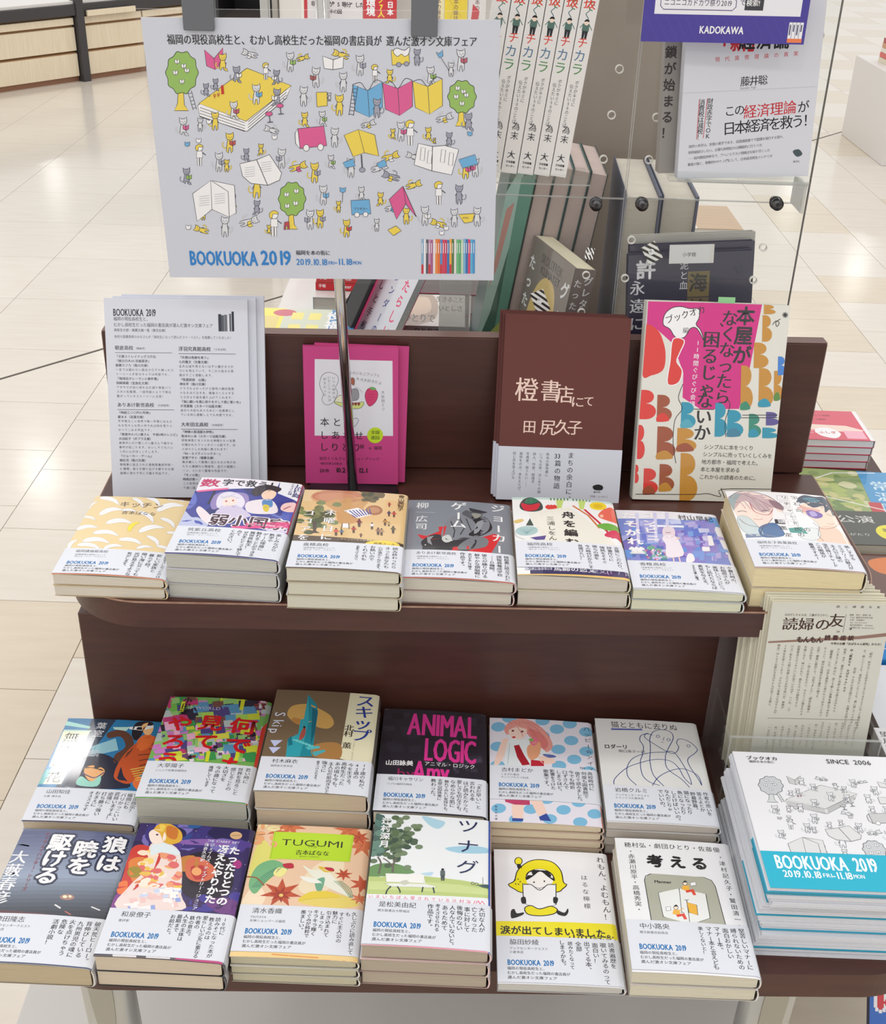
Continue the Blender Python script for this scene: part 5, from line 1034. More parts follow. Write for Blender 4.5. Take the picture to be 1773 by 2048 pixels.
pa = Art(PW, PH, (208, 212, 224)); pa.sk([(10, 75), (1775, 80), (160, 1342), (1745, 1365)])
scene(pa)
pa.t('福岡の現役高校生と、むかし高校生だった福岡の書店員が 選んだ激オシ文庫フェア', 135, 155, 9.2, (34, 34, 40), .02, fit=1660)
for i, ch in enumerate('BOOKUOKA 2019'): pass
pa.t('BOOKUOKA', 248, 1196, 20, (42, 130, 204), .03, fit=582); pa.t('2019', 596, 1196, 20, (42, 130, 204), .03, fit=746)
pa.t('福岡を本の街に', 770, 1212, 5, (34, 34, 40), .02, fit=940); pa.t('2019.10.18', 772, 1246, 9, (42, 130, 204), .02, fit=926); pa.t('FRI', 930, 1262, 5, (42, 130, 204), .02, fit=960); pa.t('-11.18', 960, 1246, 9, (42, 130, 204), .02, fit=1048); pa.t('MON', 1050, 1262, 5, (42, 130, 204), .02, fit=1092)
SP = [(140, 180, 210), (230, 230, 236), (90, 90, 100), (200, 140, 180), (170, 90, 140), (236, 226, 226), (240, 140, 60), (230, 110, 50), (90, 140, 200), (220, 60, 90), (200, 50, 90), (60, 120, 190), (240, 170, 60), (90, 120, 70), (226, 226, 220), (110, 190, 130), (90, 170, 110), (200, 220, 190), (120, 180, 220), (60, 110, 180), (226, 60, 110), (90, 180, 220), (70, 150, 210)]
for i, c in enumerate(SP):
    x = 1388+265*i/len(SP); pa.r(x, 1160+(i*7) % 6, x+265/len(SP)-1.2, 1330, c)
    pa.r(x+2, 1180, x+5, 1230, WH, l=pa.l); 
    if i in (0, 3, 8, 12): pa.r(x, 1285, x+10, 1330, (206, 50, 60))

# ------------------------------------------------------------------ poster stand, poster, clips
st = tag(empty('poster_stand', (-0.0985, 1.1235, 0.7973)), 'chrome pole stand holding the cat poster, on the upper shelf', 'stand')
tube('base_plate', [(0, 0, 0), (0, 0, 0.0035)], 0.05, M_BLACK, st, 32)
tube('pole', [(0, 0.006, 0.0035), (-0.0265, 0.0145, 0.53)], 0.0053, M_CHROME, st, 20)
tube('crossbar', [(-0.17, 0.009, 0.532), (0.115, 0.009, 0.536)], 0.004, M_CHROME, st, 12)
def clip(x, w_, zt, zb):
    bm = bmesh.new(); bm_box(bm, x-w_/2, x+w_/2, -0.0075, -0.0035, zb, zt, 0.0008); bm_box(bm, x-w_/2, x+w_/2, 0.002, 0.0055, zb+0.004, zt, 0.0008)
    bm_box(bm, x-w_/2, x+w_/2, -0.0075, 0.0055, zt, zt+0.006, 0.001)
    return from_bm('clip', bm, M_GREYPL, st)
clip(-0.1305, 0.0275, 0.53, 0.4675); clip(0.0685, 0.0235, 0.53, 0.4685)
po = tag(empty('poster', (-0.1166, 1.1225, 1.0400), 0.0, 0.0, math.radians(-1.3)), 'laminated white poster of tiny drawn cats and books on a pole', 'poster')
pa.mesh('printed_sheet', plane_place((-PW/2000, -0.0007, PH/1000), (.001, 0, 0), (0, 0, -.001), (0, -1, 0)), M_INK, po)
box('paper_back', -PW/2000, PW/2000, -0.0006, 0.0004, 0, PH/1000, M_WHITE, po)
box('clear_film', -PW/2000-.0045, PW/2000+.0045, -0.0013, 0.0010, -.0045, PH/1000+.007, M_FILM, po)

# ------------------------------------------------------------------ upright sheets and face-out books on the upper shelf
def face(nm, root, W, H, T, art, m, body, inner=None):
    o = art.mesh(nm, plane_place((-W/2000, -0.0002, H/1000), (.001, 0, 0), (0, 0, -.001), (0, -1, 0)), m, root)
    return o
# handwritten-title brown book, five copies deep
WHP = (218, 220, 229)
def brown(i, x, y, tilt, dz=0):
    r = empty('hardcover_book', (x, y, 0.7985), math.radians(2.6), math.radians(-18.5), math.radians(1.6))
    W, H = 133, 198; T = 5.0
    bm = bmesh.new(); bm_box(bm, -W/2000, W/2000, 0, 0.0008, 0, H/1000); bm_box(bm, -W/2000, W/2000, (T-.9)/1000, (T-.1)/1000, 0, H/1000); from_bm('boards', bm, mat('brown_cloth_board', (100, 52, 47), 0.6), r)
    box('page_block', -W/2000+.0015, W/2000-.0015, 0.0009, (T-1)/1000, 0.0015, H/1000-.002, page_mat((206, 180, 160)), r)
    a = Art(W, H, (100, 52, 47)); C_ = (232, 204, 190)
    if i == 0:
        a.sk([(95, 447), (685, 440), (70, 1253), (628, 1256)])
        a.t('橙', 145, 722, 27, C_, .014, sx=.95); a.t('書', 262, 728, 24, C_, .014, sx=.95); a.t('店', 335, 752, 19.5, C_, .014, sx=1.0); a.t('に', 402, 795, 13, C_, .014, sx=1.2); a.t('て', 462, 792, 12, C_, .014)
        a.t('田', 183, 908, 15, C_, .014); a.t('尻', 262, 902, 18, C_, .014); a.t('久子', 332, 900, 17, C_, .014, p=13.2)
    a.mesh('cover_print', plane_place((-W/2000, -0.0002, H/1000), (.001, 0, 0), (0, 0, -.001), (0, -1, 0)), M_INK, r)
    b = Art(W, 58, (208, 211, 222))
    if i == 0:
        b.t('まちの余白に、', 78, 4, 7, K, .016, v=True, p=7.9); b.t('33', 60, 5, 7.2, K, .016); b.t('篇の物語', 64.5, 13, 7, K, .016, v=True, p=8.2)
        for j, (q, s_) in enumerate([('熊本の路地裏に', 3.6), ('いつもの声、はじめての顔', 3.6), ('詩人、作家、絵描き', 3.6), ('写真家、唄うたい──', 3.6), ('珈琲をのみ、本をえらび、', 3.6), ('同じ月を見上げる', 3.6)]): b.t(q, 53-7.2*j, 5.5, s_, K, .0, v=True, p=3.75)
        b.b([(104, 40), (110, 38), (115, 40), (114, 44), (106, 44)], K); b.t('晶文社', 105, 45, 2.6, K, .02); b.t('［文芸・エッセイ］', 100, 50, 2.5, K)
    b.mesh('paper_band', plane_place((-W/2000, -0.0007, 58/1000), (.001, 0, 0), (0, 0, -.001), (0, -1, 0)), M_INK, r)
    box('band_body', -W/2000-.0004, W/2000+.0004, -0.0006, T/1000, 0.0003, 0.058, mat('white_band_paper', (208, 211, 222), .6), r)
    tag(r, ['dark brown book with handwritten cream title, standing face out', 'brown book just behind the front copy of the handwritten title book', 'rear copy of the brown handwritten-title book, nearest the back board'][i], 'book', 'brown books standing face out')
for i in range(3): brown(i, 0.1233-0.0026*i, 1.1225+0.0056*i, 0)
# colourful picture book
r = empty('picture_book', (0.2815, 1.1335, 0.7985), math.radians(2.6), math.radians(-15.5), math.radians(1.0)); W, H, T = 151, 213, 17
tag(r, 'large pink and white book with painted letter shapes, standing face out', 'book')
bm = bmesh.new(); bm_box(bm, -W/2000, W/2000, 0, 0.0006, 0, H/1000); bm_box(bm, -W/2000, W/2000, (T-.6)/1000, T/1000, 0, H/1000); bm_box(bm, -W/2000-.001, -W/2000+.0005, 0.0003, T/1000-.0003, 0, H/1000, 0.0003); from_bm('cover', bm, mat('ivory_cover_paper', (214, 213, 204), .5), r)
box('page_block', -W/2000+.001, W/2000-.0015, 0.0007, (T-.7)/1000, .001, H/1000-.0015, page_mat((226, 222, 206)), r)
a = Art(W, H, (226, 225, 216)); a.sk([(715, 370), (1350, 372), (680, 1250), (1275, 1255)])
MG = (212, 26, 132)
a.p([(715, 372), (1222, 370), (1175, 650), (1130, 845), (960, 850), (880, 800), (880, 690), (830, 560), (760, 500), (712, 490)], MG)
a.b([(790, 430), (820, 400), (860, 392), (900, 400), (940, 400), (942, 440), (930, 470), (950, 495), (968, 545), (935, 490), (905, 490), (880, 530), (840, 530), (815, 495), (785, 475)], WH, K, .6)
a.t('ブックオカ', 788, 438, 9.0, K, .015, p=8.6, rot=-.32); a.t('編', 872, 484, 6.8, K, 0)
a.t('本屋が', 1152, 380, 20.5, K, .03, v=True, p=20.5); a.t('なくなったら', 1082, 398, 18, K, .02, v=True, p=16.6); a.t('、', 1030, 455, 14, K, .02, v=True); a.t('困るじゃ', 1003, 496, 18.5, K, .024, v=True, p=17.5); a.t('ないか', 982, 770, 19, K, .024, v=True, p=17.5); a.t('11時間ぐびぐび会議', 940, 540, 6.2, WH, .01, v=True, p=7.2)
RD = (222, 52, 44); OR = (200, 142, 50); TE = (36, 150, 180); BRN = (160, 78, 44)
def bee(x0, y0, x1, y1, c, c2=None):
    """a plump half-letter shape cut from painted paper"""
    h_ = y1-y0; w_ = x1-x0; ym = y0+h_*.46; P_ = [(x0, y0)]+[(x0+w_*.38+w_*.55*math.sin(t), y0+h_*.23-h_*.23*math.cos(t)) for t in [math.pi*k/8 for k in range(9)]]+[(x0+w_*.42+w_*.68*math.sin(t), ym+h_*.27-h_*.27*math.cos(t)) for t in [math.pi*k/8 for k in range(9)]]+[(x0, y1)]; a.p(P_, c)
    if c2: a.b([(x0+2, y1-26), ((x0+x1)/2, y1-40), (x1-8, y1-20), (x1-10, y1-4), (x0+2, y1-2)], c2)
a.b([(700, 490), (760, 500), (790, 560), (800, 620), (790, 680), (740, 705), (700, 700)], RD); a.b([(830, 540), (880, 545), (862, 600), (850, 640), (875, 680), (860, 735), (812, 740), (820, 640)], RD, WH, .8)
for x0, y0, x1, y1, c, c2 in [(695, 770, 760, 900, RD, None), (770, 790, 830, 910, BRN, RD), (690, 925, 720, 1075, RD, None), (775, 930, 850, 1075, BRN, OR), (685, 1100, 700, 1180, RD, None), (722, 1115, 780, 1230, RD, BRN), (790, 1095, 850, 1215, BRN, OR), (876, 820, 935, 935, TE, (80, 170, 190)), (862, 935, 940, 1040, OR, BRN), (880, 1045, 950, 1255, OR, None),
                            (1025, 820, 1075, 970, TE, None), (1080, 850, 1145, 970, TE, (60, 130, 160)), (1175, 865, 1225, 970, (50, 140, 120), TE), (1250, 855, 1303, 915, (90, 80, 150), None), (1235, 925, 1300, 972, TE, None), (1135, 650, 1185, 850, OR, (50, 140, 110)), (1215, 660, 1275, 835, OR, TE), (1282, 670, 1318, 805, OR, (90, 140, 60)), (1225, 420, 1265, 540, OR, None), (1190, 545, 1250, 660, OR, None), (1230, 372, 1278, 415, OR, None), (1298, 605, 1330, 690, (60, 130, 210), None)]: bee(x0, y0, x1, y1, c, c2)
for pts in [[(880, 740), (862, 800), (880, 850), (850, 900), (845, 1000), (860, 1090)], [(1075, 800), (1090, 830), (1070, 900), (1075, 970)], [(690, 1228), (940, 1225), (1000, 1220), (1060, 1232), (1065, 1200), (1280, 1196)], [(1060, 1195), (1080, 1245)], [(1145, 872), (1300, 868)], [(1140, 884), (1300, 880)], [(930, 850), (1020, 850)]]: a.c(pts, .5, K)
for k in range(9): t_ = 2*math.pi*k/9; a.ln([(1326, 416), (1326+13*math.cos(t_), 416+13*math.sin(t_))], .6, K)
a.c([(1270, 462), (1285, 445), (1300, 452), (1290, 470), (1285, 450), (1305, 435)], .5, K)
for i, q in enumerate(['シンプルに本をつくり', 'シンプルに売っていくしくみを', '地方都市・福岡で考えた。', '本と本屋を求める', 'これからの読者のために。']): a.t(q, 980-4*i, 1004+33*i, 5.6, K, .0, p=5.45)
face('cover_print', r, W, H, T, a, M_INKG, None)
tagp = box('green_page_tab', 0.0, 0.018, 0.006, 0.0065, H/1000-.001, H/1000+.006, mat('pale_green_paper', (150, 206, 150), .6), r)
# white A5 handouts
for i in range(3):
    r = empty('handout_sheets', (-0.2790+0.0075*i, 1.1045+0.0065*i, 0.7985), math.radians(2.6), math.radians(-17), math.radians(-.2)); W, H = 147, 209
    box('paper', -W/2000, W/2000, 0.0003, 0.0052, 0, H/1000, mat('white_paper_stack', (206, 209, 220), .65, grain=(192, 196, 206), scale=60, stretch=(1, 60, 1)), r)
    a = Art(W, H, (214, 217, 227))
    if i == 0:
        a.sk([(68, 55), (870, 65), (70, 1165), (868, 1170)]); G = (70, 72, 78)
        a.t('BOOKUOKA 2019', 117, 102, 10.5, (40, 44, 54), .02, fit=357); a.t('福岡の現役高校生と、', 118, 155, 4.4, (50, 52, 58), .01, fit=322); a.t('むかし高校生だった福岡の書店員が選んだ激オシ文庫フェア', 118, 187, 4.4, (50, 52, 58), .01, fit=674); a.t('高校生の部・推薦文庫一覧（責任名順）', 118, 219, 3.4, (50, 52, 58), .01, sx=.9); a.t('各校の図書委員のみなさんが「高校生になって読んだマイ・ベスト」を推薦してくれました！', 118, 255, 3.3, G, 0, sx=.88)
        for i_, (x0, w_, t0, c) in enumerate([(705, 18, 142, (60, 64, 76)), (722, 16, 148, (90, 94, 104)), (738, 18, 145, (110, 114, 120)), (757, 9, 152, (226, 226, 230)), (767, 11, 140, (90, 94, 104)), (780, 14, 128, (50, 54, 64))]): a.r(x0, t0, x0+w_-1, 236, c)
        def head(x, y, q, sm_): a.t(q, x, y, 4.9, (44, 46, 52), .015, sx=.98); a.t(sm_, x+len(q)*27.5, y+10, 2.6, G); a.ln([(x, y+40), (x+322, y+42)], .3, G)
        def bl(x, y, lines, first=True):
            for j, q in enumerate(lines):
                b_ = .012 if q.startswith('『') or q.startswith('*') else 0; a.t(q.lstrip('*'), x, y+24.5*j, 3.25 if b_ else 3.05, (44, 46, 52) if b_ else (96, 98, 104), b_, sx=1.0 if b_ else .97, res=1, p=3.35 if not b_ else None)
        head(118, 312, '朝倉高校', '（朝倉市）'); bl(118, 364, ['『文豪ストレイドッグス外伝', '『綾辻行人VS.京極夏彦』', '*朝霧カフカ（角川文庫）', '一言では語れない面白さ◇すり練ったス', 'トーリーと多彩なキャラは何度でも。', '『珈琲店タレーランの事件簿』', '*岡崎琢磨（宝島社文庫）', 'アオヤマが店に持ち込む謎や美星バリ', 'スタの名推理、一話完結のようで実は', '繋がっているストーリーに注目！'])
        head(118, 628, 'ありあけ新世高校', '（大牟田市）'); bl(118, 676, ['『時給三〇〇円の死神』', '*藤まる（双葉文庫）', '不平等なこの世界で唯一平等に与えら', 'れる死そんな死の中で人は何を思うの', 'かつてこめる作品です。', '『真夜中のパン屋さん　午前0時のレシピ』', '*大沼紀子（ポプラ文庫）', '真夜中にだけ開くパン屋さんで様々な', '事件が起こります。おいしそうなパン', 'と共に心がほっこりします。', '『ジョーカー・ゲーム』', '*柳広司（角川文庫）', '極秘裏に設立された諜報員養成学校─', 'D機関。彼らが繰り広げる鮮やかな頭', '脳戦に思わず手に汗握る作品です。'])
        head(476, 318, '浮羽究真館高校', '（うきは市）'); bl(476, 370, ['『天使は奇跡を希う』', '*七月隆文（文春文庫）', '主人公以外見えないはずの翼がまさか', 'さにも見えていて、そこから始まる奇', '跡がすごく感動します。', '『怪盗探偵　山猫』', '*神永学（角川文庫）', 'ドラマもよかったけど原作の勝村英男', 'のなるほどなるを、徳島さくらのする', 'どさがより話を盛り上げてくれます。', '『海に願いを風に祈りをそして君に誓いを』', '*汐見夏衛（スターツ出版文庫）', '自分の大切な人のために一生懸命にし', 'ている所に感動しとても共感できる。'])
        head(476, 738, '大牟田北高校', '（大牟田市）'); bl(476, 784, ['『神様の居酒屋お伊勢』', '*梨木れいあ（スターツ出版文庫）', '伊勢神宮にまつられる神様たちの言葉', 'が織かれたファンタジー小説です。ほ', 'のぼのとした内容に癒されます！', '『86－エイティシックス－』', '*安里アサト（電撃文庫）', '無人機として戦場に送られる少年少女', 'たちの繊細な心情描写、迫力の戦闘シ', 'ーン、とにかく最高な作品です。', '『キノの旅』', '*時雨沢恵一（電撃文庫）', 'この世界は美しい', 'て遠い国'])
    face('printed_sheet', r, W, H, 5, a, M_INK, None)
    tag(r, ['front pile of white printed handouts headed with black lettering', 'white handout pile showing its edge behind the front handouts', 'rearmost white handout pile against the back board'][i], 'paper', 'white handout piles on the upper shelf')
# pink exhibition cards
for i in range(3):
    r = empty('exhibition_cards', (-0.1008+0.0035*i-(.004 if i == 1 else 0), 1.1425+0.0040*i, 0.8012), math.radians(.6-1.4*(i == 1)), math.radians(-12.5), math.radians(-.8+1.6*(i == 2)-.6*(i == 1))); W, H = 101, 150
    box('card_pile', -W/2000, W/2000, 0.0003, 0.0036, 0, H/1000, mat('pink_card_edges', (196, 70, 128), .6, grain=(178, 58, 114), scale=60, stretch=(1, 60, 1)), r)
    PK2 = (196, 66, 130); a = Art(W, H, PK2)
    if i == 0:
        a.sk([(340, 520), (1045, 520), (400, 1510), (1040, 1530)]); a.p([(428, 615), (1000, 622), (1005, 1186), (448, 1180)], (222, 222, 230)); G = (90, 90, 98)
        a.b([(470, 800), (485, 740), (530, 715), (590, 735), (605, 780), (585, 830), (600, 870), (570, 940), (520, 958), (490, 920), (500, 880), (480, 840)], None, G, .35)
        a.t('いつの時代の', 568, 745, 3.4, G, 0, v=True, p=4.2, jit=.05); a.t('いちごジャムは', 536, 740, 3.4, G, 0, v=True, p=4.1, jit=.05); a.t('好きだった', 505, 755, 3.4, G, 0, v=True, p=4.2, jit=.05)
        a.t('ルのいちごブッフェ', 680, 702, 3.6, G, 0, p=3.7, rot=.08, jit=.05); a.t('大大大好きだよ', 735, 748, 3.8, G, 0, p=4, rot=.16, jit=.05); a.t('大池田ミリ', 930, 850, 4, G, 0, v=True, p=4.5, jit=.08); a.t('ようやく', 735, 815, 2.6, G, 0, v=False, rot=.7)
        a.b([(800, 880), (820, 838), (860, 832), (893, 870), (880, 930), (835, 968), (808, 930)], (206, 60, 110), (120, 40, 70), .35); a.b([(830, 832), (850, 822), (880, 835), (860, 848)], (110, 170, 100)); [a.e(825+14*(k % 4), 880+20*(k//4), 2.5, 3, (150, 30, 70), n=6) for k in range(11)]
        a.b([(685, 900), (700, 845), (740, 840), (755, 880), (745, 920), (690, 925)], (150, 150, 156), G, .35); a.b([(692, 790), (700, 755), (720, 765), (718, 810)], (170, 100, 80), G, .35); a.b([(582, 935), (610, 890), (640, 895), (655, 950)], (226, 226, 200), G, .35); a.b([(580, 935), (700, 950), (790, 935), (770, 980), (700, 985), (620, 965)], (206, 216, 130), G, .35); [a.b([(700+22*k, 945), (712+22*k, 938), (722+22*k, 950), (710+22*k, 965)], (140, 70, 60)) for k in range(3)]; a.b([(705, 1070), (740, 1055), (755, 1075), (725, 1115)], None, G, .3)
        a.t('本と本', 480, 1048, 10.2, K, .01, p=13.2); a.t('しあわせ', 480, 1143, 10, K, .01, p=12.6); a.t('しりとり', 482, 1228, 10, K, .01, p=11.8); a.t('展', 765, 1244, 5.2, K, .01); a.t('in 福岡', 832, 1256, 4.4, K, .01)
        a.e(876, 1180, 57, 57, (190, 216, 40), n=28); a.t('全国', 846, 1143, 4.6, K, .02); a.t('巡回', 846, 1182, 4.6, K, .02)
        a.t('益田ミリ＆ブックスキューブリック', 486, 1328, 3.8, K, 0, p=4.1); a.t('×BOOKUOKA', 490, 1363, 3.8, K, 0); a.t('2019.', 490, 1408, 5.4, K, .02); a.t('10.2 ▶ 12.1', 600, 1400, 7.2, K, .03, sx=.95)
    face('printed_card', r, W, H, 4, a, M_INK, None)
    tag(r, ['front pile of pink cards with a white panel and strawberry', 'plain pink card pile peeking out left behind the front pink cards', 'plain pink card pile shifted right behind the front pink cards'][i], 'card', 'pink card piles on the upper shelf')

# ------------------------------------------------------------------ right: leaflet stack, newsletters in an acrylic holder
la = Art(240, 168, (228, 229, 233)); la.sk([(10, 75), (1775, 80), (160, 1342), (1745, 1365)], rect=(2, 14, 250, 172)); scene(la, True); la.M = None; la.l = .6
la.r(0, 127, 240, 168, (40, 176, 204)); la.t('BOOKUOKA 2019', 10, 127, 22, WH, .022, fit=96); la.t('2019.10.18', 14, 146, 11, WH, .02, fit=46); la.t('FRI', 47, 149, 6, WH, .02, fit=55); la.t('-11.18', 55, 146, 11, WH, .02, fit=72); la.t('MON', 72.5, 149, 6, WH, .02, fit=82); la.t('ブックオカ', 11, 6, 5.4, K, .02, sx=1.1); la.t('福岡を本の街に', 13, 12, 3.4, K, .01); la.t('SINCE 2006', 86, 5, 8.5, K, 0, fit=128)
ORDN = 'zeroth first second third fourth fifth sixth seventh eighth ninth tenth eleventh twelfth thirteenth fourteenth fifteenth sixteenth seventeenth eighteenth nineteenth twentieth twenty-first twenty-second twenty-third twenty-fourth twenty-fifth twenty-sixth twenty-seventh twenty-eighth twenty-ninth thirtieth'.split()
RR = random.Random(77); nL = 30; dz = 0.0802/nL
M_LP = mat('leaflet_paper', (222, 224, 230), .6); M_LT = mat('leaflet_teal', (48, 160, 190), .6)
proto = {}
for i in range(nL):
    jx = RR.uniform(-.0016, .0016)-.004*(1 if i < 3 else 0)+(-0.003*math.sin(i*.5)); jy = RR.uniform(-.0012, .0012)+(.006 if 8 < i < 22 else 0); top = i == nL-1
    z = 0.5962+dz*i; L_ = None
    kind = 'top' if top else ('teal' if i % 6 == 3 or i == nL-2 else 'plain')
    if kind not in proto or top:
        r = empty('folded_leaflet', (0, 0, 0), math.radians(-.6)); bm = bmesh.new(); H_ = dz*.86
        bm_box(bm, 0, 0.240, 0, 0.168, 0, H_*.44); bm_box(bm, 0.0006, 0.2405, 0.0004, 0.168, H_*.52, H_)
        from_bm('paper', bm, M_LP, r); 
        if kind == 'teal': box('teal_edge', -.0004, 0.240, -0.0006, 0.06, H_*.3, H_*.8, M_LT, r)
        if top: la.mesh('cover_print', plane_place((0, .168, H_), (.001, 0, 0), (0, -.001, 0), (0, 0, 1)), M_INK, r)
        if not top: proto[kind] = r
    else:
        s0 = proto[kind]; r = s0.copy(); COL.objects.link(r)
        for ch in s0.children: c = ch.copy(); COL.objects.link(c); c.parent = r
    r.location = (0.2790+jx*(not top), 0.6985+jy*(not top), z)
    if top: tag(r, 'top leaflet of the thick pile, cats outline print with a teal title band', 'leaflet', 'folded leaflets in the pile at right')
    else: tag(r, '%s white folded leaflet down from the printed top one' % ORDN[nL-1-i], 'leaflet', 'folded leaflets in the pile at right')

na = Art(112, 212, (214, 212, 200)); na.sk([(545, 240), (1360, 245), (395, 1310), (1180, 1330)], rect=(0, 0, 112, 150))
DB = (74, 52, 44)
na.t('読婦の', 615, 352, 14.2, DB, .02, p=15.2, sx=1.06); na.t('友', 930, 318, 15, DB, .02); na.t('はみだしちゃえば、工藤がささやく。', 628, 322, 2.9, DB, .02, p=2.5, sx=.85); na.t('54', 975, 450, 3, DB, .02)
na.ln([(1040, 325), (1018, 468)], .25, DB); na.p([(512, 542), (1130, 495), (1322, 468), (1318, 496), (1130, 520), (512, 556)], (150, 118, 106)); na.t('もんもん', 705, 500, 7.0, DB, .05, p=6.2); na.t('読書座談', 895, 488, 5.8, (80, 50, 44), .04, p=7.4); na.t('今号のお題「おばちゃん研究」からの！', 935, 545, 2.9, DB, .03, p=2.75, sx=.95)
for i in range(6): na.t(['編集・発行：読婦の会', '〒810 福岡市中央区白金', '代表：中田雅子', 'TEL 092-000-0000', '毎月末頃発行　＠dokufu', 'f 読婦の友 dokufunotomo'][i], 1065, 322+20*i, 2.0, (110, 100, 94), 0, res=1)
na.p([(1062, 428), (1076, 428), (1076, 446), (1062, 446)], (40, 40, 44)); na.t('f', 1066, 424, 2.6, WH, .03)
for x, q in ((975, '読'), (1030, 'こ'), (1085, '婦'), (1140, '座'), (1195, 'な'), (1250, '友')): na.t(q, x, 256, 3.4, DB, .0, sy=.8)
TX = ['「明代、好きなことを好きなときにできるようになった喜びがある', 'る、新しいことも、昔好きだったことも。楽に話していられるし', '　　　　　　（司会：それぞれ自己紹介から、お題をお話ください）', '◎『親愛なる おばちゃん』たち', '和泉）まず、最近イチ推し作家の私小説なおばちゃん', 'のいるところ』中心に、古くて新しい世界を読んでみたら', '（編著者）にた、日本も典型から見たもので好きじゃない', 'ちょっと、現代女性感がある連作の編です。', '正井）最高に面白くて、元気でました！「頭目お嬢様の', 'んが大好き。一段と光気をもらい、なんとこの国を人のよ', '今描くなら、怖いけれど、国ならではの野性ですと', '如雪風去のエッセイいにが出ていたはず。いいね、って', '川上）私もその話に共感したのお付き合いが、家族が', '30年をお安くつくろう、さりげない背景のおばちゃんが', '徳永）はしゃぐお節介なおばちゃんが出てくる割に、']
for i, q in enumerate(TX):
    na.t(q, 1215-45*i+(0), 605-3*i, 2.9, DB if i in (3, 5) else (120, 106, 98), .02 if i == 3 else 0, v=True, p=2.95 if i != 3 else 3.2, res=1)
na.ln([(500, 1148), (1130, 1165)], .3, (140, 128, 120))
for i in range(14): na.t('和）おばちゃんのこと'[i % 3:], 1110-46*i, 1178+3*i if i != 5 else 1178, 2.8, (150, 140, 130), 0, v=True, p=2.95, res=1)
M_NP = mat('cream_newsletter_paper', (224, 219, 198), .65)
nproto = None
for i in range(16):
    t_ = i/15.0; r = None
    if i == 0 or nproto is None:
        r = empty('newsletter', (0, 0, 0)); box('sheet', -0.056, 0.056, 0.0002, 0.0013, 0, 0.212, M_NP, r)
        if i == 0: na.mesh('printed_face', plane_place((-.056, -0.0002, .212), (.001, 0, 0), (0, 0, -.001), (0, -1, 0)), M_INK, r)
        else: nproto = r
    else:
        r = nproto.copy(); COL.objects.link(r)
        for ch in nproto.children: c = ch.copy(); COL.objects.link(c); c.parent = r
    r.location = (0.3660-0.0165*t_+RR.uniform(-.0012, .0012)*(i > 0), 0.897+0.0365*t_, 0.6012+RR.uniform(0, .002)*(i > 0)+0.005*t_)
    r.rotation_euler = (math.radians(-6+RR.uniform(-.1, .1)), math.radians(-.4), math.radians(.8))
    tag(r, 'front cream newsletter with brown Japanese headline, in the clear holder' if i == 0 else '%s plain cream sheet behind the printed front newsletter' % ORDN[i], 'newsletter', 'cream newsletters in the acrylic holder')
hd = tag(empty('acrylic_leaflet_holder', (0.355, 0.91, 0.5965)), 'clear acrylic holder standing on the lower shelf with cream newsletters', 'holder')
box('front_pane', -0.073, 0.072, -0.027, -0.0245, 0.0, 0.082, M_ACR, hd); box('front_rim', -0.073, 0.072, -0.0272, -0.0243, 0.082, 0.0828, M_ACRG, hd)
box('base', -0.073, 0.072, -0.0240, 0.052, 0.0, 0.0022, M_ACR, hd); 
bm = bmesh.new(); bm_box(bm, -0.073, -0.0708, -0.024, 0.05, 0.003, 0.082); from_bm('side_pane', bm, M_ACR, hd); bm = bmesh.new(); bm_box(bm, 0.0698, 0.072, -0.024, 0.05, 0.003, 0.082); from_bm('side_pane', bm, M_ACR, hd)
box('back_pane', -0.077, 0.068, 0.0525, 0.0547, 0.0, 0.165, M_PANE, hd, 0.0008)
for s in (-1, 1): tube('edge_glint', [(-0.0725 if s < 0 else 0.0715, -0.0272, 0.001), (-0.0725 if s < 0 else 0.0715, -0.0272, 0.082)], 0.0007, M_ACRG, hd, 6)
# ================================================================== CLEAR DISPLAY RACK BEHIND THE BACK BOARD
rk = tag(empty('acrylic_display_rack', (0.18, 1.236, 0.7975)), 'tall clear acrylic display rack behind the back board, with trays and knobs', 'rack')
ox, oy, oz = 0.18, 1.236, 0.7975
def rbox(n, x0, x1, y0, y1, z0, z1, m=M_ACR, bev=0): return box(n, x0-ox, x1-ox, y0-oy, y1-oy, z0-oz, z1-oz, m, rk, bev)
rbox('left_panel', -0.011, 0.1775, 1.236, 1.2390, 0.7978, 1.50); rbox('right_panel', 0.1805, 0.3675, 1.236, 1.2390, 0.7978, 1.50)
rbox('panel_edge', 0.1778, 0.1786, 1.2362, 1.2388, 0.7978, 1.50, M_ACRG); rbox('panel_edge', 0.1797, 0.1804, 1.2362, 1.2388, 0.7978, 1.50, M_ACRG); rbox('panel_edge', 0.3676, 0.3686, 1.2355, 1.2392, 0.7978, 1.50, mat('dark_sheet_edge', (110, 108, 104), .4))
rbox('stiffening_bar', -0.011, 0.1775, 1.2330, 1.2355, 1.0975, 1.0987, M_ACRG); rbox('stiffening_bar', 0.1805, 0.352, 1.2330, 1.2355, 1.0985, 1.0997, M_ACRG)
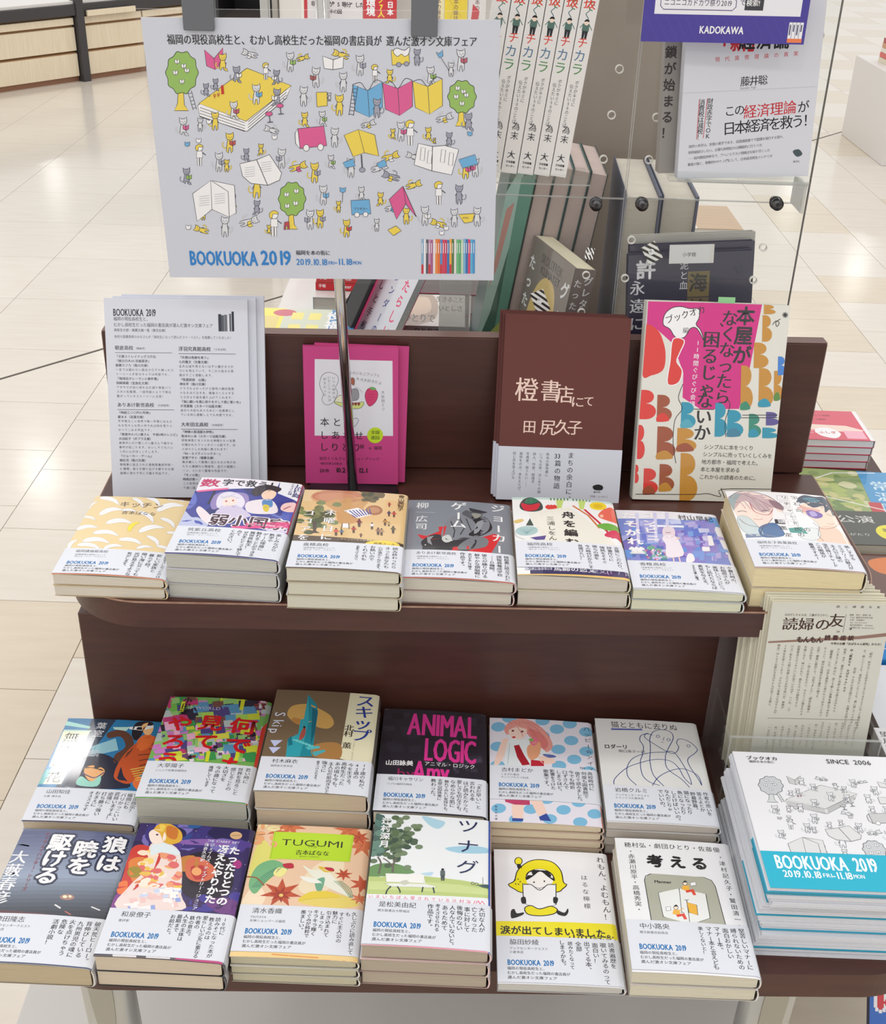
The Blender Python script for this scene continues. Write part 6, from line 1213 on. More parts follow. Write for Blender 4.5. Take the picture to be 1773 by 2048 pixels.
def knob(x, z):
    bm = bmesh.new(); c = Vector((x-ox, 1.2355-oy, z-oz))
    bm_tube(bm, [c, c+Vector((0, -0.006, 0))], 0.0048, 18); bm_tube(bm, [c+Vector((0, -0.006, 0)), c+Vector((0, -0.0175, 0))], 0.0062, 20); bm_tube(bm, [c+Vector((0, -0.009, 0)), c+Vector((0, -0.0105, 0))], 0.0068, 20)
    k = from_bm('knob', bm, mat('dark_steel_knob', (96, 96, 98), .25, metal=.9), rk, True)
    bm = bmesh.new(); bm_tube(bm, [c+Vector((0, -0.0176, 0)), c+Vector((0, -0.0182, 0))], 0.0022, 10); from_bm('socket', bm, M_BLACK, k)
knob(0.1478, 1.0945); knob(0.1952, 1.096); knob(0.3335, 1.101)
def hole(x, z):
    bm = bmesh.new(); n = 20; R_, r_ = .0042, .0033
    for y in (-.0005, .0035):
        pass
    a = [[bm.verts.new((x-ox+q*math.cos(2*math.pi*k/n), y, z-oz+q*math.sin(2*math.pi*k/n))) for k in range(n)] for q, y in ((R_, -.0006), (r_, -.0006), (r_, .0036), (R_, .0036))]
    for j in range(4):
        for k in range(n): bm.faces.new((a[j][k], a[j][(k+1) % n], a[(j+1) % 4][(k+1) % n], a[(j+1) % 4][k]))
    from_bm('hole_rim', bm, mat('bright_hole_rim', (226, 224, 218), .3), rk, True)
for x, z in [(0.1605, 1.225), (0.157, 1.181), (0.153, 1.137), (0.146, 1.014), (0.1445, 0.972), (0.2065, 1.222), (0.2025, 1.180), (0.1995, 1.138), (0.1905, 1.054), (0.188, 1.012), (0.331, 1.0505), (0.326, 1.0145), (0.352, 1.262), (0.3475, 1.217), (0.3405, 1.137)]: hole(x, z)
# trays
def tray(x0, x1, zb, yf):
    rbox('tray', x0, x1, yf, 1.2325, zb-.003, zb, M_ACR); rbox('tray_lip', x0, x1, yf-.003, yf-.0003, zb-.003, zb+.006, M_ACR); rbox('tray_edge', x0, x1, yf-.0036, yf-.0031, zb-.0042, zb-.0028, M_ACRG)
tray(-0.02, 0.1345, 1.1290, 1.178); tray(0.213, 0.352, 1.1330, 1.190)
rbox('tray_bracket', 0.3495, 0.3523, 1.19, 1.2325, 1.1005, 1.1285, M_ACRG)
rbox('tray_front_rail', 0.222, 0.3523, 1.1855, 1.1865, 1.1290, 1.1325, M_ACRG)
# six white spines leaning on the left tray
def spine_book(i):
    r = empty('spine_out_book', (0.0215+0.0163*i, 1.184, 1.1345-0.0007*i), 0, math.radians(-3), math.radians(6.8)); W, H, D = 15.6, 188, 46
    a = Art(W, H, (226, 224, 222))
    GRN, RDD, TL2 = (70, 130, 80), (214, 66, 56), (70, 110, 120)
    a.t('走るで', W/2, 2, 11, GRN, .01, v=True, p=11.5); a.t('抜', W/2-.3, 21, 13.0, RDD, .015, v=True, sx=.95); a.t('く', W/2-.5, 33.5, 9.5, TL2, .01, v=True, sx=.8)
    person(a, W/2-.2, 60, 17, (86, 116, 108), (40, 44, 50), (40, 36, 34)); a.e(W/2-.2, 45.6, 2.2, 2.3, (236, 214, 196)); a.b([(W/2-2.6, 45), (W/2-1, 42.6), (W/2+1.6, 42.8), (W/2+2.2, 44.6), (W/2, 44.4)], (30, 30, 34))
    a.t('チ', W/2-.5, 58, 10.5, RDD, .01, v=True); a.t('カ', W/2-.8, 69, 12, (84, 120, 150), .01, v=True); a.t('ラ', W/2-1.0, 81, 12, (80, 140, 84), .01, v=True)
    a.t('ボクがキミに', W/2+1.4, 97, 4.0, (70, 70, 76), 0, v=True, p=4.0); a.t('伝えたい50のことば', W/2-3.2, 101, 4.0, (70, 70, 76), 0, v=True, p=4.0)
    a.t('為末 大', W/2-.5, 139, 8.2, (50, 50, 56), .01, v=True, p=9.0); a.t('著', W/2-.5, 169, 3, (50, 50, 56), 0, v=True); a.t('日本図書', W/2-4.6, 176, 2.4, (50, 50, 56), .03, sx=.95); a.t('センター', W/2-4.2, 180, 2.4, (50, 50, 56), .03, sx=.95)
    box('cover', -W/2000, W/2000, 0, D/1000, 0, H/1000, mat('white_book_cover', (226, 224, 222), .45), r, .0012)
    box('page_block', -W/2000+.001, W/2000-.001, .0012, D/1000+.0004, .001, H/1000+.0002, page_mat((214, 208, 196)), r)
    a.mesh('spine_print', plane_place((-W/2000+.0002, -.0003, H/1000), (.000985, 0, 0), (0, 0, -.001), (0, -1, 0)), M_INK, r)
    return r
ORD = ['leftmost white spine, half hidden by the poster, of six identical leaning books', 'second white spine from the left in the leaning row on the clear tray', 'third white spine from the left in the leaning row on the clear tray', 'third white spine from the right in the leaning row on the clear tray', 'second white spine from the right in the leaning row on the clear tray', 'rightmost white spine of the leaning row on the clear tray']
s0 = spine_book(0); tag(s0, ORD[0], 'book', 'six white spine-out books on the clear tray')
for i in range(1, 6):
    r = s0.copy(); COL.objects.link(r); r.location = (0.0215+0.0163*i-0.0, 1.184, 1.1345-0.0007*i)
    for ch in s0.children: c = ch.copy(); COL.objects.link(c); c.parent = r
    tag(r, ORD[i], 'book')
# white economics book face out on the right tray, and the one behind it
for j in (0, 1):
    r = empty('facing_book', (0.2875-0.004*j*0, 1.1935+0.019*j, 1.1335), math.radians(3), math.radians(-5), math.radians(-2.4)); W, H, T = 131, 189, 16
    if j: r.location.x = 0.271; r.location.z = 1.134
    a = Art(W, H, (212, 214, 222) if not j else (150, 146, 142))
    if not j:
        a.sk([(848, 20), (1440, -10), (842, 770), (1425, 705)], rect=(0, 20, 131, 189)); RDD = (196, 40, 52)
        a.t('「新」', 965, 170, 17, RDD, .03, p=17); a.t('経済論', 1082, 160, 16, K, .03, p=16.6); a.t('現代貨幣理論の真実', 980, 262, 4.8, RDD, 0, p=9.4, rot=-.05); a.t('藤井聡', 1098, 332, 9.6, K, .01, p=8.6, rot=-.05); a.t('Satoshi Fujii', 1100, 372, 3, (120, 120, 126), 0, rot=-.05)
        a.ln([(842, 415), (1430, 352)], .3, (186, 188, 196)); a.t('この', 1035, 452, 11, K, .01, p=9.6, rot=-.08); a.t('経済理論', 1120, 444, 13.4, RDD, .01, p=12.9, rot=-.08); a.t('が', 1352, 412, 12, K, .01, rot=-.08)
        a.t('日本経済を救う！', 1032, 518, 13.4, K, .01, p=11.2, rot=-.08); a.t('財政赤字でOK', 972, 425, 6, K, .01, v=True, p=5.4); a.t('消費税は減税！', 935, 432, 6, K, .01, v=True, p=5.4); a.ln([(958, 430), (950, 590)], .4, RDD); a.ln([(922, 435), (920, 598)], .4, RDD)
        for i_, q in enumerate(['政府の赤字は、民間の黒字である。自国通貨建てで国債を発行する限り、', '財政破綻はしない。必要な財政拡大は積極的に行うべき。', '──前内閣官房参与で、アベノミクスの問題点を知り尽くした', '著者が描く、衝撃的MMT入門にして、日本経済再生のシナリオ']): a.t(q, 885, 624+25*i_, 3.2, (90, 90, 98), 0, rot=-.08, res=1, p=2.9)
        a.b([(1350, 612), (1375, 602), (1392, 620), (1370, 632)], (70, 84, 90)); a.t('晶文社', 1355, 648, 2.2, (90, 90, 98), .01)
    else:
        a.t('連鎖が始まる！', 6, 54, 12, (66, 60, 60), .03, v=True, p=15)
    box('cover', -W/2000, W/2000, .0003, T/1000, 0, H/1000, mat('off_white_cover' if not j else 'grey_brown_cover', (212, 214, 222) if not j else (150, 146, 142), .5), r, .0006)
    face('cover_print', r, W, H, T, a, M_INK, None)
    tag(r, ['white face-out book with black and red economics title on the clear tray', 'greyish book with black vertical lettering, half hidden behind the white face-out book'][j], 'book')
# blue sign hanging in front of it
r = tag(empty('blue_sign', (0.2452, 1.1765, 1.2605), 0, 0, math.radians(-.6)), 'dark blue promotional sign with white box at the top right', 'sign')
a = Art(151, 60, (52, 34, 150)); a.r(10, 0, 144, 36, (236, 236, 244)); [a.ln([(3+9*i, 38), (16+9*i, 60)], .25, (72, 56, 168)) for i in range(15)]
a.t('KADOKAWA', 53, 44, 9, WH, .03, fit=94); a.ln([(18, 21), (81, 21), (84, 24), (84, 29), (81, 32), (18, 32), (15, 29), (15, 24)], .5, (60, 50, 110), True); a.t('ニコニコカドカワ祭り2019', 18, 22.6, 6.4, (40, 36, 70), .01, fit=80); a.t('で', 87, 22.2, 5.6, (40, 36, 70), .01); a.r(92, 20.5, 109, 31.5, (30, 28, 40)); a.t('検索!', 93, 22, 6.2, WH, .02, sx=.9)
for i in range(4): a.r(135+3.4*i, 41, 138+3.4*i, 55, (240, 240, 244)); a.r(135, 55, 148.5, 58.5, (236, 120, 60))
for i in range(4): a.r(135.6+3.4*i, 43, 137+3.4*i, 52-3*(i % 2), (90, 90, 120))
a.mesh('sign_print', plane_place((-.0755, -.0012, .06), (.001, 0, 0), (0, 0, -.001), (0, -1, 0)), M_INKG, r); box('board', -.0755, .0755, -.0011, .0012, 0, .06, mat('blue_board', (52, 34, 150), .4), r)

# ------------------------------------------------------------------ goods on the shelf behind the board, seen through the rack
ZR = 0.7975
ML_ = ['dark green magazine with a green spine at the poster edge', 'leftmost pinkish thick magazine in the leaning row', 'second pinkish magazine of the leaning row behind the rack', 'third pinkish magazine of the leaning row behind the rack', 'rightmost pinkish magazine, against the grey divider']
for i in range(5):
    T = 19.6 if i else 31; r = empty('thick_magazine', ([.040, .0665, .0873, .1081, .1289][i], 1.402, ZR+.006), 0, 0, math.radians(8.6)); H = 295-3*i
    pg = (204, 184, 178) if i else (60, 110, 92)
    box('page_block', -T/2000+.001, T/2000-.0012, .0012, .15, .001, H/1000-.002, page_mat(pg), r)
    bm = bmesh.new(); bm_box(bm, -T/2000, -T/2000+.0006, 0, .151, 0, H/1000); bm_box(bm, T/2000-.0011, T/2000, 0, .151, 0, H/1000); from_bm('cover', bm, mat('teal_cover_%d' % (i % 3), [(36, 84, 84), (52, 62, 58), (40, 92, 96)][i % 3], .4), r)
    if i == 0:
        a = Art(T, H, (54, 104, 88)); a.p([(0, 40), (14, 0), (20, 60), (10, 190), (0, 240)], (170, 206, 196)); a.p([(14, 20), (30, 10), (30, 200), (20, 220)], (96, 156, 138)); a.p([(0, 240), (30, 190), (30, 297), (0, 297)], (166, 180, 90)); a.p([(4, 60), (12, 50), (8, 130), (2, 160)], (206, 150, 140)); a.mesh('spine_print', plane_place((-T/2000, -.0004, H/1000), (.001, 0, 0), (0, 0, -.001), (0, -1, 0)), M_INKG, r)
    tag(r, ML_[i], 'magazine', 'leaning magazines behind the rack')
# biography with yellow arch, standing open to the left
r = tag(empty('biography_book', (0.090, 1.326, ZR+.024), math.radians(-72), math.radians(-9), 0), 'grey-brown book with a yellow arch and white lettering behind the rack', 'book'); W, H, T = 128, 190, 26
a = Art(W, H, (122, 110, 104)); a.b([(32, 60), (58, 34), (88, 40), (100, 80), (104, 200), (22, 200), (20, 120)], (226, 196, 120)); a.b([(42, 90), (60, 68), (80, 78), (90, 130), (92, 200), (32, 200)], (150, 116, 104)); a.t('グレタ', 114, 20, 22, WH, .03, v=True, p=34); a.t('たったひとりの', 13, 20, 18, WH, .03, v=True, p=23); a.t('SKOLSTREJK', 36, 8, 15, (60, 54, 54), .03, fit=100); a.t('KLIMATET', 40, 22, 13, (60, 54, 54), .03, fit=98)
box('cover', -W/2000, W/2000, .0003, T/1000, 0, H/1000, mat('grey_brown_jacket', (122, 110, 104), .45), r, .0006); face('cover_print', r, W, H, T, a, M_INKG, None); box('page_block', -W/2000+.002, W/2000-.0005, .002, T/1000-.002, .002, H/1000+.0003, page_mat((214, 206, 180)), r)
a = Art(T, H, (126, 112, 108)); a.t('グレタ', T-7, 8, 11, WH, .02, v=True, p=13); a.t('たったひとりの', 7, 12, 10, WH, .02, v=True, p=13); a.t('ストライキ', T-6, 58, 8, (206, 90, 80), .02, v=True, p=12)
a.mesh('spine_print', plane_place((W/2000+.0003, 0, H/1000), (0, .001, 0), (0, 0, -.001), (1, 0, 0)), M_INKG, r)
r['label'] = 'grey-brown book with a yellow arch and white lettering, leaning behind the rack'
# bookmark flags, striped
def flag(x, y, z, w_, h_, lab, tilt):
    r = tag(empty('striped_price_flag', (x, y, z), 0, math.radians(-15), math.radians(tilt)), lab, 'tag', 'black and white striped paper flags'); a = Art(w_, h_, (240, 240, 236))
    for i in range(8): a.p([(-w_+i*w_*.42, 0), (-w_+i*w_*.42+w_*.2, 0), (-w_+i*w_*.42+w_*.2+h_*.7, h_), (-w_+i*w_*.42+h_*.7, h_)], (50, 42, 40))
    a.e(w_/2, h_*.45, w_*.2, w_*.2, WH); a.t('11', w_*.36, h_*.3, w_*.24, K, .02)
    face('flag_print', r, w_, h_, 1, a, M_INK, None); box('card', -w_/2000, w_/2000, 0, .0008, 0, h_/1000, mat('flag_card', (236, 236, 232), .6), r)
flag(0.103, 1.2290, 0.9735, 15, 24, 'striped flag with a round badge above the brown books', -24); flag(0.146, 1.2290, 1.034, 9, 12, 'small striped flag beside the page edges of the arch book', 8); flag(0.2215, 1.250, 1.028, 16, 20, 'striped flag tucked in above the navy book', -32)
# navy hardcovers, face out
for j in range(3):
    r = empty('navy_hardcover', (0.2755+0.003*j, 1.2440+0.016*j, 0.842+.006*j), math.radians(2.0), math.radians(-8), math.radians(-3.6)); W, H, T = 138, 192, 14
    a = Art(W, H, (38, 34, 66) if j < 2 else (180, 178, 172))
    if j == 0:
        a.sk([(610, 1165), (1190, 1062), (640, 1500), (1180, 1400)], rect=(0, 0, 138, 78)); a.t('許', 648, 1182, 22, (226, 226, 232), .03); a.t('永遠に', 665, 1280, 17, (226, 226, 232), .02, v=True, p=20); a.t('泥と血', 872, 1155, 10, (220, 220, 226), .01, v=True, p=11); a.M = None
        a.r(66, 20, 90, 48, (122, 104, 62)); a.t('海', 67, 22, 21, (50, 44, 50), .03); a.r(66, 49, 90, 78, (108, 92, 58)); a.t('峡', 67, 50, 21, (50, 44, 50), .03)
    bm = bmesh.new(); bm_box(bm, -W/2000, W/2000, .0003, .0025, 0, H/1000, .0004); bm_box(bm, -W/2000, W/2000, T/1000-.0022, T/1000, 0, H/1000, .0004); bm_box(bm, W/2000-.002, W/2000, .0026, T/1000-.0023, 0, H/1000); from_bm('boards', bm, mat('navy_cloth_%d' % (j > 1), (38, 34, 66) if j < 2 else (176, 174, 168), .4), r)
    face('cover_print', r, W, H, T, a, M_INKG, None); box('page_block', -W/2000+.003, W/2000-.0022, .0026, T/1000-.0023, .003, H/1000-.005, page_mat((214, 210, 202)), r)
    tag(r, ['navy hardcover with white lettering and a gold square, in front', 'second navy hardcover just behind the gold-square one', 'pale hardcover at the back of the navy books'][j], 'book', 'hardcovers face out behind the rack')
st2 = tag(empty('clear_book_riser', (0.279, 1.2405, ZR)), 'clear acrylic riser lifting the navy hardcovers behind the rack', 'stand')
bm = bmesh.new(); bm_box(bm, -.07, .07, 0, .06, .041, .0438); bm_box(bm, -.07, -.067, 0, .06, 0, .0409); bm_box(bm, .067, .07, 0, .06, 0, .0409); from_bm('riser_shell', bm, M_ACR, st2)
r = tag(empty('price_slips', (0.258, 1.252, 1.026), 0, math.radians(-8), math.radians(-3)), 'white order slips sticking up above the navy hardcover', 'paper'); box('slip', -.022, .026, 0, .0006, 0, .020, M_WHITE, r)
a = Art(44, 20, (226, 226, 228)); a.t('小学館', 14, 8, 5, K, .01); face('slip_print', r, 44, 20, 1, a, M_INK, None)
# thick grey directories standing behind
for j in range(2):
    r = empty('thick_directory', (0.2165+0.0425*j, 1.362, ZR+.001), math.radians(-2), 0, math.radians(.5)); T = 41
    box('page_block', -T/2000+.001, T/2000-.0035, 0, .19, .002, .268, page_mat((212, 205, 192)), r)
    bm = bmesh.new(); bm_box(bm, T/2000-.003, T/2000, -.002, .19, 0, .272, .0003); bm_box(bm, -T/2000, -T/2000+.0008, -.002, .19, 0, .272); from_bm('cover', bm, mat('blue_grey_board', (92, 98, 120), .5), r)
    tag(r, ['left thick book with grey page edges behind the navy books', 'right thick book with grey page edges behind the navy books'][j], 'book', 'thick books with grey page edges behind the rack')
# grey divider panels of the rack behind
dv = tag(empty('grey_divider', (0.155, 1.62, ZR)), 'grey-brown divider panel seen through the clear rack', 'panel'); box('panel', -.005, .150, 0, .012, 0, .66, mat('taupe_panel', (150, 140, 128), .5, grain=(136, 122, 110), scale=6), dv)
box('foot', -.002, .147, -.03, -.001, 0, .004, mat('taupe_foot', (136, 126, 116), .5), dv)
# small stacks further back
bt = tag(empty('low_white_table', (0.15, 1.76, 0.0)), 'low white table behind the display carrying stacked magazines', 'table')
box('tabletop', -0.42, 0.335, 0, 0.72, 0.745, 0.77, M_WHITE, bt, .002); box('body', -0.40, 0.32, 0.02, 0.70, 0.0, 0.7448, M_WHITE, bt, .002)
def flatbook(nm, lab, cat_, x, y, z, W, D, T, cov, art=None, rot=0, pg=(214, 210, 200), grp=None, gloss=True):
    """a closed book or magazine lying flat: x, y = its near left corner"""
    r = tag(empty(nm, (x, y, z), math.radians(rot)), lab, cat_, grp)
    m_ = mat('cover_%02x%02x%02x' % tuple(cov), cov, .35)
    bm = bmesh.new(); bm_box(bm, 0, W, 0, D, T-.0006, T-.0001); bm_box(bm, 0, W, 0, D, 0, .0005); bm_box(bm, -.0006, 0, 0, D, 0, T-.0001); from_bm('cover', bm, m_, r)
    box('page_block', .0001, W-.001, .001, D-.001, .0006, T-.0007, page_mat(pg), r)
    if art: art.mesh('cover_print', plane_place((0, D, T), (W/art.W, 0, 0), (0, -D/art.H, 0), (0, 0, 1)), M_INKG if gloss else M_INK, r)
    return r
names = ['brown paper-wrapped book on top of the small stack seen through the rack', 'white book with a red oval in the small stack seen through the rack', 'book with a red and white cover low in the stack seen through the rack']
z = 0.7705
for k, (c, T) in enumerate([((206, 80, 66), .030), ((226, 222, 212), .026), ((186, 146, 96), .026)]):
    a = Art(100, 100, c)
    if k == 1: a.e(62, 62, 18, 14, (206, 60, 70)); a.daub(10, 10, 40, 90, [(150, 140, 130), (190, 186, 176)], 16, 2, (2, 7))
    if k == 0: a.daub(10, 20, 90, 90, [(226, 226, 220), (190, 60, 50), (226, 140, 110)], 22, 3, (3, 9))
    if k == 2: a.r(0, 0, 26, 100, (226, 222, 214)); [a.ln([(30, 20+12*i), (96, 22+12*i)], .8, (166, 124, 78)) for i in range(6)]
    flatbook('paperback_book', names[2-k], 'book', 0.378+0.006*k, 1.985+0.004*k, z, .105, .148, T, c, a); z += T+.0008
# yellow and blue guide magazines on the rear shelf
def guide(w=128, h=182):
    a = Art(100, 62, (206, 212, 190)); a.r(0, 0, 26, 62, (244, 226, 60)); a.e(26, 9, 12, 7, (200, 60, 90)); a.r(4, 16, 22, 58, (226, 206, 110)); a.r(74, 0, 100, 62, (40, 130, 190)); a.t('役福祭', 78, 4, 17, WH, .03, v=True, p=18); [a.r(34+18*(i % 2), 8+24*(i//2), 46+18*(i % 2), 22+24*(i//2), (240, 226, 110)) for i in range(4)]; a.r(27, 44, 74, 62, (150, 190, 214))
    return a
z = ZR
for i in range(3):
    flatbook('guide_magazine', ['lowest yellow and blue guide magazine behind the back board', 'middle yellow and blue guide magazine behind the back board', 'topmost yellow and blue guide magazine behind the back board'][i], 'magazine', -0.268+.002*i, 1.475-.003*i, z, .135, .118, .0128, (120, 180, 214), guide(), 0, (190, 206, 214), 'yellow and blue guide magazines'); z += .0134
z = ZR
for i in range(2):
    flatbook('guide_magazine', ['lower blue-edged guide magazine right of the wire easel', 'upper blue-edged guide magazine right of the wire easel'][i], 'magazine', -0.070, 1.405, z, .080, .118, .0125, (120, 180, 214), guide(), 0, (190, 206, 214), 'yellow and blue guide magazines'); z += .013
# magazines with red spines on the white table
z = 0.7705
a = Art(100, 60, (206, 220, 222)); a.r(0, 0, 40, 60, (226, 228, 226)); a.e(26, 30, 10, 5, (190, 120, 96)); a.ln([(14, 32), (38, 28)], 1, (150, 90, 80)); [a.ln([(48, 10+8*i), (90, 12+8*i)], .7, (150, 170, 176)) for i in range(5)]
flatbook('magazine', 'pale blue magazine below the red-spined stack', 'magazine', -0.213, 1.768, z, .20, .155, .020, (206, 220, 222), a); z += .021
for i in range(4):
    a = Art(100, 60, (206, 52, 56)); a.t('Year 2020', 10, 8, 16, WH, .02)
    r = flatbook('magazine', ['lowest red-spined magazine on the white table', 'second red-spined magazine from the bottom', 'third red-spined magazine from the bottom', 'topmost red-spined magazine on the white table'][i], 'magazine', -0.212+.0015*i, 1.80, z, .205, .15, .0122, (200, 46, 52), a, 0, (222, 218, 212), 'red-spined magazines'); 
    b = Art(205, 12, (226, 222, 220)); b.r(0, 0, 66, 12, (204, 48, 54)); b.t('Year', 40, 1, 8, WH, .02); b.t('手帳', 4, 2, 6, WH, .02); b.t('2020 DIARY BOOK 手帳とカレンダー', 74, 2.5, 6, (80, 80, 86), .01); b.mesh('spine_print', plane_place((0, -.0004, .0121), (.001, 0, 0), (0, 0, -.001), (0, -1, 0)), M_INK, r); z += .0128
# right of the easel: brush-lettered paperbacks
z = ZR
for i, (lab, c) in enumerate([('bottom grey paperback of the brush-lettered pile', (120, 110, 120)), ('grey paperback second in the brush-lettered pile', (132, 122, 130)), ('photo paperback with large black brush lettering', (214, 208, 206))]):
    a = Art(120, 90, c)
    if i == 2: a.b([(0, 4), (60, 2), (66, 70), (8, 86)], (168, 148, 134)); a.b([(16, 16), (50, 10), (56, 50), (22, 60)], (208, 184, 164)); a.t('ひとりで', 8, 56, 26, K, .02, fit=66); a.t('生きること', 66, 4, 18, K, .02, fit=118); a.t('いとしさ', 70, 30, 18, K, .02, fit=116)
    r = flatbook('brush_lettered_book', lab, 'book', -0.072+.001*i, 1.530, z, .092, .128, .0135, c, a, 0, (196, 190, 190), 'brush-lettered paperbacks')
    b = Art(92, 13, (136, 126, 134)); b.t('ひとりで生きる', 22, 2, 9, (60, 52, 60), .02); b.mesh('spine_print', plane_place((0, -.0006, .0134), (.001, 0, 0), (0, 0, -.001), (0, -1, 0)), M_INK, r); z += .0142
z = 0.7705
for i, (lab, c) in enumerate([('green-edged comic magazine under the pink one', (70, 130, 120)), ('pink comic magazine with yellow lettering behind the pile', (232, 70, 120))]):
    a = Art(120, 60, c); a.t('日芥', 44, 18, 30, (250, 226, 60), .05); a.r(0, 0, 34, 60, (90, 190, 176)); a.e(22, 16, 14, 10, (60, 70, 40)); a.b([(34, 20), (46, 6), (50, 40), (38, 56)], (150, 84, 60)); a.r(60, 0, 120, 10, (90, 90, 150))
    flatbook('comic_magazine', lab, 'magazine', -0.066, 1.765, z, .13, .10, .032, c, a, 0, (196, 190, 190), 'comic magazines behind the pile'); z += .033
# wire easel with a leaning magazine
ez = tag(empty('wire_easel', (-0.125, 1.60, ZR)), 'black wire easel with a curled end behind the pole', 'easel')
curl = [(0.0+.010*math.cos(t), 0.0, 0.104+.010*math.sin(t)) for t in [math.pi*(-.3+.17*k) for k in range(9)]]
bm = bmesh.new(); bm_tube(bm, [(-.045, 0, .0016), (.0, 0, .085), (.012, 0, .1)]+curl, .0018, 8); bm_tube(bm, [(-.045, .0, .0016), (.02, -.02, .0016), (.06, 0, .0016)], .0018, 8); from_bm('wire', bm, M_BLACK, ez, True)
r = tag(empty('leaning_magazine', (-0.118, 1.500, ZR+.0062), math.radians(-62), math.radians(-27), 0), 'white magazine with pink and blue lettering leaning on the easel', 'magazine')
a = Art(105, 150, (222, 224, 232)); a.t('あたらしい', 84, 4, 18, (230, 60, 120), .03, v=True, p=22); a.t('カレンダーの本', 54, 6, 14, (60, 80, 150), .02, v=True, p=19); a.t('くらしと手帳', 24, 6, 14, (40, 40, 60), .02, v=True, p=20)
face('cover_print', r, 105, 150, 12, a, M_INKG, None); box('page_block', -.0525, .0525, .0003, .009, 0, .15, page_mat((206, 206, 210)), r); box('back_cover', -.0528, .0528, .0092, .0098, 0, .15, mat('hot_pink_cover', (214, 70, 120), .4), r)
r = tag(empty('black_folder', (-0.143, 1.500, ZR+.0062), math.radians(-62), math.radians(-27), 0), 'black folder on the easel, left of the leaning white magazine', 'folder'); box('folder_board', -.05, -.012, 0, .006, 0, .135, M_BLACK, r, .001); box('pink_edge', -.05, -.010, .0065, .0085, 0, .14, MATS['hot_pink_cover'], r)
# clear upright divider left of the magazines
cd_ = tag(empty('clear_divider', (0.0, 1.30, ZR)), 'clear upright acrylic divider right of the poster foot', 'panel'); box('pane', -.012, .024, 0, .003, 0, .25, M_ACRG, cd_, .0005); box('pane', .0242, .0272, 0, .10, 0, .25, M_ACR, cd_)

# ------------------------------------------------------------------ distant magazine rack above the poster
mr = tag(empty('distant_magazine_rack', (-0.02, 2.95, 0)), 'distant clear magazine rack showing over the poster top', 'rack')
box('ledge', -.36, .14, -.03, .10, 1.02, 1.035, M_ACR, mr); box('rack_body', -.35, .13, .12, .14, 0, 1.4, M_WHITE, mr); box('chrome_upright', -.316+.03, -.316+.042, -.045, -.035, .9, 1.4, M_CHROME, mr)
def cov(x0, x1, art, lab, zt=1.036):
    r = tag(empty('magazine', ((x0+x1)/2, 2.955, zt), 0, math.radians(-6)), lab, 'magazine'); W = (x1-x0)*1000; art.mesh('cover_print', plane_place((-W/2000, -.0003, .25), (.001, 0, 0), (0, 0, -.001), (0, -1, 0)), M_INKG, r); box('page_block', -W/2000, W/2000, 0, .006, 0, .25, page_mat((226, 222, 220)), r)
W = 142; a = Art(W, 250, (232, 228, 230)); a.t('非行少年が"5等分"した', 22, 204, 12, (60, 50, 56), .03, p=10.2); a.t('ケーキの図', 45, 220, 11, (60, 50, 56), .03, p=9.6); a.r(0, 0, 6, 250, (240, 240, 230)); a.r(6, 0, 14, 250, (200, 30, 44)); cov(-.365, -.223, a, 'white magazine with red stripe and dark title at the top edge')
W = 78; a = Art(W, 250, (206, 34, 44)); a.t('環境', 18, 192, 21, WH, .04, v=True, p=20); a.t('ノ7人', 42, 190, 16, (250, 220, 60), .04, v=True, p=15); a.t('の日本', 63, 184, 15, WH, .04, v=True, p=16); cov(-.222, -.144, a, 'red magazine with white and yellow title at the top edge')
for i, (w_, c, lab) in enumerate([(22, (226, 220, 216), 'narrow white magazine beside the red one'), (26, (236, 226, 180), 'cream magazine spine at the top edge'), (52, (242, 214, 40), 'yellow magazine at the top edge behind the right clip'), (40, (232, 226, 226), 'white magazine with red marks near the white spines')]):
    a = Art(w_, 250, c); a.t('本の雑誌', w_/2, 190, min(w_*.5, 12), (120, 90, 90), .02, v=True); 
    if i == 2: a.ln([(8, 190), (40, 230)], .8, (206, 176, 40)); a.ln([(30, 180), (12, 240)], .8, (206, 176, 40))
    if i == 3: a.p([(10, 200), (26, 215), (20, 245), (6, 240)], (206, 60, 70))
    x0 = [-.085, -.060, -.033, .022][i]; cov(x0, x0+w_/1000, a, lab)

# small book stack on the far right plinth
for i in range(5):
    a = Art(100, 80, (190, 60, 60)); a.daub(10, 10, 90, 70, [(226, 190, 120), (120, 60, 60), (240, 236, 220)], 14, i, (3, 10))
    flatbook('paperback_book', ['lowest book of the small stack on the far white plinth', 'second book up of the stack on the far plinth', 'middle book of the small stack on the far plinth', 'second from top of the stack on the far plinth', 'red covered book on top of the small stack on the far plinth'][i], 'book', 2.275+.002*i, 6.66, 0.4305+.024*i, .2, .15, .023, [(226, 216, 190), (214, 90, 80), (230, 224, 210), (206, 150, 110), (170, 60, 64)][i], a if i == 4 else None, 0, (232, 222, 196), 'book stack on the far plinth')

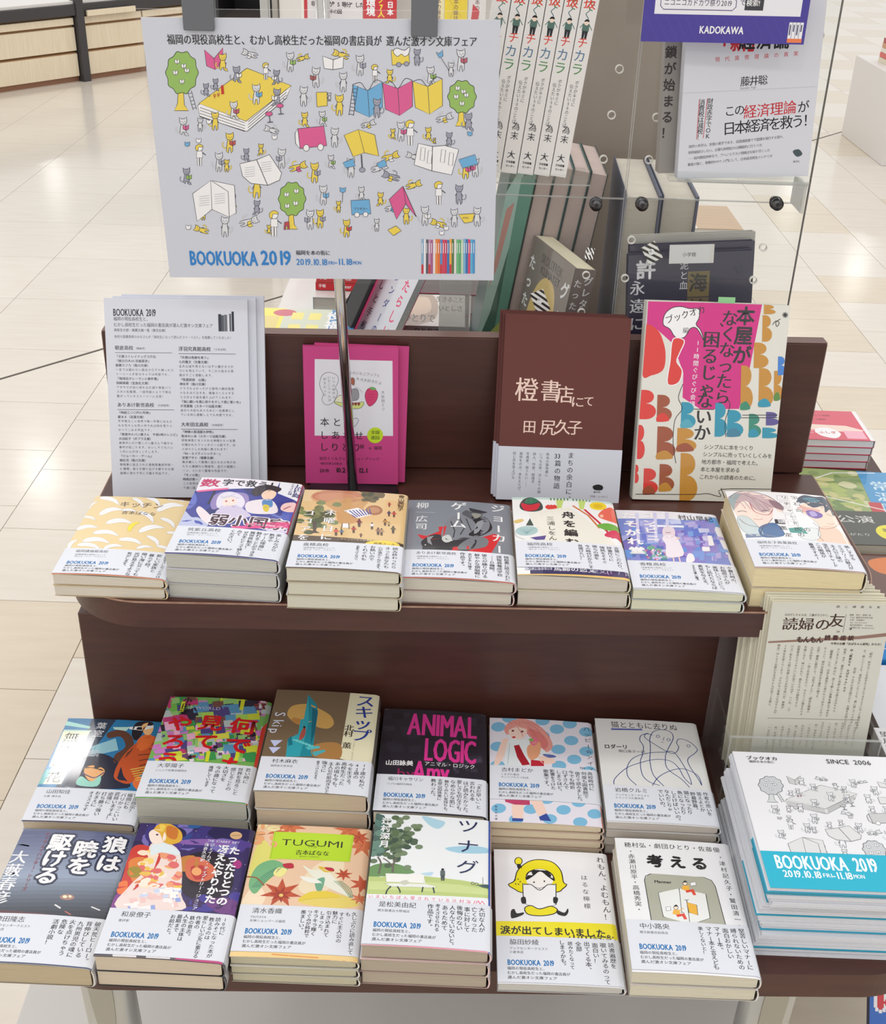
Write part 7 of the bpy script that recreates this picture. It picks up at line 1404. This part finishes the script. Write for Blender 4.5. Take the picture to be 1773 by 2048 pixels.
# ------------------------------------------------------------------ neighbouring table on the right with its books
nt_ = tag(empty('neighbour_table', (0.75, 1.40, 0)), 'dark brown neighbouring table at the right edge with new books', 'table')
box('tabletop', -.299, -.085, -.64, .315, .572, .60, M_WOOD, nt_, .001); box('support_panel', -.25, -.12, -.02, .28, .0, .5718, M_WOOD, nt_)
ZN = .6003
z = ZN
for i in range(4):
    a = Art(100, 70, (214, 50, 84)); a.r(0, 40, 22, 70, (232, 230, 232)); a.p([(0, 32), (80, 36), (96, 46), (90, 52), (0, 42)], (240, 214, 200)); a.t('鬱ごはん', 30, 48, 7, WH, .02); a.b([(46, 46), (60, 42), (70, 54), (62, 66), (48, 60)], WH); a.t('ふしぎ', 48, 50, 6, (206, 50, 80), .03); a.r(74, 48, 94, 66, (240, 170, 190)); a.t('この日常が愛しい物語', 30, 10, 4, (120, 20, 40), .02); a.t('シリーズ累計', 40, 20, 4, (120, 20, 40), .02); a.r(96, 0, 100, 70, (240, 236, 238))
    r = flatbook('paperback_book', ['bottom copy of the red and white paperback stack by the board', 'second lowest copy of the red and white paperback stack', 'second copy from the top of the red and white stack', 'red covered paperback with white tag on top of its stack'][i], 'book', .492+.001*i, 1.612-.001*i, z, .150, .105, .0118, (214, 60, 90), a, 0, (240, 240, 242), 'red and white paperbacks'); z += .0124
    box('white_spine', .1502, .1512, 0, .105, 0, .0118, M_WHITE, r)
z = ZN
a = Art(100, 80, (150, 170, 100)); a.daub(5, 5, 50, 78, [(170, 186, 96), (110, 140, 70), (200, 196, 130), (130, 150, 90), (206, 206, 160)], 60, 5, (3, 10), True); a.r(49, 0, 100, 80, (60, 150, 206)); a.t('小屋×', 76, 4, 15, (206, 230, 244), .01, v=True, p=17); a.t('常温国', 62, 16, 16, (206, 230, 244), .02, v=True, p=18); a.r(47, 52, 56, 80, (196, 40, 50)); a.ln([(0, 30), (30, 6), (62, 2)], .8, WH); a.ln([(0, 40), (62, 66)], .8, WH); a.p([(0, 34), (20, 48), (4, 66), (0, 66)], (226, 226, 224)); a.t('の物語', 4, 46, 5, K, 0)
flatbook('large_paperback', 'green watercolour and blue book right of the back board', 'book', .508, 1.440, z, .200, .148, .012, (60, 150, 206), a, -4, (214, 210, 196))
a = Art(100, 60, (58, 62, 56)); a.t('公演', 12, 8, 14, (220, 220, 214), .01); a.e(47, 38, 11, 14, (232, 220, 40), n=24); a.t('新作', 41, 30, 7, K, .01); a.daub(64, 5, 98, 55, [(84, 110, 84), (60, 84, 66)], 14, 6, (2, 6)); a.t('ものがたり', 6, 40, 5, (200, 200, 196), .01)
flatbook('thick_paperback', 'thick black book with a yellow oval sticker, right edge', 'book', .510, 1.335, z, .190, .090, .030, (58, 62, 56), a, 0, (206, 200, 184))
a = Art(100, 60, (96, 52, 36)); a.b([(30, 10), (50, 4), (70, 14), (90, 8), (96, 24), (60, 30), (34, 26)], (222, 120, 40)); a.t('のと', 10, 16, 20, WH, .01, v=True, p=24); a.t('物語の炎', 40, 34, 9, (230, 226, 220), .01)
flatbook('paperback_book', 'brown and orange book with white brush lettering, right edge', 'book', .500, 1.220, z, .170, .105, .022, (96, 52, 36), a, 0, (206, 190, 170))
a = Art(100, 110, (30, 130, 206)); a.t('ツクツク', 18, 4, 18, WH, .0, v=True, p=19, slant=.0); a.ln([(34, 4), (44, 60)], .8, WH); a.ln([(4, 90), (60, 100)], .8, WH)
r = tag(empty('blue_card', (.487, 1.085, ZN+.001), math.radians(-2), 0, 0), 'bright blue handwritten card between the newsletters and the right edge', 'card'); box('card', 0, .15, 0, .125, 0, .028, mat('blue_card_board', (30, 130, 206), .45), r, .0006); a.mesh('card_print', plane_place((0, .125, .0283), (.0015, 0, 0), (0, -.125/110, 0), (0, 0, 1)), M_INK, r)
a = Art(100, 100, (226, 228, 234)); a.c([(40, 10), (30, 20), (36, 34), (60, 30)], 1.6, (50, 120, 190)); a.t('ぴかぴか', 22, 36, 9, (60, 60, 66), 0, v=True, p=11, jit=.06); a.t('なのに', 40, 44, 12, (60, 60, 66), 0, v=True, p=13, jit=.06)
r = tag(empty('white_card', (.462, .965, ZN+.001), 0, 0, 0), 'white handwritten card right of the newsletters', 'card'); box('card', 0, .15, 0, .114, 0, .024, M_WHITE, r, .0006); a.mesh('card_print', plane_place((0, .114, .0243), (.0015, 0, 0), (0, -.00114, 0), (0, 0, 1)), M_INK, r)
z = ZN
for i in range(3):
    a = Art(100, 90, (226, 226, 230)); a.t('いのちの声を', 14, 6, 13, (50, 50, 56), .02, v=True, p=14); a.t('抑えられない。', 30, 2, 12, (60, 60, 66), .0, v=True, p=12.5); a.t('望月麻一', 5, 4, 7, (60, 60, 66), .02, v=True, p=8)
    flatbook('paperback_book', ['lowest white paperback right of the newsletter holder', 'middle white paperback right of the newsletter holder', 'top white paperback with black lettering right of the holder'][i], 'book', .452, .842, z, .150, .118, .0105, (226, 226, 230), a, 0, (226, 220, 206), 'white paperbacks right of the holder'); z += .0112
# blue book leaning low at the bottom right corner
r = tag(empty('blue_poster_book', (.645, 1.0, .10), math.radians(-4), math.radians(-40), 0), 'blue book with red outlined lettering at the bottom right corner', 'book'); W, H = 150, 420
a = Art(W, H, (24, 100, 196)); 
for bd, c in ((.12, WH), (.04, (214, 36, 50))): a.t('特報経済新聞', 34, 20, 54, c, bd, v=True, p=64); a.t('読書特集号', 100, 20, 50, c, bd, v=True, p=64)
box('board', -W/2000, W/2000, .0003, .012, 0, H/1000, mat('navy_board', (30, 40, 80), .4), r); face('cover_print', r, W, H, 12, a, M_INKG, None)

bpy.data.objects.remove(FO, do_unlink=True)
